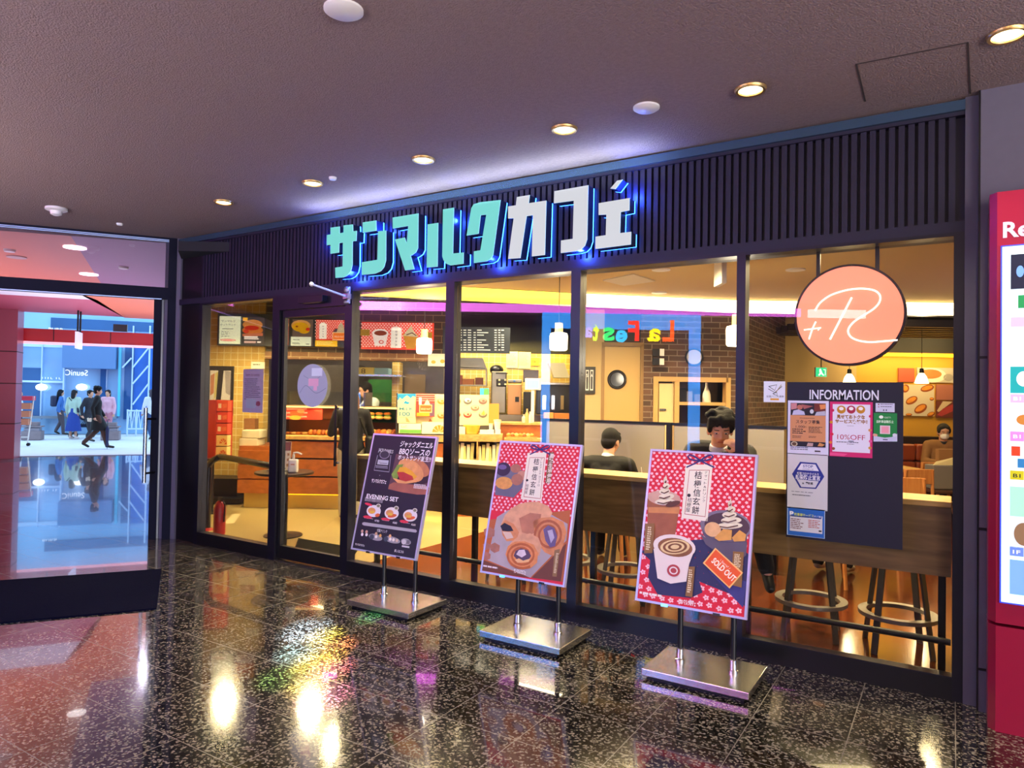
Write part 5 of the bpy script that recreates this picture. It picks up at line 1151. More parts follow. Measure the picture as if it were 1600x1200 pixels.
g = G(); g.cyl(f+N_*.1+V((0, 0, .11)), f+N_*.1+V((0, 0, 2.8-zc)), .01, WHITEP); g.obj('hanger', t)
f = fb(1283, 581, 10.6)
t = thing('exit_sign', 'small green emergency exit sign with a running figure, above the navy board', 'sign', f)
g = G(); bx(g, 1274, 574, 1292, 589, 10.6, .04, WHITEP); g.obj('sign_box', t)
p = ipr(1274, 574, .1, 10.6); p.rect(6, 6, 174, 144, P('20c080', emis=1.2), 1); W_E = P('f0fff4', emis=1.2); p.ell(78, 38, 15, 15, W_E, 2); p.poly([(60, 55), (95, 50), (110, 90), (140, 125), (120, 130), (90, 100), (60, 130), (45, 120), (70, 90)], W_E, 2); p.poly([(125, 30), (160, 30), (160, 125), (150, 125), (150, 40), (125, 40)], W_E, 2); p.g.obj('sign_face', t)
G().cyl(f+V((0, 0, .07)), V((f.x, f.y, 3.05)), .008, BLACK, n=8).obj('hanger', t)
# wall clock / disc and two small signs on the brick wall
f = I(ia(1083, WB), WB-.03, iz(558, WB, 1083)); t = thing('wall_disc_sign', 'round white disc sign projecting from the brown brick wall', 'sign', f)
G().cyl(f, f+N_*.03, 12.5*WB/FPX, mat('grey_white_disc', 'b8b4b0', .5)).obj('disc', t); G().tube([f+U_*(13*WB/FPX*cos(2*pi*i/32))+V((0, 0, 13*WB/FPX*sin(2*pi*i/32))) for i in range(32)], .012, BLACK, 6, close=True).obj('rim', t)
for k, (y0, y1, lab) in enumerate(((545, 556, 'upper small black and white projecting sign on the brick wall'), (560, 570, 'lower small black and white projecting sign on the brick wall'))):
    g = G(); bx(g, 1019, y0, 1030, y1, WB-.16, .03, BLACK); bx(g, 1030, y0, 1037, y1, WB-.16, .03, WHITEP); bx(g, 1027, y0+3, 1030, y1-3, WB-.13, .13, BLACK); g.one('restroom_sign', lab, 'sign', 'projecting signs on the brick wall')
def bd1(p):
    for s in (0, 1): p.rect(915+s*7, 578, 920+s*7, 610, 'c8c8c4', 2); p.rect(916+s*7, 580, 919+s*7, 608, '303030', 3); p.text('SA'[s], 916+s*7, 589, 5, 'e8e8e8', x1=919+s*7, L=4)
card('recycling_board', 'black board with two white outlined symbols on the cream column', 'board', 912, 573, 930, 615, WB-.03, '242424', bd1)

# ------------------------------------------------------------------ menu panels over the service counter
MENUF = mat('grey_menu_backing', '46505a', .4)
MB = 10.6; ZM = (330, 480, .14375)
g = G(); bx(g, 337, 491, 548, 541, MB+.02, .06, MENUF); g.one('menu_rail', 'long grey backing board of the lit menu panels above the service counter', 'board')
EM = lambda c: P(c, .4, .9)
def food(n, c, k=14): return mat('lit_food_'+n, c, .5, emis=.45, noise=.3, nscale=k)
def m1(p):
    D_ = EM('4a5048')
    p.text('サンマルク', 110, 160, 20, D_, x1=262, L=2); p.text('ホットサンド', 98, 200, 20, D_, x1=268, L=2); p.rect(120, 232, 240, 238, D_, 2); p.scribble(110, 262, 210, 330, 4, D_, 2, 3, fill=.3, gap=.6); p.ell(182, 357, 86, 12, EM('d84030'), 2); p.rect(112, 353, 252, 361, EM('f8d8c8'), 3)
card('menu_lightbox', 'cream lit menu panel with two lines of green-grey lettering, far left', 'menu', 70, 98, 298, 398, MB, EM('e8eecb'), m1, ZM, 'lit menu panels above the service counter')
def m2(p, s=1):
    p.ell(450, 190, 108, 55, food('bread', 'f0a050'), 2); p.ell(450, 250, 112, 48, food('bread2', 'e88838'), 3); p.ell(440, 225, 80, 26, food('sauce', 'd83010'), 4); p.ell(380, 262, 30, 22, food('tomato', 'e84828'), 5); p.rect(345, 112, 395, 150, EM('f8b820'), 6); p.rect(358, 315, 505, 332, EM('f0e8e0'), 6); p.rect(358, 336, 515, 350, EM('e8dcd4'), 6); p.rect(358, 368, 485, 390, EM('c8a8a0'), 6); p.rect(500, 372, 540, 388, EM('f0e8e0'), 6)
    p.poly([(340, 290), (560, 280), (560, 312), (340, 316)], food('tray', 'd88060'), 4)
card('menu_lightbox', 'lit menu panel with a toasted sandwich and white captions, left of the first wide post', 'menu', 340, 108, 562, 400, MB, EM('3c3838'), m2, ZM, 'lit menu panels above the service counter')
def m3(p): p.ell(785, 190, 60, 50, food('bread', 'f0a050'), 2); p.ell(780, 240, 60, 40, food('sauce', 'd83010'), 3); p.rect(700, 320, 825, 412, EM('dce4c8'), 4)
card('menu_lightbox', 'lit menu panel half hidden by the wide post beside the cafe door', 'menu', 690, 125, 825, 412, MB, EM('a05840'), m3, ZM, 'lit menu panels above the service counter')
def m4(p): p.ell(975, 200, 105, 60, food('crust', 'f0b060'), 2); p.ell(970, 215, 90, 52, food('egg', 'f8b800'), 3); p.ell(1010, 250, 60, 38, food('egg', 'f8b800'), 4); p.ell(930, 210, 14, 10, food('brown', '9a4010'), 5); p.ell(1050, 240, 22, 18, food('sauce', 'd83010'), 5); p.rect(865, 322, 1085, 420, EM('dce4c8'), 6); p.scribble(890, 350, 960, 362, 1, EM('5a6450'), 7, 2); p.scribble(880, 385, 965, 405, 2, EM('5a6450'), 7, 5); p.rect(1030, 398, 1068, 406, EM('3a4034'), 7)
card('menu_lightbox', 'lit menu panel with a yellow egg sandwich over a pale caption box', 'menu', 865, 132, 1085, 422, MB, EM('5c4c44'), m4, ZM, 'lit menu panels above the service counter')
def redfl(p, x0, y0, x1, y1, n=40, s=3):
    rnd = random.Random(s); j = 0; y = y0+8
    while y < y1-6:
        x = x0+10+(12 if j % 2 else 0)
        while x < x1-8: p.ell(x, y, 8, 5, EM('ffd8c8'), 2, n=7); x += 26
        y += 17; j += 1
def tagp(p, x0, y0, x1, y1, L=4):
    p.rect(x0, y0+8, x1, y1, EM('f8f0e0'), L); p.ell((x0+x1)/2, y0+10, (x1-x0)/2*.8, 14, EM('f8f0e0'), L)
    n = 5
    for i, ch in enumerate('桔梗信玄餅'): yy = y0+(y1-y0)*(.2+.16*i); p.text(ch, (x0+x1)/2-7, yy+8, 12, EM('6a5048'), L=L+1)
def m5(p): redfl(p, 1125, 140, 1450, 355); tagp(p, 1175, 172, 1255, 345); p.poly([(1320, 270), (1350, 230), (1400, 240), (1450, 230), (1450, 280)], food('plum', '6a5058'), 4); p.poly([(1365, 270), (1385, 200), (1415, 165), (1440, 210), (1450, 270)], food('cream', 'f0dcb0'), 5); p.rect(1318, 272, 1450, 358, EM('f8d090'), 6); p.rect(1324, 280, 1450, 350, EM('f07818'), 7); p.text('SOLD OUT', 1340, 328, 18, EM('ffe8c8'), x1=1445, L=8); p.rect(1130, 362, 1370, 428, EM('f0b810'), 4); p.scribble(1145, 372, 1360, 420, 4, EM('fbe890'), 5, 3, fill=.4)
card('menu_lightbox', 'lit red floral menu panel with an orange SOLD OUT block, above the cafe door', 'menu', 1122, 138, 1450, 360, MB, EM('e04028'), m5, ZM, 'lit menu panels above the service counter')
ZN = (500, 430, .225)
def m6(p):
    p2 = p; rnd = 1; y = 338; j = 0
    while y < 505:
        x = 290+(10 if j % 2 else 0)
        while x < 775: p.ell(x, y, 7, 4, EM('ffd8c8'), 2, n=6); x += 21
        y += 12; j += 1
    p.rect(280, 376, 345, 420, food('olive', 'b89020'), 3); p.poly([(362, 400), (475, 400), (455, 490), (380, 490)], EM('f0e0d8'), 4); p.ell(418, 400, 56, 26, EM('f0e4dc'), 5); p.ell(420, 402, 44, 18, food('brown', 'a05818'), 6); p.ell(425, 464, 18, 13, EM('c83828'), 6); p.ell(425, 464, 10, 7, EM('f0e0d8'), 7)
    tagp(p, 492, 360, 565, 505)
    p.poly([(575, 405), (680, 410), (660, 512), (600, 512)], food('caramel', 'e8a030'), 4); p.poly([(580, 420), (600, 390), (632, 350), (655, 395), (680, 430)], food('cream', 'f4dcb4'), 5); p.line([(600, 415), (640, 400), (668, 420)], 7, food('dark', '6a3c28'), 6); p.rect(700, 396, 778, 440, food('olive', 'b89020'), 3)
card('menu_lightbox', 'wide lit red floral menu panel with a white cup and a soft-serve drink', 'menu', 278, 328, 782, 517, MB-.02, EM('e04028'), m6, ZN, 'lit menu panels above the service counter')
def m7(p):
    L_ = EM('d8d8cc')
    for r in range(9):
        y = 352+r*16
        for x0, x1 in ((55, 62), (75, 90), (100, 118), (128, 150), (165, 180), (188, 188+30+14*((r*3) % 5)), (300, 315), (325, 338), (345, 362)):
            if (r*7+x0) % 11: p.rect(x0, y, x1, y+6, L_, 2)
card('menu_lightbox', 'large dark grey menu board with rows of small white print', 'menu', -40, 335, 395, 505, MB+.1, P('3c4248', .4, .25), m7, (700, 430, .24176), 'lit menu panels above the service counter')
# small hanging notices below
def q1_(p): p.ell(788, 603, 16, 12, food('tart', 'f0a030'), 2); p.ell(850, 598, 16, 14, food('tart', 'f0a030'), 2)
card('menu_card', 'small cream card with two tarts under the wide red menu panel', 'card', 745, 545, 872, 632, MB+.05, P('f0e4c0', .4, .4), q1_, ZN)
for k, (x0, x1, c, lab) in enumerate(((675, 812, 'd8d0a8', 'left cream paper notice on the yellow tiles under the dark menu board'), (820, 962, 'd4cca4', 'right cream paper notice on the yellow tiles under the dark menu board'))):
    card('paper_notice', lab, 'notice', x0, 70+k*6, x1, 262+k*8, 12.38, c, lambda p: p.scribble(x0+12, 90, x1-12, 240, 11, '8a8468', 2, k, fill=.3), (700, 540, .13333))
card('paper_notice', 'yellow label with black print beside the paper notices on the tiles', 'notice', 968, 140, 1060, 235, 12.38, 'd8b030', lambda p: p.scribble(985, 175, 1045, 200, 2, '4a3c18', 2, 3), (700, 540, .13333))
# framed picture and leaning objects on the tile wall at left
def fr_(p):
    p.rect(96, 380, 178, 540, 'b8b4b0', 2); p.poly([(130, 380), (152, 380), (138, 520), (118, 520)], '141416', 3); p.poly([(100, 400), (116, 390), (112, 470), (98, 480)], 'a06848', 3); p.poly([(118, 390), (130, 385), (122, 480), (112, 500)], 'a8a060', 3); p.poly([(156, 380), (178, 385), (178, 480), (160, 470)], '8a8488', 3)
card('framed_picture', 'black framed picture of umbrellas on the yellow tiled wall behind the red gift boxes', 'picture', 88, 362, 188, 560, 10.66, '141414', fr_, (290, 430, .392), th=.03)
card('paper_notice', 'pale notice strip with green print on the tiled wall, above the pink leaflet', 'notice', 258, 345, 312, 372, 10.68, 'e8dfc8', lambda p: p.scribble(268, 354, 305, 362, 1, '5a6a4a', 2, 3), (290, 430, .392))

# ------------------------------------------------------------------ service counter
CB = 9.7; cl = ia(374, CB); cr_ = ia(706, CB)
ztop = iz(682, CB, 500); zbot = iz(772, CB, 480)
cl2 = cl; cl = ia(431, CB); zl_ = iz(697, CB, 390)
t = thing('low_side_counter', 'lower left end of the wooden counter carrying cream tubs', 'counter', I((cl+cl2)/2, CB+.4))
for k in range(3):
    h3 = (zl_-.04-zbot)/3; g = G(); g.ibox(cl2, cl-.01, CB, CB+.03, zbot+k*h3, zbot+(k+1)*h3-.02, ORANGEW); g.obj('front_panel', t)
g = G(); g.ibox(cl2, cl-.01, CB+.03, CB+.8, zbot, zl_, ORANGEW); g.obj('carcass', t); g = G(); g.ibox(cl2+.05, cl-.01, CB+.12, CB+.16, 0, zbot, mat('pale_plinth', 'd8b860', .5)); g.obj('plinth', t)
t = thing('service_counter', 'orange-brown wooden service counter with a glowing plinth behind the glass door', 'counter', I((cl+cr_)/2, CB+.4))
hh = (ztop-.05-zbot)/3
for k in range(3):
    g = G(); g.ibox(cl, cr_, CB, CB+.03, zbot+k*hh, zbot+(k+1)*hh-.022, ORANGEW); g.obj('front_panel', t)
g = G(); g.ibox(cl+.01, cr_, CB+.03, CB+.8, zbot, ztop-.04, mat('dark_counter_gap', '2a160a', .6)); g.obj('carcass', t)
g = G(); g.ibox(cl-.02, cr_, CB-.03, CB+.8, ztop-.045, ztop, OAK); g.obj('counter_top', t)
g = G(); g.ibox(cl+.05, cr_, CB+.12, CB+.16, 0, zbot, mat('pale_plinth', 'd8b860', .5)); g.obj('plinth', t)
g = G(); g.ibox(cl+.05, cr_, CB+.06, CB+.08, zbot-.02, zbot-.005, YGLOW); g.obj('plinth_light', t)
lamp('plinth_lamp', 'AREA', I((cl+cr_)/2, CB+.06, zbot-.03), 9, (1, .75, .3), 3.0, sy=.05)
# right counter with bag shelf, further towards the tills
t = thing('side_counter', 'wooden side counter with a raised shelf holding bags and trays', 'counter', I(ia(790, 9.3), 9.3))
s0, s1 = ia(709, 9.3), ia(806, 9.3); za, zb_, zc_ = iz(680, 9.3, 750), iz(690, 9.3, 750), iz(722, 9.3, 750)
g = G(); g.ibox(s0, ia(786, 9.3), 9.3, 9.9, zb_, za, OAK); g.obj('upper_shelf', t)
g = G(); g.ibox(s0, ia(786, 9.3), 9.3, 9.9, zc_-.05, zc_, OAK); g.obj('lower_shelf', t)
g = G(); g.ibox(s0, ia(786, 9.3), 9.35, 9.9, 0, zc_-.05, ORANGEW); g.obj('base', t)
g = G(); g.ibox(s0, ia(786, 9.3), 9.88, 9.9, zc_, zb_, mat('dark_counter_gap', '2a160a')); g.obj('back_board', t)
g = G(); g.ibox(ia(746, 9.3), ia(748, 9.3), 9.3, 9.88, zc_, zb_, OAK); g.obj('divider', t)
t = thing('till_counter', 'high orange-brown counter front with a pale top in front of the coffee machines', 'counter', I(ia(840, 10), 10))
zt2 = iz(661, 10, 840)
g = G(); g.ibox(ia(783, 10), ia(898, 10), 9.97, 10.5, zt2-.03, zt2, OAK); g.obj('counter_top', t)
g = G(); g.ibox(ia(783, 10), ia(898, 10), 10.0, 10.45, 0, zt2-.03, ORANGEW); g.obj('front', t)
zt3 = iz(685, 9.8, 840)
g = G(); g.ibox(ia(789, 9.6), ia(898, 9.6), 9.6, 9.97, zt3-.03, zt3, OAK); g.obj('ledge', t)

# display case
t = thing('pastry_case', 'glass fronted pastry display case on the service counter', 'display case', I(ia(530, 9.9), 9.95, ztop))
k0, k1 = ia(434, 9.9), ia(621, 9.9); zg = iz(612, 9.9, 500); zm = iz(634, 9.9, 500); zs_ = iz(655, 9.9, 480)
g = G(); g.ibox(k0, k1, 10.4, 10.42, ztop, zm, mat('warm_case_back', 'b0621c', .5)); g.obj('back_panel', t); g = G(); bx(g, 575, 637, 618, 660, 10.38, .015, P('1c6a2c')); g.obj('green_lining', t)
for z in (zm, zs_): g = G(); g.ibox(k0, k1, 9.92, 10.4, z-.008, z, ACRYL if z == zs_ else mat('case_top', 'b0905c', .4)); g.obj('shelf', t)
g = G(); g.ibox(k0, k1, 9.86, 9.868, zm-.02, zg, ACRYL); g.obj('sneeze_guard', t)
g = G(); g.ibox(k0, k1, 9.86, 9.88, zm-.03, zm-.005, mat('case_light', 'ffd080', .4, emis=2.5)); g.obj('case_light', t)
for a in (k0, ia(570, 9.9), k1): g = G(); g.ibox(a-.008, a+.008, 9.86, 10.4, ztop, zg, STEEL); g.obj('case_post', t)
for k in range(2): lamp('pastry_case_lamp', 'AREA', I(k0+.5+.75*k, 9.95, zm-.06), 5, (1, .7, .3), .7, sy=.1)
def redc(p):
    for i in range(60): p.ell(62+(i % 20)*9+(4 if i//20 % 2 else 0), 316+(i//20)*24, 3.2, 6, 'ffd0c0', 2, n=6)
    p.rect(75, 330, 110, 375, 'f8f0e0', 4); p.ell(175, 345, 45, 20, FOOD('sausage', 'd0602c', 20), 3); p.ell(165, 370, 36, 14, FOOD('egg_yellow', 'f0b840', 20), 4); p.ell(200, 330, 24, 12, FOOD('toast', 'e09c60', 20), 4)
card('case_poster', 'red floral food picture strip along the top of the pastry display', 'poster', 62, 308, 335, 382, 9.88, 'd84028', redc, (420, 560, .25))
BREAD = [mat('bread_gold', 'd8842c', .5, noise=.35, nscale=30), mat('bread_brown', 'a85820', .5, noise=.35, nscale=30), mat('bread_pale', 'f0b860', .5, noise=.3, nscale=30)]
def croissant(f, s, m, label=None, group=None, rz=0, name='croissant'):
    g = G(); pts = []; rs = []
    for i in range(9): u = i/8*2-1; a = rz; x, y = u*s, .25*s*(u*u); pts.append(f+V((x*cos(a)-y*sin(a), x*sin(a)+y*cos(a), s*.36))); rs.append(s*(.38*(1-u*u)**.6+.07+(.03 if i % 2 else 0)))
    g.tube(pts, rs, m, 8); g.one(name, label, 'pastry', group)
rnd = random.Random(4)
def nth(k, n, side='from the left'): return 'leftmost' if k == 0 else ('rightmost' if k == n-1 else ('%s %s' % (('', 'second', 'third', 'fourth', 'fifth', 'sixth', 'seventh', 'eighth', 'ninth', 'tenth', 'eleventh', 'twelfth', 'thirteenth')[k], side)))
for k in range(9):
    f = I(ia(450+k*5.6, 10.05), 10.05, ztop+.005); croissant(f, .045, BREAD[k % 3], 'golden croissant on the lower display shelf, %s of its row' % nth(k, 9), 'croissants on the lower display shelf', rnd.uniform(0, 3))
for k in range(5):
    f = I(ia(487+k*6.5, 10.0), 10.0, ztop+.0); g = G(); g.ell(f+V((0, 0, .04)), (.028, .045, .04), BREAD[k % 2]); g.one('bread_roll', 'glossy bread roll beside the croissants, %s of five' % nth(k, 5), 'bread', 'rolls on the lower display shelf')
for k in range(5):
    f = I(ia(452+k*9.5, 10.1), 10.1, zs_+.002); g = G(); g.ell(f+V((0, 0, .035)), (.05, .04, .035), BREAD[(k+1) % 3]); g.one('bun', 'brown bun on the upper display shelf, %s of five' % nth(k, 5), 'bread', 'buns on the upper display shelf')
for k in range(6):
    f = I(ia(576+k*8.3, 10.05), 10.05, ztop+.0); g = G(); g.ell(f+V((0, 0, .05)), (.036, .06, .05), BREAD[(k*2) % 3]); g.one('bread_roll', 'large golden roll in the case right of the customer, %s of six' % nth(k, 6), 'bread', 'large rolls right of the customer')
for k in range(3):
    f = I(ia(580+k*13, 10.05), 10.05, zs_+.004); g = G(); g.ell(f+V((0, 0, .03)), (.07, .05, .03), BREAD[2]); g.ell(f+V((0, 0, .06)), (.055, .04, .02), mat('lettuce_green', '5a8a30', .6, noise=.3)); g.ell(f+V((0, 0, .085)), (.065, .045, .025), BREAD[0]); g.one('sandwich', 'filled sandwich roll on the green lined shelf, %s of three' % nth(k, 3), 'sandwich', 'sandwiches on the upper display shelf')


# menu signs and boxes standing on the counter
ZQ = (540, 600, .15)
def mk(p):
    p.poly([(542, 102), (732, 102), (732, 135), (700, 125), (680, 150), (640, 118), (610, 140), (590, 160), (565, 140), (550, 170), (542, 165)], '1c8cc0', 2); p.poly([(600, 205), (625, 170), (640, 185), (672, 190), (650, 212), (625, 205)], '1c8cc0', 2)
    p.text('MiLK', 560, 272, 30, '2a7a94', x1=708, L=2, bold=.01); p.text('100', 560, 332, 45, '2a7a94', x1=670, L=2, bold=.02); p.text('%', 685, 328, 16, '2a7a94', L=2); p.rect(560, 345, 705, 350, '9a9070', 2); p.poly([(630, 395), (625, 345), (650, 360), (672, 400)], 'b8905c', 2)
card('counter_sign', 'upright cream sign reading MILK 100 with blue mountains', 'sign', 542, 100, 732, 408, 9.82, 'e8d49c', mk, ZQ, th=.02)
def rd(p):
    for i in range(48): p.ell(745+(i % 12)*16, 108+(i//12)*22, 5, 5, 'f8c8c0', 2, n=6)
    p.rect(765, 140, 792, 215, 'f4ecd8', 3); p.poly([(800, 260), (830, 190), (852, 160), (872, 190), (895, 260)], 'f0dcb0', 3); p.poly([(880, 200), (925, 200), (925, 335), (870, 335)], '6a4860', 3); p.rect(768, 215, 900, 298, 'f8d090', 4); p.rect(775, 222, 893, 290, 'e86018', 5); p.text('SOLD OUT', 785, 268, 18, 'ffe8c8', x1=885, L=6); p.rect(740, 300, 875, 335, 'd8a020', 4)
card('counter_sign', 'red floral sign with an orange SOLD OUT block, beside the MILK sign', 'sign', 735, 100, 930, 340, 9.80, 'd83828', rd, ZQ, th=.02)
def big(p):
    for cx, cy, c in ((1000, 180, 'd8842c'), (1000, 330, 'd07828'), (1155, 180, 'd07030'), (1155, 320, 'c05028'), (1272, 180, '6c6458'), (1430, 180, '7a5c50'), (1348, 250, '84705c'), (1270, 320, 'c03c2c'), (1430, 320, '6a6450')):
        p.ell(cx, cy, 44, 34, c, 2); p.ell(cx, cy-12, 34, 22, {'6c6458': 'dcd8cc', '7a5c50': 'b89080'}.get(c, 'f0c890'), 3); p.ell(cx+6, cy-4, 14, 10, c, 4); p.scribble(cx-40, cy+40, cx+20, cy+48, 1, 'a89870', 2, cx)
    p.poly([(860, 395), (880, 360), (905, 390)], 'c88040', 2); p.poly([(1410, 320), (1440, 270), (1455, 320)], 'e0b040', 5)
card('menu_board', 'wide cream menu board with bowls of dessert, standing on the counter', 'menu', 733, 108, 1495, 425, 9.9, 'ecd8a0', big, ZQ, th=.02)
def gift(label, x0, y0, x1, y1, b, d, c, body, z=ZQ, group='gift boxes standing in front of the menu board'):
    f = lambda x, y: (z[0]+x*z[2], z[1]+y*z[2]); A, B = f(x0, y0), f(x1, y1); g = G(); bx(g, A[0], A[1], B[0], B[1], b, d, P(c)); p = Pr(I(0, b-.0005), -N_, U_, g); p.z = z
    if body: body(p)
    return g.one('gift_box', label, 'box', group)
gift('white gift box with a green lower band under the MILK sign', 560, 415, 790, 515, 9.7, .07, 'f4ecd0', lambda p: (p.rect(562, 475, 788, 512, '70b04c', 2), p.text('LaC', 580, 455, 22, '5a9a3c', x1=640, L=3)))
def fan(cx, cy): 
    def f(p):
        for a in range(5):
            t0, t1 = pi-a*pi/5-.05, pi-(a+1)*pi/5+.05; p.poly([(cx+12*cos(t0), cy-10*sin(t0)), (cx+75*cos(t0), cy-80*sin(t0)), (cx+75*cos(t1), cy-80*sin(t1)), (cx+12*cos(t1), cy-10*sin(t1))], 'e08c28', 2)
    return f
gift('cream gift box with an orange fan pattern, half behind the third mullion', 800, 400, 1030, 520, 9.7, .07, 'f8e8c0', fan(975, 505))
gift('low white box with a twig drawing, right of the third mullion', 1125, 445, 1250, 522, 9.42, .1, 'f4e8c8', lambda p: p.line([(1165, 500), (1170, 460)], 6, '8a5a30', 2))
g = G(); f = I(ia(738, 9.5), 9.5, iz(678, 9.5, 738)); g.lathe([(.001, 0), (.09, 0), (.115, .12), (.001, .12)], f, mat('yellow_paper_roll', 'e8b840', .5)); g.one('cake_drum', 'round yellow cake box on the upper shelf of the side counter', 'box')
for k, (px, w, h) in enumerate(((757, .07, .055), (768, .06, .06), (779, .05, .06))):
    f = I(ia(px, 9.5), 9.46, iz(678, 9.5, px)); g = G(); g.obox(f+V((0, 0, h/2)), U_*w*.72, N_*.05, V((0, 0, h/2)), mat('small_white_box', 'f4ecdc', .5)); p = Pr(f-N_*.0505, -N_, U_, g); c = p.q(px, 675)
    g.one('small_box', 'small white box on the side counter shelf, %s of three' % nth(k, 3), 'box', 'small white boxes on the side counter')
for k, (px, dz) in enumerate(((769, .06), (776, .06))):
    f = I(ia(px-1+3*k, 9.5), 9.47, iz(678, 9.5, px)+dz); t = thing('paper_cup', ['small paper cup standing on the white boxes, left one', 'larger paper cup standing on the white boxes, right one'][k], 'cup', f)
    s = 1+.6*k; G().lathe([(.001, 0), (.022*s, 0), (.03*s, .075*s), (.001, .075*s)], f, mat('white_paper_cup', 'f4ead8', .5)).obj('cup_body', t); G().lathe([(.033*s, .073*s), (.033*s, .083*s), (.001, .086*s)], f, mat('cup_lid', 'f8e0b0', .4)).obj('lid', t)
gift('orange-brown paper carrier bag beside the desserts board', 1498, 205, 1600, 430, 9.75, .12, 'd89038', None, group=None)
# bags of drip coffee on the lower shelf
BAGM = [mat('cream_bag', 'f0e6b8', .5, bump=.4, bscale=30), mat('olive_bag', 'd8d078', .5, bump=.4, bscale=30)]
for k in range(13):
    px = 712+k*5.3+(8 if k > 5 else 0); f = I(ia(px, 9.4), 9.42, zc_+.001); h = .2+.02*(k % 3); g = G()
    w = .021; d = .03; tp = f+V((0, 0, h))+U_*.012*((k % 3)-1)
    g.add([f-U_*w-N_*d, f+U_*w-N_*d, f+U_*w+N_*d, f-U_*w+N_*d, tp-U_*w, tp+U_*w, tp+U_*w+N_*.004, tp-U_*w+N_*.004], [(3, 2, 1, 0), (4, 5, 6, 7), (0, 1, 5, 4), (1, 2, 6, 5), (2, 3, 7, 6), (3, 0, 4, 7)], BAGM[k % 2]); g.one('coffee_bag', 'small cream packet on the lower shelf of the side counter, %s' % nth(k, 13), 'packet', 'packets on the lower shelf of the side counter')
f = I(ia(711, 9.3), 9.33, zc_); G().lathe([(.001, 0), (.05, 0), (.06, .1), (.001, .1)], f, mat('wicker_brown', '7a5030', .8, bump=.6, bscale=60)).one('wicker_basket', 'small brown wicker basket at the left end of the packet shelf', 'basket', origin=f)
# pastry trays near the till
t = thing('pastry_tray', 'pale wooden tray of small pastries on the ledge by the tills', 'tray', I(ia(815, 9.75), 9.75, zt3))
g = G(); g.ibox(ia(792, 9.75), ia(840, 9.75), 9.63, 9.93, zt3, zt3+.012, OAK); g.obj('tray_base', t); g = G(); g.ibox(ia(792, 9.75), ia(840, 9.75), 9.62, 9.635, zt3, zt3+.03, OAK); g.obj('tray_rim', t)
for k in range(14):
    f = I(ia(796+(k % 7)*6, 9.8), 9.7+.1*(k//7), zt3+.016); g = G(); g.ell(f+V((0, 0, .028)), (.035, .03, .028), BREAD[k % 3]); g.one('small_pastry', 'small golden pastry on the tray by the tills, %s row, %s' % (('front', 'back')[k//7], nth(k % 7, 7)), 'pastry', 'pastries on the tray by the tills')

# kitchen equipment
EQ = mat('worn_stainless', '8a8478', .3, .9, noise=.2, nscale=6); EQC = mat('coppery_stainless', 'b8875c', .3, .8)
kb = 12.0; kz = iz(650, kb, 780)
g = G(); bx(g, 704, 648, 897, 700, 11.6, .7, EQ); f = g.one('back_worktop', 'stainless worktop carrying the drink machines against the yellow tiles', 'worktop')
g = G(); A = [(712, 573), (714, 559), (754, 559), (760, 575)]; P4 = [fb(x, y, 11.5) for x, y in A]; g.prism(P4, N_*.5, EQ); g.one('extractor_hood', 'sloping stainless extractor hood at the left of the yellow tiles', 'hood')
g = G(); A = [(857, 567), (882, 567), (890, 590), (866, 590)]; g.prism([fb(x, y, 11.6) for x, y in A], N_*.4, mat('steel_bin', 'c0b89c', .35, .5)); g.one('scoop_bin', 'tilted open steel bin on the wall at the right of the yellow tiles', 'bin')
g = G(); bx(g, 712, 575, 760, 577, 11.6, .35, EQ); bx(g, 712, 601, 760, 603, 11.6, .35, EQ); bx(g, 712, 577, 714, 601, 11.6, .35, EQ); bx(g, 758, 577, 760, 601, 11.6, .35, EQ); g.one('wall_rack', 'two tier steel rack holding brown boxes left of the soft serve machine', 'rack')
for k, (x0, y0, x1, y1, c) in enumerate(((722, 592, 740, 600, 'a05c2c'), (715, 586, 721, 600, '9a4a3c'), (742, 590, 754, 600, '6a3420'))):
    g = G(); bx(g, x0, y0, x1, y1+.9, 11.65, .2, mat('pack_%d' % k, c, .6)); g.one('pack', ['orange wooden box on the steel rack', 'small red bottle shaped pack on the steel rack', 'brown pack on the steel rack'][k], 'package')
t = thing('soft_serve_machine', 'grey and black soft serve machine with round buttons', 'machine', I(ia(778, 11.7), 11.7, kz))
g = G(); bx(g, 767, 580, 791, 646, 11.65, .45, EQ); g.obj('body', t, bevel=.02); c = fb(776, 578, 11.85); g = G(); g.ell(c, (.12, .12, .09), BLACK); g.obj('hopper_lid', t)
g = G(); bx(g, 775, 592, 791, 604, 11.6, .06, BLACK); g.obj('tap_block', t, bevel=.015)
p = ipr(700, 540, .13333, 11.598)
for x, y in ((602, 403), (672, 403), (602, 452), (672, 452)): p.ell(x, y, 13, 11, 'd8c8a0', 1)
p.rect(560, 318, 700, 332, '16161a', 1); p.g.obj('button_panel', t)
t = thing('ice_machine', 'copper toned stainless drink dispenser with a small blue badge', 'machine', I(ia(804, 11.65), 11.65, kz))
g = G(); bx(g, 793, 600, 815, 648, 11.62, .4, EQC); bx(g, 793, 593, 815, 598, 11.6, .42, EQ); g.obj('body', t, bevel=.01); g = G(); bx(g, 805, 620, 811, 628, 11.56, .06, BLACK); g.obj('spout', t); p = ipr(700, 540, .13333, 11.598); p.ell(778, 415, 13, 11, '2c6ab8', 1); p.g.obj('badge', t)
t = thing('till_monitor', 'white till screen glowing pale blue near the fourth mullion', 'monitor', I(ia(832, 10.2), 10.2, zt2))
g = G(); bx(g, 820, 591, 845, 609.5, 10.2, .04, WHITEP); g.obj('screen_case', t, bevel=.008); p = ipr(0, 0, 1, 10.2); p.rect(823, 594, 842, 606.5, P('7cd8f0', emis=1.2), 1); p.g.obj('screen', t)
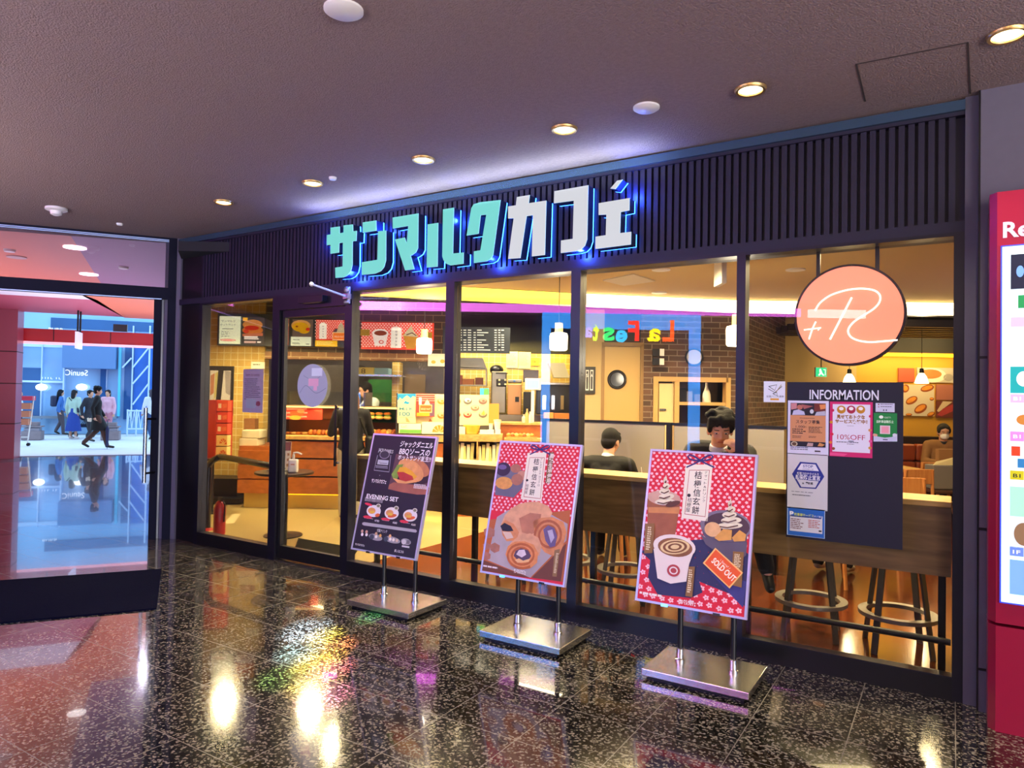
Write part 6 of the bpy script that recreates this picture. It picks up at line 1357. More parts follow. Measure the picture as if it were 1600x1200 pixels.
g = G(); bx(g, 830, 609, 835, 660.5, 10.22, .03, WHITEP); g.obj('stand', t)
t = thing('espresso_machine', 'dark espresso machine with silver fittings behind the till counter', 'machine', I(ia(868, 11.2), 11.2, kz))
g = G(); bx(g, 838, 600, 892, 648, 11.2, .45, mat('machine_dark', '1c1e28', .3, noise=.4, nscale=10)); g.obj('body', t, bevel=.02)
for x in (848, 862, 876): g = G(); bx(g, x, 618, x+5, 640, 11.12, .08, CHROME); g.obj('group_head', t)
g = G(); bx(g, 838, 598, 892, 601, 11.15, .5, STEEL); g.obj('cup_rail', t)
t = thing('coffee_grinder', 'black coffee grinder with a clear bean hopper beside the till screen', 'grinder', I(ia(824, 11.3), 11.3, kz))
g = G(); bx(g, 818, 612, 830, 648, 11.3, .2, BLACK); g.obj('body', t, bevel=.01); g = G(); bx(g, 817, 578, 841, 597, 11.5, .2, mat('dark_hopper', '3c2c20', .2)); g.obj('hopper', t)
gift('orange cardboard box with napkins on the till counter', 851, 645, 865, 661, 10.1, .2, 'dc9440', None, z=(0, 0, 1), group=None)
gift('long low cardboard box of packets on the till counter', 866, 646, 891, 661, 10.12, .2, 'b86c2c', lambda p: p.scribble(868, 654, 890, 660, 2, 'e8e0d0', 2, 3), z=(0, 0, 1), group=None)
for k, (px, h, c, lab) in enumerate(((826, .2, 'd8a060', 'tall amber bottle on the till counter'), (831, .16, 'e8dcc8', 'white sauce bottle on the till counter'), (821, .12, 'd0c8b8', 'squat pale jar on the till counter'))):
    f = I(ia(px-2, 10.05), 10.05, zt2); G().lathe([(.001, 0), (.03, 0), (.03, h*.6), (.012, h*.8), (.012, h), (.001, h)], f, mat('bottle_%d' % k, c, .3), 14).one('sauce_bottle', lab, 'bottle', origin=f)
card('small_screen', 'small blue and green display card on top of the desserts board', 'screen', 1398, 45, 1492, 115, 9.92, P('38b0e0', .4, .5), lambda p: p.rect(1440, 50, 1490, 112, P('50d840', .4, .6), 2), ZQ)
# kitchen opening behind the pastry case: steel shelf, boxes, pillar
g = G(); bx(g, 545, 585, 627, 588, 11.2, .4, STEEL); g.one('kitchen_shelf', 'pale steel wall shelf holding equipment behind the staff member', 'shelf')
for k, (x0, y0, x1, y1, c, lab) in enumerate(((558, 574, 583, 585, 'd8c860', 'yellow trimmed machine with a black figure on the kitchen shelf'), (584, 575, 606, 585, '8ab8c4', 'pale blue metal box on the kitchen shelf'))):
    g = G(); bx(g, x0, y0, x1, y1, 11.25, .3, mat('shelf_box_%d' % k, c, .4)); p = Pr(I(0, 11.2495), -N_, U_, g); (p.text('8', x0+6, y1-1.5, 8, INK, x1=x0+13) if k == 0 else None); g.one('kitchen_box', lab, 'box')
g = G(); bx(g, 612, 566, 624, 640, 11.6, .3, TILE_Y); g.struct('trim_5')
card('green_screen', 'dark green panel on the kitchen wall behind the staff member', 'panel', 575, 593, 612, 628, 12.2, '2a6a2c', None)
g = G(); bx(g, 628, 575, 693, 648, 11.9, .5, mat('oven_front', '55504c', .3, .6, noise=.3, nscale=5)); bx(g, 632, 585, 664, 615, 11.87, .03, mat('oven_glass', '6a5a48', .1)); bx(g, 632, 620, 664, 622, 11.83, .04, CHROME); g.one('oven', 'tall steel oven with a glass door at the back of the kitchen', 'oven')
g = G(); bx(g, 440, 570, 560, 690, 12.4, .5, mat('kitchen_unit', '5a554e', .4, .4, noise=.3, nscale=4)); g.one('fridge', 'wide grey steel cabinet at the back of the kitchen behind the customer', 'cabinet')
for k in range(3): lamp('kitchen_lamp', 'AREA', I(ia(480+130*k, 11.5), 11.4, 2.9), 52, (1, .85, .6), .6)
lamp('till_lamp', 'AREA', I(ia(830, 10.8), 10.6, 2.9), 55, (1, .82, .5), .8)

# tills side: white trays, brown bag and rack at left end of counter
for k in range(2):
    g = G(); z0, z1 = (685, 697), (672, 685); y0, y1 = (z0, z1)[k]; x0, x1 = ((375, 404), (379, 407))[k]; bx(g, x0, y0, x1, y1, 9.8, .3, mat('cream_tub', 'e4d8b0', .4)); g.one('serving_tub', ['lower cream plastic tub stacked at the left end of the service counter', 'upper cream plastic tub stacked at the left end of the service counter'][k], 'tub', bevel=.012)
g = G(); bx(g, 382, 654, 399, 671.5, 9.95, .15, mat('brown_paper', '8a5a30', .7)); g.one('paper_bag', 'brown paper bag standing on the cream tubs', 'bag')
g = G(); bx(g, 314, 748, 374, 779, 10.2, .45, BLACK); bx(g, 314, 779, 378, 786, 10.0, .5, mat('black_low_box', '101012', .5)); g.one('low_black_cabinet', 'low black cabinet left of the service counter on the tiled floor', 'cabinet')
# ------------------------------------------------------------------ round tables near the entrance
def rtable(x, y, h, rt, rb, label):
    t = thing('round_table', label, 'table', (x, y, 0), group='small round tables by the cafe entrance')
    TT = mat('dark_brown_table_top', '3a2418', .3)
    G().lathe([(.001, h-.03), (rt-.01, h-.03), (rt, h-.02), (rt, h-.005), (rt-.006, h), (.001, h)], (x, y, 0), TT, 48).obj('table_top', t)
    G().cyl((x, y, .02), (x, y, h-.03), .028, BLACK).obj('pole', t); G().lathe([(rb, 0), (rb, .012), (rb*.3, .025), (.03, .04)], (x, y, 0), BLACK, 40).obj('base', t); return t
t1 = I(ia(334, 9.35), 9.35); t2 = I(ia(447, 7.9), 7.9)
rtable(t1.x, t1.y, .735, .30, .17, 'small round dark table carrying the red gift box tower'); rtable(t2.x, t2.y, .72, .32, .21, 'round dark pedestal table with sanitizer behind the cafe door')
# red gift box tower
hT = .735; f = I(ia(346, 9.3), 9.3, hT); z0 = fb(346, 625, 9.3).z-hT
t = thing('gift_box_tower', 'tall red cardboard display tower of sweets boxes on the round table', 'display', f)
RB = mat('red_display_card', 'a82410', .5); g = G(); g.obox(f-U_*.08+V((0, 0, z0/2)), U_*.05, N_*.09, V((0, 0, z0/2)), RB); g.obox(f+U_*.045+N_*.07+V((0, 0, z0/2)), U_*.075, N_*.02, V((0, 0, z0/2)), RB); g.obj('side_panel', t)
for k in range(5):
    zz = z0*k/5; g = G(); c = f+U_*.045-N_*.01+V((0, 0, zz+z0/10)); col = ('f0c880', 'f0c880', 'e0503c', 'd84030', 'e85838')[k]
    g.obox(c, U_*.072, N_*.06, V((0, 0, z0/10-.006)), P(col)); p = Pr(c-N_*.0605, -N_, U_, g)
    if k < 2:
        for a in range(5): aa = pi*a/5; p.puv([(.06*cos(aa)*.2+.02, .05-.03*sin(aa)), (.02+.05*cos(aa), .05-.1*sin(aa)*.8), (.02+.05*cos(aa+.5), .05-.1*sin(aa+.5)*.8)], 'd85018', 1)
    else: p.puv([(-.055, -.03), (-.015, -.03), (-.015, .03), (-.055, .03)], 'f8e0c8', 1); p.puv([(.0, -.02), (.06, -.035), (.06, .02), (.01, .03)], 'f07848', 1)
    g.obj('sweets_box', t)
# sanitizer and menu stand on table 2
f = V((t2.x, t2.y, .72))+U_*.13-N_*.1; t = thing('sanitizer_bottle', 'white hand sanitizer pump bottle on the round table', 'bottle', f)
g = G(); g.obox(f+V((0, 0, .075)), U_*.05, N_*.035, V((0, 0, .075)), WHITEP); o = g.obj('bottle_body', t, bevel=.018, seg=4); g = G(); g.cyl(f+V((0, 0, .15)), f+V((0, 0, .2)), .014, WHITEP); g.tube([f+V((0, 0, .2)), f+V((0, 0, .22)), f+U_*.04+V((0, 0, .225)), f+U_*.09+V((0, 0, .205))], .009, WHITEP, 8); g.obj('pump', t)
p = Pr(f-N_*.0355+V((0, 0, .12)), -N_, U_); p.puv([(-.025, 0), (.03, 0), (.03, .06), (-.025, .06)], 'e8e0e0', 0); p.puv([(-.02, .02), (.025, .02), (.025, .032), (-.02, .032)], 'd08878', 1); p.g.obj('label', t)
f = V((t2.x, t2.y, .72))-U_*.08+N_*.05; t = thing('menu_stand', 'tilted clear stand holding a brown and cream menu sheet on the round table', 'menu stand', f)
up = (V((0, 0, 1))+N_*.18).normalized(); g = G(); g.obox(f+up*.17, U_*.12, up*.165, N_*.004, P('d8ccb0')); p = Pr(f+up*.33-U_*.12-N_*.006, (-N_+V((0, 0, .18))).normalized(), U_, g); p.puv([(0, 0), (.24, 0), (.24, .1), (0, .1)], '8a4830', 1)
for i in range(5):
    for j in range(3): p.puv([(.02+i*.045, .13+j*.06), (.045+i*.045, .125+j*.06), (.05+i*.045, .155+j*.06), (.025+i*.045, .16+j*.06)], 'a87848', 1)
g.obj('menu_sheet', t); g = G(); g.obox(f+V((0, 0, .006)), U_*.12, N_*.05, V((0, 0, .006)), ACRYL); g.obj('stand_foot', t)
# potted plant on table 1
f = V((t1.x, t1.y, .735))-U_*.2-N_*.05; t = thing('potted_plant', 'small leafy plant in a dark pot at the left end of the round table', 'plant', f)
G().lathe([(.001, 0), (.06, 0), (.085, .16), (.075, .16), (.07, .14), (.001, .14)], f, BLACK).obj('pot', t)
LEAF = mat('olive_green_leaf', '4c6a24', .5, noise=.4, nscale=30); g = G(); rnd = random.Random(5)
for k in range(5):
    b = f+V((0, 0, .14)); e = b+V((rnd.uniform(-.12, .12), rnd.uniform(-.12, .12), rnd.uniform(.25, .42))); g.tube([b, (b+e)/2+V((rnd.uniform(-.04, .04), 0, .02)), e], .004, mat('plant_stem', '5a4a2c', .7), 6)
    for j in range(9):
        c = b.lerp(e, .35+.07*j)+V((rnd.uniform(-.05, .05), rnd.uniform(-.05, .05), rnd.uniform(-.02, .03))); d = V((rnd.uniform(-1, 1), rnd.uniform(-1, 1), rnd.uniform(-.4, .6))).normalized(); s = d.cross(V((0, 0, 1))).normalized()*.012
        g.add([c, c+d*.025+s, c+d*.055, c+d*.025-s], [(0, 1, 2, 3)], LEAF)
g.obj('foliage', t)
# black tubular barrier, extinguisher
t = thing('tube_barrier', 'black bent tube barrier standing just inside the leftmost window', 'barrier', (-6.45, .35, 0))
p0 = fz(322, 828, 0); x0, y0 = p0.x+.02, max(p0.y, .2); q = V((x0, y0, 0)); qe = fb(470, 735, 7.4)
pts = [q, q+V((0, 0, .66)), q+V((.02, .0, .76)), q+V((.1, .02, .83)), q+V((.24, .05, .85)), V((-6.03, .40, .82)), V((-5.95, .42, .77)), V((-5.92, .43, .66)), V((-5.92, .43, 0))]
g = G(); g.tube(smooth3(pts) if 'smooth3' in globals() else pts, .036, mat('glossy_black_tube', '14161c', .18), 14); g.obj('bent_tube', t)
G().lathe([(.07, 0), (.06, .02), (.04, .03)], q, mat('red_tube_foot', 'c0281c', .4)).obj('foot_cap', t)
f = fb(307, 812, 7.35); f.z = 0; f = V((-6.98, .42, 0)); t = thing('fire_extinguisher', 'red fire extinguisher on the floor at the left edge of the leftmost window', 'extinguisher', f)
G().lathe([(.001, 0), (.06, 0), (.065, .02), (.065, .3), (.04, .36), (.02, .38), (.001, .38)], f, mat('extinguisher_red', 'a81c20', .3)).obj('cylinder', t); g = G(); g.box(f+V((-.03, -.01, .38)), f+V((.05, .01, .42)), BLACK); g.tube([f+V((.03, 0, .4)), f+V((.09, 0, .34)), f+V((.08, 0, .15))], .009, BLACK, 8); g.obj('valve', t)

# ------------------------------------------------------------------ lounge on the right: pictures, sofa, tables
LZ = (1380, 540, .21661)
def pic(label, x0, y0, x1, y1, col, body): card('wall_picture', label, 'picture', x0, y0, x1, y1, LB-.03, col, body, LZ, 'food pictures on the yellow lounge wall', th=.025)
CRO = lambda p, cx, cy, rx, ry, r: (p.ell(cx, cy, rx, ry, FOOD('croissant_dark', '8a4418', 14), 2, rot=r), p.ell(cx-2, cy-3, rx*.8, ry*.6, FOOD('croissant_light', 'd88a34', 20), 3, rot=r))
pic('plain reddish square picture, left of the coffee cup picture', 110, 162, 225, 262, 'a8503c', None)
pic('picture of a white cup of milk tea, top right of the lounge wall', 245, 160, 512, 266, 'b8b0a8', lambda p: (p.ell(350, 215, 105, 52, 'dcd8d0', 2), p.ell(340, 205, 82, 34, FOOD('tea', 'b87840', 8), 3), p.ell(470, 230, 36, 26, '9a9490', 2)))
pic('large picture of croissants on pale cloth', 146, 282, 368, 508, 'c8bcac', lambda p: (CRO(p, 318, 308, 50, 24, -15), CRO(p, 160, 310, 26, 30, 30), CRO(p, 205, 395, 46, 26, -28), CRO(p, 270, 455, 50, 30, -30), CRO(p, 185, 498, 24, 10, 0), CRO(p, 345, 495, 30, 16, -20), CRO(p, 350, 385, 16, 12, 0)))
pic('plain rose coloured picture right of the croissants', 385, 282, 512, 392, 'a06458', None)
pic('picture of a dark filled sandwich, bottom right of the lounge wall', 385, 400, 512, 520, '6a3428', lambda p: (p.poly([(387, 470), (430, 402), (500, 405), (400, 480)], 'c8b498', 2), p.poly([(390, 500), (430, 455), (510, 420), (510, 470), (420, 510)], FOOD('ham', 'a83c3c', 10), 3)))
SOFA = mat('brown_leather', '8c3f20', .35, noise=.15, nscale=6); SB = 10.7
t = thing('lounge_sofa', 'long brown leather bench sofa with panelled back below the food pictures', 'sofa', I(ia(1420, SB), SB+.2))
a0 = ia(1385, SB); zb0, zb1 = iz(752, SB-.5, 1420), iz(694, SB, 1420); wseg = ia(1433, SB)-ia(1411, SB); wseg = .42
for k in range(-1, 8):
    x = ia(1433, SB)+wseg*k-.42
    for z0, z1 in ((.47, .72), (.73, zb1)): g = G(); g.ibox(x+.006, x+wseg-.006, SB, SB+.16, z0, z1, SOFA); g.obj('back_cushion', t, bevel=.035, seg=3)
    g = G(); g.ibox(x+.006, x+wseg-.006, SB-.5, SB+.02, .3, .46, SOFA); g.obj('seat_cushion', t, bevel=.035, seg=3)
g = G(); g.ibox(ia(1433, SB)-.84, ia(1433, SB)+3, SB-.45, SB+.16, 0, .3, mat('sofa_base', '2a1a14', .6)); g.obj('sofa_base', t)
g = G(); g.ibox(ia(1350, SB), ia(1350, SB)+4, SB+.2, SB+.5, 0, iz(682, SB+.2, 1400), mat('dark_ledge', '241a16', .4)); g.struct('trim_6')
def ltable(px, b, label):
    c = I(ia(px, b), b); t = thing('lounge_table', label, 'table', c, group='square wooden lounge tables')
    g = G(); g.obox(c+V((0, 0, .69)), U_*.33, N_*.3, V((0, 0, .018)), OAK); g.obj('table_top', t, bevel=.005); G().cyl(c, c+V((0, 0, .67)), .03, BLACK).obj('pole', t); G().lathe([(.22, 0), (.22, .012), (.03, .03)], c, BLACK).obj('base', t)
ltable(1392, 9.85, 'square wooden lounge table at the left of the man in the mask'); 
def wchair(x, y, rz, label):
    t = thing('wooden_chair', label, 'chair', (x, y, 0), 0, 'wooden chairs inside the cafe'); M = Matrix.Rotation(rz, 4, 'Z'); T = lambda a, b, z: V((x, y, 0)) + (M @ V((a, b, z)))
    for sx_, sy_ in ((-1, -1), (1, -1), (-1, 1), (1, 1)):
        G().cyl(T(sx_*.22, sy_*.22, 0), T(sx_*.17, sy_*.17, .44 if sy_ < 0 else .8), .017, BEECH, r1=.02, n=10).obj('leg', t)
    g = G(); g.obox(T(0, 0, .45), M.to_3x3() @ V((.21, 0, 0)), M.to_3x3() @ V((0, .21, 0)), V((0, 0, .02)), mat('brown_seat_pad', '4a2c1c', .5)); g.obj('seat', t, bevel=.01)
    g = G(); g.obox(T(0, .175, .72), M.to_3x3() @ V((.19, 0, 0)), M.to_3x3() @ V((0, .012, 0)), V((0, 0, .09)), BEECH); g.obj('backrest', t, bevel=.006)
f = I(ia(1452, 8.3), 8.3); wchair(f.x, f.y, yaw+.1, 'wooden chair at the right edge, in front of the man in the mask')
fc = (fz(1235, 915)+fz(1312, 925))/2
wchair(fc.x-.02, fc.y+.3, pi+.15, 'wooden chair with slanting legs seen below the navy board')
wchair(-.35, 3.9, .4, 'wooden chair further back, hidden mostly by the navy board')


g = G(); g.prism([fz(466, 842), fz(560, 858), V((-4.72, .14, 0)), V((-5.45, .14, 0))], (0, 0, .01), mat('dark_inner_mat', '1c1a16', .95, spec=.05)); g.one('door_mat', 'dark grey mat on the tiles just inside the cafe glass door', 'mat')
g = G(); g.prism([fz(363, 803), fz(376, 803), fz(365, 818), fz(349, 818)], (0, 0, .002), mat('pale_floor_marker', 'dccb98', .4)); g.one('floor_marker', 'pale rectangular queue marker on the tiled floor by the round table', 'marker')
# ------------------------------------------------------------------ people
SKIN = mat('skin', 'd09a7c', .5); SKIND = mat('skin_shade', 'b87c60', .5); HAIRB = mat('black_hair', '0e0c0e', .4, bump=.5, bscale=250)
def cloth(n, c, r=.8): return mat('cloth_'+n, c, r, noise=.12, nscale=25, bump=.15, bscale=60)
def remesh(o, vox, sm=3):
    r = o.modifiers.new('fuse', 'REMESH'); r.mode = 'VOXEL'; r.voxel_size = vox; r.use_smooth_shade = True
    if sm: s = o.modifiers.new('soften', 'SMOOTH'); s.factor = .5; s.iterations = sm
BASEJ = dict(pelvis=(0, 0, .93), waist=(0, .0, 1.06), chest=(0, .0, 1.26), neck=(0, -.01, 1.42), head=(0, .015, 1.575),
  shR=(.175, 0, 1.385), elR=(.225, -.03, 1.11), wrR=(.235, .04, .86), hdR=(.235, .06, .78), shL=(-.175, 0, 1.385), elL=(-.225, -.03, 1.11), wrL=(-.235, .04, .86), hdL=(-.235, .06, .78),
  hiR=(.085, 0, .9), knR=(.09, .02, .49), anR=(.09, -.02, .085), toR=(.1, .13, .035), hiL=(-.085, 0, .9), knL=(-.09, .02, .49), anL=(-.09, -.02, .085), toL=(-.1, .13, .035))
def hand(g, w, h, side, m, s=1.0, curl=.5, tgt=None):
    """palm from wrist w towards h with five bent fingers"""
    d = (V(h)-V(w)).normalized(); q = V((0, 0, 1)) if abs(d.z) < .8 else V((0, 1, 0)); a = d.cross(q).normalized(); n_ = a.cross(d).normalized()
    if tgt is not None: n_ = (V(tgt) - d*V(tgt).dot(d)).normalized(); a = d.cross(n_).normalized()
    p = V(w)+d*.045*s; g.cap(V(w), .024*s, p+d*.03*s, .03*s, m, 10)
    g.ell(p+d*.012*s, (.0, .0, .0) if 0 else (.036*s, .036*s, .036*s), m, k=6, n=10)
    ln = (.062, .072, .068, .052)
    for i in range(4):
        b = p+d*.035*s+a*(.027-.018*i)*s; L = ln[i]*s; k1 = b+(d*cos(curl)+n_*sin(curl))*L*.5; k2 = k1+(d*cos(curl*2.2)+n_*sin(curl*2.2))*L*.5
        g.cap(b, .0095*s, k1, .0085*s, m, 8); g.cap(k1, .0085*s, k2, .007*s, m, 8)
    b = p+a*.03*s*1.0; k1 = b+(d*.6+a*.7+n_*.3).normalized()*.035*s; g.cap(p-d*.0+a*.012*s, .013*s, k1, .0105*s, m, 8); g.cap(k1, .0105*s, k1+(d*.9+a*.1+n_*.5).normalized()*.03*s, .0085*s, m, 8)
def person(label, loc, rz, J=None, hs=1.0, top='2a2a30', bottom='26262c', skirt=None, coat=None, shoes='1a1a1c', hair='0e0c0e', style='short', hrot=(0, 0), vox=.011, fem=False, mask=False, sleeves=True, apron=None, group=None, face=True, collar=None):
    j = {k: V(v)*hs for k, v in BASEJ.items()}
    for k, v in (J or {}).items(): j[k] = V(v)
    s = hs; g = G(); SK = SKIN
    hm = Matrix.Rotation(R(hrot[0]), 3, 'Z') @ Matrix.Rotation(R(hrot[1]), 3, 'X'); hc = j['head']
    hp = lambda x, y, z: hc + hm @ (V((x, y, z))*s)
    g.ell(hp(0, -.01, .025), (.074*s, .092*s, .092*s), SK, hm); g.ell(hp(0, .018, -.035), (.057*s, .068*s, .078*s), SK, hm); g.ell(hp(0, .045, -.082), (.028*s, .026*s, .022*s), SK, hm, n=10, k=6)
    g.ell(hp(0, .055, .03), (.055*s, .03*s, .04*s), SK, hm, n=10, k=6)
    g.cap(hp(0, .082, .012), .008*s, hp(0, .093, -.026), .0115*s, SK, 10); g.ell(hp(0, .082, -.03), (.019*s, .012*s, .009*s), SK, hm, n=8, k=6)
    for q in (-1, 1): g.ell(hp(.076*q, -.005, -.008), (.012*s, .022*s, .034*s), SK, hm, n=10, k=6); g.ell(hp(.035*q, .058, -.028), (.022*s, .02*s, .02*s), SK, hm, n=8, k=6)
    g.cap(j['neck']-V((0, 0, .02)), .056*s, hc+hm @ V((0, -.012*s, -.06*s)), .052*s, SK)
    def torso(g, d, m):
        w = 1 if not fem else .9
        g.cap(j['shL'].lerp(j['shR'], .12), (.062*w)*s+d, j['shR'].lerp(j['shL'], .12), (.062*w)*s+d, m)
        sv = (j['shR']-j['shL']).normalized()
        for q in (-1, 1):
            g.cap(j['chest']+sv*.068*q*s, .098*w*s+d, j['waist']+sv*.05*q*s, .088*w*s+d, m); g.cap(j['chest']+sv*.09*q*s+V((0, 0, .06*s)), .075*w*s+d, j['chest']+sv*.06*q*s, .09*w*s+d, m)
            g.cap(j['waist']+sv*.05*q*s, .088*w*s+d, j['pelvis']+sv*.06*q*s, .1*s+d, m)
        g.cap(j['neck']+V((0, 0, -.03*s)), .06*s+d*.5, j['chest'], .1*s+d, m)
    def arm(g, d, m, q, hand_=True):
        g.cap(j['sh'+q], .054*s+d, j['el'+q], .04*s+d, m); g.cap(j['el'+q], .04*s+d, j['wr'+q], .028*s+d, m)
    def leg(g, d, m, q, low=1.0):
        g.cap(j['hi'+q], .085*s+d, j['kn'+q], .055*s+d, m); e = j['kn'+q].lerp(j['an'+q], low); g.cap(j['kn'+q], .052*s+d, e, .038*s+d*1.2, m)
    torso(g, 0, SK)
    for q in 'RL':
        arm(g, 0, SK, q); leg(g, 0, SK, q); hand(g, j['wr'+q], j['hd'+q], q, SK, s, tgt=(J or {}).get('tg'+q)); g.cap(j['an'+q], .034*s, j['to'+q], .026*s, SK)
    root = bpy.data.objects.new('person', g.mesh('person')); COL.objects.link(root); root.location = loc; root.rotation_euler = (0, 0, rz); tag(root, label, 'person', group)
    remesh(root, vox, 2)
    def child(g, name, v=None, sm=3, rm=True):
        o = bpy.data.objects.new(name, g.mesh(name)); COL.objects.link(o); o.parent = root
        if rm: remesh(o, v or vox*1.15, sm)
        return o
    cm = cloth(coat or top, coat or top)
    g = G(); torso(g, .018*s, cm)
    for q in 'RL': arm(g, .014*s, cm, q)
    if coat:
        d = (j['knR']+j['knL'])/2; pts = []
        for f in (0, .35, .7, 1.0):
            c = j['pelvis'].lerp(V((d.x, d.y, j['pelvis'].z-.42*s)), f); sx_ = (.15+.05*f)*s; sy_ = (.12+.07*f + abs(j['knR'].y-j['knL'].y)*.35*f)*s
            pts.append([c+V((sx_*cos(2*pi*i/16), sy_*sin(2*pi*i/16), 0)) for i in range(16)])
        g.loft(pts[::-1], cm)
    child(g, 'coat' if coat else 'jacket')
    if collar:
        g = G(); g.lathe([(.062*s, -.02), (.066*s, .0), (.058*s, .03*s), (.05*s, .035*s)], j['neck']+V((0, .005, -.005)), P(collar), 20, ax=tuple((hc-j['neck']).normalized())); child(g, 'shirt_collar', rm=False)
    if skirt:
        g = G(); m = cloth(skirt, skirt); pts = []
        for f in (0, .2, .6, 1.0):
            z = j['waist'].z+(.22*s-j['waist'].z)*f*.92; pts.append([V((j['pelvis'].x, j['pelvis'].y, z))+V(((.12+.12*f)*s*(1+.06*(i % 2))*cos(2*pi*i/20), (.1+.13*f)*s*(1+.06*(i % 2))*sin(2*pi*i/20), 0)) for i in range(20)])
        g.loft(pts[::-1], m); child(g, 'skirt', rm=False)
    else:
        g = G(); m = cloth(bottom, bottom)
        for q in 'RL': leg(g, .014*s, m, q, .97)
        g.cap(j['hiL'], .1*s, j['hiR'], .1*s, m); child(g, 'trousers')
    for q in 'RL':
        g = G(); m = mat('shoe_'+shoes, shoes, .4); g.cap(j['an'+q]+V((0, -.01, -.02)), .04*s, j['to'+q]+V((0, .01, .008)), .034*s, m); g.cap(j['an'+q], .042*s, j['an'+q]+V((0, 0, .03)), .04*s, m); child(g, 'shoe', sm=1)
    hmt = mat('hair_'+hair, hair, .7, bump=.5, bscale=220, spec=.25); g = G()
    g.ell(hp(0, -.022, .042), (.085*s, .096*s, .09*s), hmt, hm); g.ell(hp(0, -.05, -.005), (.076*s, .062*s, .08*s), hmt, hm)
    if style != 'cap':
        for q in (-1, 1): (g.ell(hp(.038*q, .05, .078), (.042*s, .03*s, .026*s), hmt, hm) if style != 'short' else g.ell(hp(.03*q, .036, .084), (.04*s, .028*s, .022*s), hmt, hm)); g.ell(hp(.07*q, .015, .03), (.02*s, .035*s, .045*s), hmt, hm)
    if style == 'mop':
        rnd = random.Random(3)
        for i in range(26):
            a = rnd.uniform(0, 2*pi); e = rnd.uniform(.1, 1.3); g.ell(hp(.085*cos(a)*cos(e*.8), -.02+.09*sin(a)*cos(e*.8), .05+.085*sin(e)), (.03*s, .03*s, .022*s), hmt, hm, n=8, k=6)
        for x, z in ((-.055, .06), (-.03, .055), (-.005, .052), (.025, .056), (.05, .05), (.068, .03), (-.07, .03)): g.cap(hp(x, .07-.5*abs(x)*.4, .095), .022*s, hp(x*1.15, .09-abs(x)*.45, z), .010*s, hmt, 8)
    if style in ('long', 'tail'):
        g.cap(hp(0, -.06, .0), .075*s, hp(0, -.085, -.13), .062*s, hmt)
        if style == 'long':
            for q in (-1, 1): g.cap(hp(.06*q, -.03, .0), .04*s, hp(.065*q, -.03, -.16), .035*s, hmt)
            g.cap(hp(0, -.085, -.13), .07*s, hp(0, -.1, -.30), .05*s, hmt)
    if style == 'bun': g.ell(hp(0, -.1, .07), (.04*s, .04*s, .04*s), hmt, hm)
    if style == 'beret': g.ell(hp(0, -.03, .085), (.125*s, .13*s, .05*s), hmt, hm)
    child(g, 'hair', v=min(vox, .008), sm=2)
    if face:
        g = G(); EW, EB = mat('eye_white', 'e8e0d8', .3), mat('eye_dark', '120c0a', .2)
        for q in (-1, 1): g.ell(hp(.031*q, .074, .004), (.0135*s, .0075*s, .0036*s), EW, hm, n=10, k=6); g.ell(hp(.031*q, .0805, .003), (.0062*s, .004*s, .0042*s), EB, hm, n=10, k=6)
        child(g, 'eyes', rm=False)
        g = G()
        for q in (-1, 1): g.cap(hp(.018*q, .087, .027), .0035*s, hp(.046*q, .079, .028), .003*s, HAIRB, 6)
        child(g, 'eyebrows', rm=False)
        if not mask: g = G(); g.cap(hp(-.018, .081, -.058), .0045*s, hp(.018, .081, -.058), .0045*s, mat('lips', 'a85c50', .4), 6); child(g, 'mouth', rm=False)
    if mask:
        g = G(); m = mat('white_face_mask', 'f0eee6', .7); g.ell(hp(0, .058, -.045), (.06*s, .048*s, .048*s), m, hm); g.ell(hp(0, .09, -.03), (.03*s, .02*s, .03*s), m, hm)
        for q in (-1, 1): g.tube([hp(.05*q, .06, -.02), hp(.078*q, .01, -.01)], .002, m, 6)
        child(g, 'face_mask', rm=False)
    if apron:
        g = G(); m = cloth(apron, apron); g.obox(j['chest'].lerp(j['waist'], .4)+V((0, .1*s, 0)), V((.09*s, 0, 0)), V((0, .03*s, 0)), V((0, .02, .17*s)), m); g.cap(j['pelvis']+V((-.07, .07, .02)), .09*s, j['pelvis']+V((.07, .07, -.1)), .09*s, m)
        for q in (-1, 1): g.tube([j['chest']+V((.07*q*s, .11*s, .08*s)), j['neck']+V((.07*q*s, .02, .0)), j['chest']+V((.06*q*s, -.12*s, 0))], .012, m, 8)
        child(g, 'apron')
    return root, child, j
def face_to(v): return atan2(-v.x, v.y)
def bag(root, j0, size, col, name='shoulder_bag', strap=None):
    g = G(); m = cloth('bag'+col, col, .6); c = V(j0); g.box(c-V(size)/2, c+V(size)/2, m)
    o = g.obj(name, None, bevel=min(size)*.3, seg=3); o.parent = root
    if strap: g = G(); g.tube([V(p) for p in strap], .012, m, 6); q = g.obj('strap', None); q.parent = o
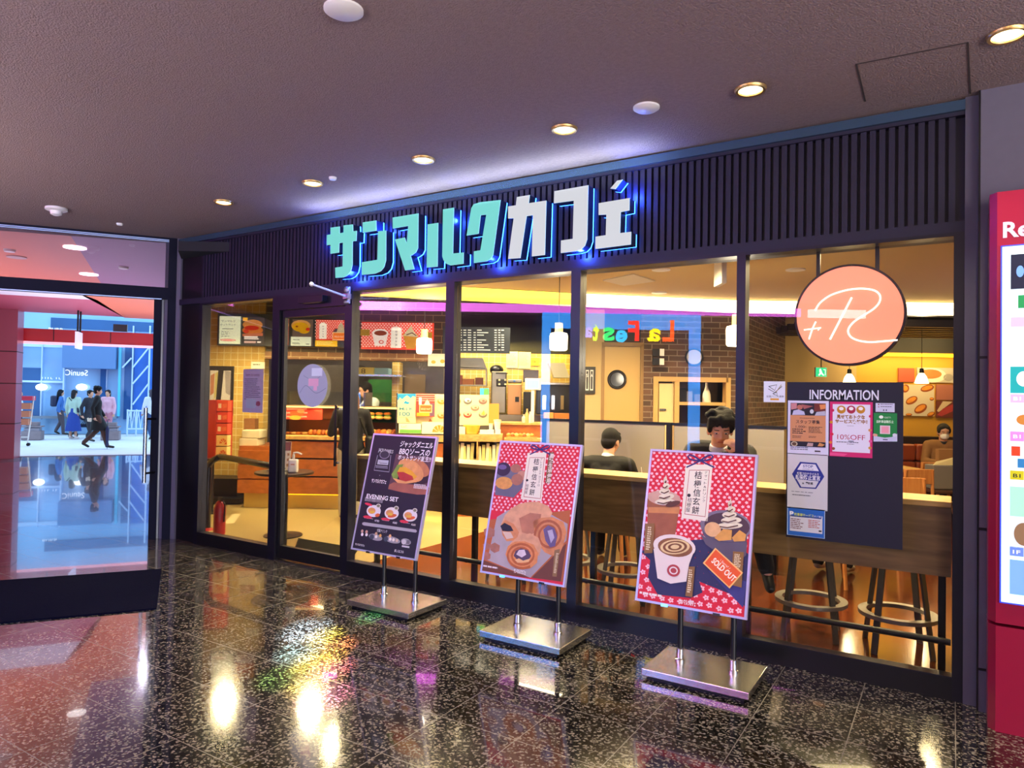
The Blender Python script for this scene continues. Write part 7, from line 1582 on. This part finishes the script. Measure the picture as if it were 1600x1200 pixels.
# man in dark suit at the window counter, looking down, hand to his face
fv = V((1.43, -5.0, 0)).normalized(); pel = V((-1.425, .56, 0))-fv*.25; pel.z = 0
fr = face_to(fv)
person('young man in a dark suit at the window counter, hand at his mouth, looking down', pel, fr,
  J=dict(pelvis=(0, 0, .87), waist=(0, .04, .97), chest=(0, .12, 1.12), neck=(.01, .19, 1.25), head=(.0, .245, 1.385), shR=(.185, .13, 1.225), shL=(-.19, .15, 1.215), elR=(.27, .24, 1.03), wrR=(.12, .42, 1.095), hdR=(.04, .46, 1.08), tgR=(0, 0, -1),
  elL=(-.2, .33, 1.10), wrL=(-.15, .40, 1.235), hdL=(-.10, .415, 1.29), tgL=(.7, -.5, .1), hiR=(.09, 0, .85), knR=(.15, .38, .80), anR=(.14, .36, .38), toR=(.14, .47, .29), hiL=(-.09, 0, .85), knL=(-.24, .33, .80), anL=(-.33, .2, .40), toL=(-.35, .27, .28)),
  hs=1.06, top='17151a', bottom='15151a', style='mop', hrot=(6, -17), vox=.0065, collar='dcdce4')
# man seen from behind at the shared table
person('man in a black suit with his back to the window at the shared table', V((-2.80, 1.60, 0)), R(14),
  J=dict(pelvis=(0, 0, .54), waist=(0, .03, .66), chest=(0, .09, .86), neck=(.0, .13, 1.03), head=(.02, .19, 1.18), shR=(.205, .1, .97), shL=(-.205, .1, .97), elR=(.27, .22, .76), wrR=(.15, .44, .79), hdR=(.08, .5, .79), elL=(-.27, .22, .76), wrL=(-.15, .44, .79), hdL=(-.08, .5, .79),
  hiR=(.09, 0, .5), knR=(.12, .4, .5), anR=(.12, .42, .09), toR=(.12, .55, .035), hiL=(-.09, 0, .5), knL=(-.12, .4, .5), anL=(-.12, .38, .09), toL=(-.12, .51, .035)),
  hs=1.03, top='0c0c0e', bottom='101014', style='short', hrot=(-22, -14), vox=.009, collar='e4e0da')
SITJ = dict(pelvis=(0, 0, .54), waist=(0, .0, .66), chest=(0, .02, .87), neck=(0, .04, 1.04), head=(0, .08, 1.19), shR=(.19, .03, 1.0), shL=(-.19, .03, 1.0), elR=(.25, .1, .76), wrR=(.14, .3, .76), hdR=(.08, .36, .77), elL=(-.25, .1, .76), wrL=(-.14, .3, .76), hdL=(-.08, .36, .77), hiR=(.09, 0, .5), knR=(.12, .42, .5), anR=(.12, .42, .09), toR=(.12, .55, .035), hiL=(-.09, 0, .5), knL=(-.12, .42, .5), anL=(-.12, .36, .09), toL=(-.12, .49, .035))
person('seated person in dark clothes and white-soled sneakers hidden behind the navy board', V((fc.x-.02, fc.y+.3, 0)), R(-10), J=SITJ, top='1a1a20', bottom='14141a', shoes='b8b0a0', vox=.012, face=False)
wchair(-2.79, 1.56, pi+R(14), 'wooden chair under the man in the black suit')
# man in the lounge
pl_ = I(ia(1472, 10.32), 10.32)
person('seated man in a brown coat and white face mask on the lounge sofa', pl_, face_to(-N_*.9-U_*.25), J=SITJ, top='8a6034', bottom='2a2420', hair='2a2622', mask=True, hrot=(0, -12), vox=.01, collar='20242c')
f = I(ia(1474, 9.35), 9.35)
wchair(f.x+.0, f.y, yaw, 'wooden chair holding the grey shopping bag, right of the navy board')
t = thing('shopping_bag', 'grey shopping bag with a brown box and cream paper in front of the masked man', 'bag', f+V((0, 0, .475)))
g = G(); g.obox(f+V((0, 0, .475+.16)), U_*.19, N_*.1, V((0, 0, .16)), mat('grey_bag_felt', '77706c', .8)); g.obj('bag_body', t, bevel=.015)
g = G(); g.prism([f-U_*.18-N_*.08+V((0, 0, .79)), f+U_*.2-N_*.08+V((0, 0, .79)), f+U_*.2-N_*.06+V((0, 0, .92)), f-U_*.12-N_*.06+V((0, 0, .84))], N_*.012, mat('cream_paper', 'd8c898', .7)); g.obj('paper_sheet', t)
g = G(); g.obox(f+U_*.06+N_*.03+V((0, 0, .9)), U_*.12, N_*.04, V((0, 0, .1)), mat('brown_carton', '9a6c40', .7)); g.obj('carton', t)
# customer and staff
cu_ = I(ia(550, 8.95), 8.95)
root, child, j = person('customer with long light brown hair and a dark jacket standing at the pastry case', cu_, face_to(N_*.9-U_*.25), J=dict(elR=(.25, .1, 1.1), wrR=(.15, .3, 1.15), hdR=(.1, .38, 1.17), elL=(-.25, .1, 1.1), wrL=(-.2, .32, 1.12), hdL=(-.18, .4, 1.13)), hs=.98, top='1c1a1c', bottom='b8ac90', hair='8a6040', style='long', fem=True, vox=.012, face=False)
bag(root, (.24, .0, .92), (.12, .3, .3), '14120f', strap=[(.2, 0, 1.05), (.14, .06, 1.36), (.1, -.1, 1.3), (.2, -.05, 1.05)])
st_ = I(ia(586, 10.85), 10.85)
person('cafe staff member in a white shirt and blue apron leaning over behind the display case', st_, face_to(-U_*.9-N_*.5), J=dict(head=(0, .16, 1.66), neck=(0, .1, 1.52), chest=(0, .06, 1.36), waist=(0, .02, 1.14), shR=(.18, .06, 1.48), shL=(-.18, .06, 1.48), elR=(.24, .22, 1.28), wrR=(.16, .44, 1.26), hdR=(.12, .52, 1.25), elL=(-.24, .22, 1.28), wrL=(-.1, .44, 1.26), hdL=(-.06, .52, 1.25)), hs=1.02, top='d4e0dc', bottom='2a2a30', apron='3c50b0', hrot=(0, -14), vox=.011)

# ------------------------------------------------------------------ people in the street
UM = mat('folded_umbrella_cloth', '1c2450', .6)
def walk(st): return dict(knR=(.09, .02+st*.5, .5), anR=(.09, st, .1+.0), toR=(.1, st+.14, .045), knL=(-.09, .06-st*.2, .5), anL=(-.09, -st*1.15, .17), toL=(-.1, -st*1.15+.1, .06), elR=(.24, -.1, 1.12), wrR=(.24, -.06, .88), hdR=(.24, -.03, .8), elL=(-.24, .03, 1.12), wrL=(-.23, .16, .9), hdL=(-.22, .21, .83))
def street(px, py, hgt, f, label, **kw):
    p = fz(px, py, 0); p.z = -.0 if (p-DO).dot(E2) < 11.3 else -.01
    hs = hgt/1.69; Jx = kw.pop('J', None)
    if Jx: Jx = {k: tuple(c*hs for c in v) for k, v in Jx.items()}
    return person(label, p, face_to(f), J=Jx, hs=hs, vox=.014, face=kw.pop('face', False), **kw), p, hs
(r, c, j), p, hs = street(150, 701, 1.70, E1*.95+E2*.1, 'person in a long black coat walking right outside the street doors, carrying an umbrella', J=walk(.26), coat='0c0c10', bottom='4a3028', style='mop', shoes='14100e', group=None)
t = thing('umbrella', 'folded dark blue umbrella carried upright by the walker in the black coat', 'umbrella', p+E1*.28-E2*.15)
q = p+E1*.28-E2*.15; G().lathe([(.004, 0), (.012, .08), (.03, .1), (.045, .55), (.02, .62), (.006, .64)], q, UM, 12).obj('canopy', t); G().tube([q+V((0, 0, .62)), q+V((0, 0, .78)), q+V((.02, .02, .82)), q+V((.05, .04, .79))], .008, BLACK, 8).obj('handle', t)
g = G(); 
for k in range(7): g.ell(p-E1*.14-E2*.22+V((.03*cos(k), .03*sin(k), .80+.03*sin(2*k))), (.035, .035, .03), mat('white_flowers', 'f0ecd4', .7), n=8, k=6)
g.one('flower_bunch', 'small bunch of cream flowers held by the walker in the black coat', 'flowers')
(r, c, j), p, hs = street(139, 690, 1.60, E1*.7-E2*.5, 'person in a dark jacket just behind the walker in the black coat', J=walk(.14), top='20202c', bottom='24242e', style='bun', fem=True)
(r, c, j), p, hs = street(167, 684, 1.62, -E1*.3-E2*.9, 'person in a pink blouse, partly hidden behind the walker in the black coat', top='e0a8b8', bottom='c88090', style='tail', fem=True, hair='2a2024')
(r, c, j), p, hs = street(114, 686, 1.60, E2*.9+E1*.35, 'person in a pale green jacket and long blue skirt with a stroller', top='a8c0b0', skirt='1c3c90', style='tail', fem=True, hair='201c20', shoes='d8c8c0')
bag(r, (.16, .04, .95), (.08, .22, .16), '1c2038', strap=[(.16, 0, 1.0), (-.1, .14, 1.35), (-.1, -.12, 1.35), (.16, 0, 1.0)])
t = thing('stroller', 'dark folding stroller pushed by the person in the blue skirt', 'stroller', p+E1*.3)
q = p+E1*.15+E2*.6
for a, b in ((-.25, -.2), (.25, -.2), (.25, .25), (-.25, .25)): c0 = q+E1*a+E2*b+V((0, 0, .1)); G().tube([c0+E1*(.09*cos(2*pi*i/16))+V((0, 0, .09*sin(2*pi*i/16))) for i in range(16)], .018, BLACK, 6, close=True).obj('wheel', t)
g = G()
for s in (-1, 1): g.tube([q+E1*-.25+E2*.2*s+V((0, 0, .12)), q+E1*.1+E2*.2*s+V((0, 0, .6)), q-E1*.25+E2*.2*s+V((0, 0, 1.0))], .014, BLACK, 6); g.tube([q+E1*.25+E2*.2*s+V((0, 0, .12)), q+E1*.1+E2*.2*s+V((0, 0, .6))], .014, BLACK, 6)
g.obj('folding_frame', t); g = G(); g.obox(q+E1*.03+V((0, 0, .42)), E1*.16, E2*.17, V((0, 0, .05)), cloth('navy', '1c2440')); g.ell(q+E1*.1+V((0, 0, .72)), (.2, .2, .14), cloth('navy', '1c2440')); g.obj('seat_and_hood', t)
(r, c, j), p, hs = street(93, 680, 1.60, E2*.3+E1*.9, 'person in a blue top with a dark backpack standing on the pavement', J=walk(.1), top='3c6cb0', bottom='4a4048', style='long', fem=True, hair='14141c')
bag(r, (0, -.2, 1.2), (.28, .18, .38), '1c2444', name='backpack')
(r, c, j), p, hs = street(107, 674, 1.72, E2*1.0, 'taller person in dark clothes behind the one in the pale green jacket', top='1c2436', bottom='2a2c38')
(r, c, j), p, hs = street(187, 675, 1.60, -E1*.8+E2*.3, 'person in a long pale grey coat with a blue backpack walking left', J=walk(.16), coat='a8b0c8', bottom='24406c', style='tail', fem=True, hair='1c1c24')
bag(r, (0, -.2, 1.18), (.26, .16, .36), '2c3c7c', name='backpack')
(r, c, j), p, hs = street(236, 688, 1.66, -E1*.3+E2*.6, 'person in a white sweater with a dark handbag beside the sliding door edge', J=walk(.2), top='d8dce8', bottom='24406c', style='long', fem=True, hair='4a4450')
bag(r, (.24, .05, 1.02), (.12, .34, .24), '26283c', strap=[(.22, 0, 1.1), (.18, .0, 1.36), (.24, .1, 1.1)])
(r, c, j), p, hs = street(28, 684, 1.55, E1*1.0, 'person in a white shirt and dark cap behind the orange display rack', top='e0e8f4', bottom='2c3c5c', style='short', hair='1c2030')

# ------------------------------------------------------------------ red directory sign on the right
t = thing('directory_sign', 'tall crimson directory sign with a bright white panel at the right edge', 'sign', (.6, -.16, 0))
CR_ = mat('crimson_lacquer', '9c1238', .3, coat=.5)
x0 = .152; g = G()
for z0, z1 in ((.0, .515), (.53, 2.66)): g.prism([(x0, -.28, z0), (x0+.03, -.32, z0), (1.3, -.32, z0), (1.3, -.10, z0), (x0, -.10, z0)], (0, 0, z1-z0), CR_)
g.obj('sign_body', t)
a, b = fy(1566, 386, -.325), fy(1566, 940, -.325); px0 = a.x
g = G(); g.box((px0, -.328, b.z), (1.2, -.318, a.z), mat('lit_directory_panel', 'd4ecf4', .3, emis=.75)); g.obj('light_panel', t)
g = G()
for q in ((px0-.006, px0, b.z-.006, a.z+.006), (px0-.006, 1.206, a.z, a.z+.006), (px0-.006, 1.206, b.z-.006, b.z)): g.box((q[0], -.33, q[2]), (q[1], -.318, q[3]), mat('blue_panel_rim', '3c50e0', .3, emis=.5))
g.obj('panel_rim', t)
pr = Pr((0, -.3215, 0), (0, -1, 0), (1, 0, 0)); a = pr.q(1567, 371); b = pr.q(1567, 347); pr.tuv('Restaurant', a[0], a[1], abs(a[1]-b[1]), 'd8c8e4', 1, bold=.03); pr.g.obj('heading_letters', t)
pr = Pr((0, -.3285, 0), (0, -1, 0), (1, 0, 0)); q = lambda y, d=0: pr.q(1580, y)[1]; u0 = pr.q(1579, 500)[0]; w = .19
def lp(c): return P(c, .4, .55)
def rr(y0, y1, c, L=1, du=0, ww=None): u = u0+du; v0, v1 = q(y0), q(y1); pr.puv([(u, v0), (u+(ww or w), v0), (u+(ww or w), v1), (u, v1)], lp(c), L)
rr(398, 452, '101830'); pr.ell(1594, 424, 6, 9, lp('6c9cf0'), 2)
rr(462, 482, '1c8c4c', 1, .03, .1); rr(496, 511, 'e0b4dc', 1, 0, .055); rr(573, 614, '14a8a8'); pr.ell(1600, 592, 12, 12, lp('f4f4f4'), 2); rr(616, 629, 'e0b4dc', 1, 0, .055)
pr.ell(1600, 656, 12, 8, lp('c88030'), 1); rr(674, 689, 'e48cd0', 1, 0, .055); rr(697, 712, 'e8401c', 1, .005, .035); rr(716, 730, '2c7cb4', 1, .03); rr(735, 749, 'c8c018', 1, 0, .055); rr(760, 806, 'a8e8c8'); pr.ell(1600, 835, 16, 18, lp('8a6a4a'), 2); rr(812, 855, 'd8e4e4'); rr(854, 868, '6c8ce0', 1, 0, .055); rr(874, 928, '7cb0e4')
for y, s_, c in ((687, 'B1', 'fff0fc'), (628, 'B1', 'fff4fc'), (748, 'B1', '30301c'), (867, '1F', 'f0f4ff')): pr.tuv(s_, u0+.012, q(y)-.008, .018, lp(c), 3, width=.03, bold=.02)
pr.g.obj('panel_print', t)
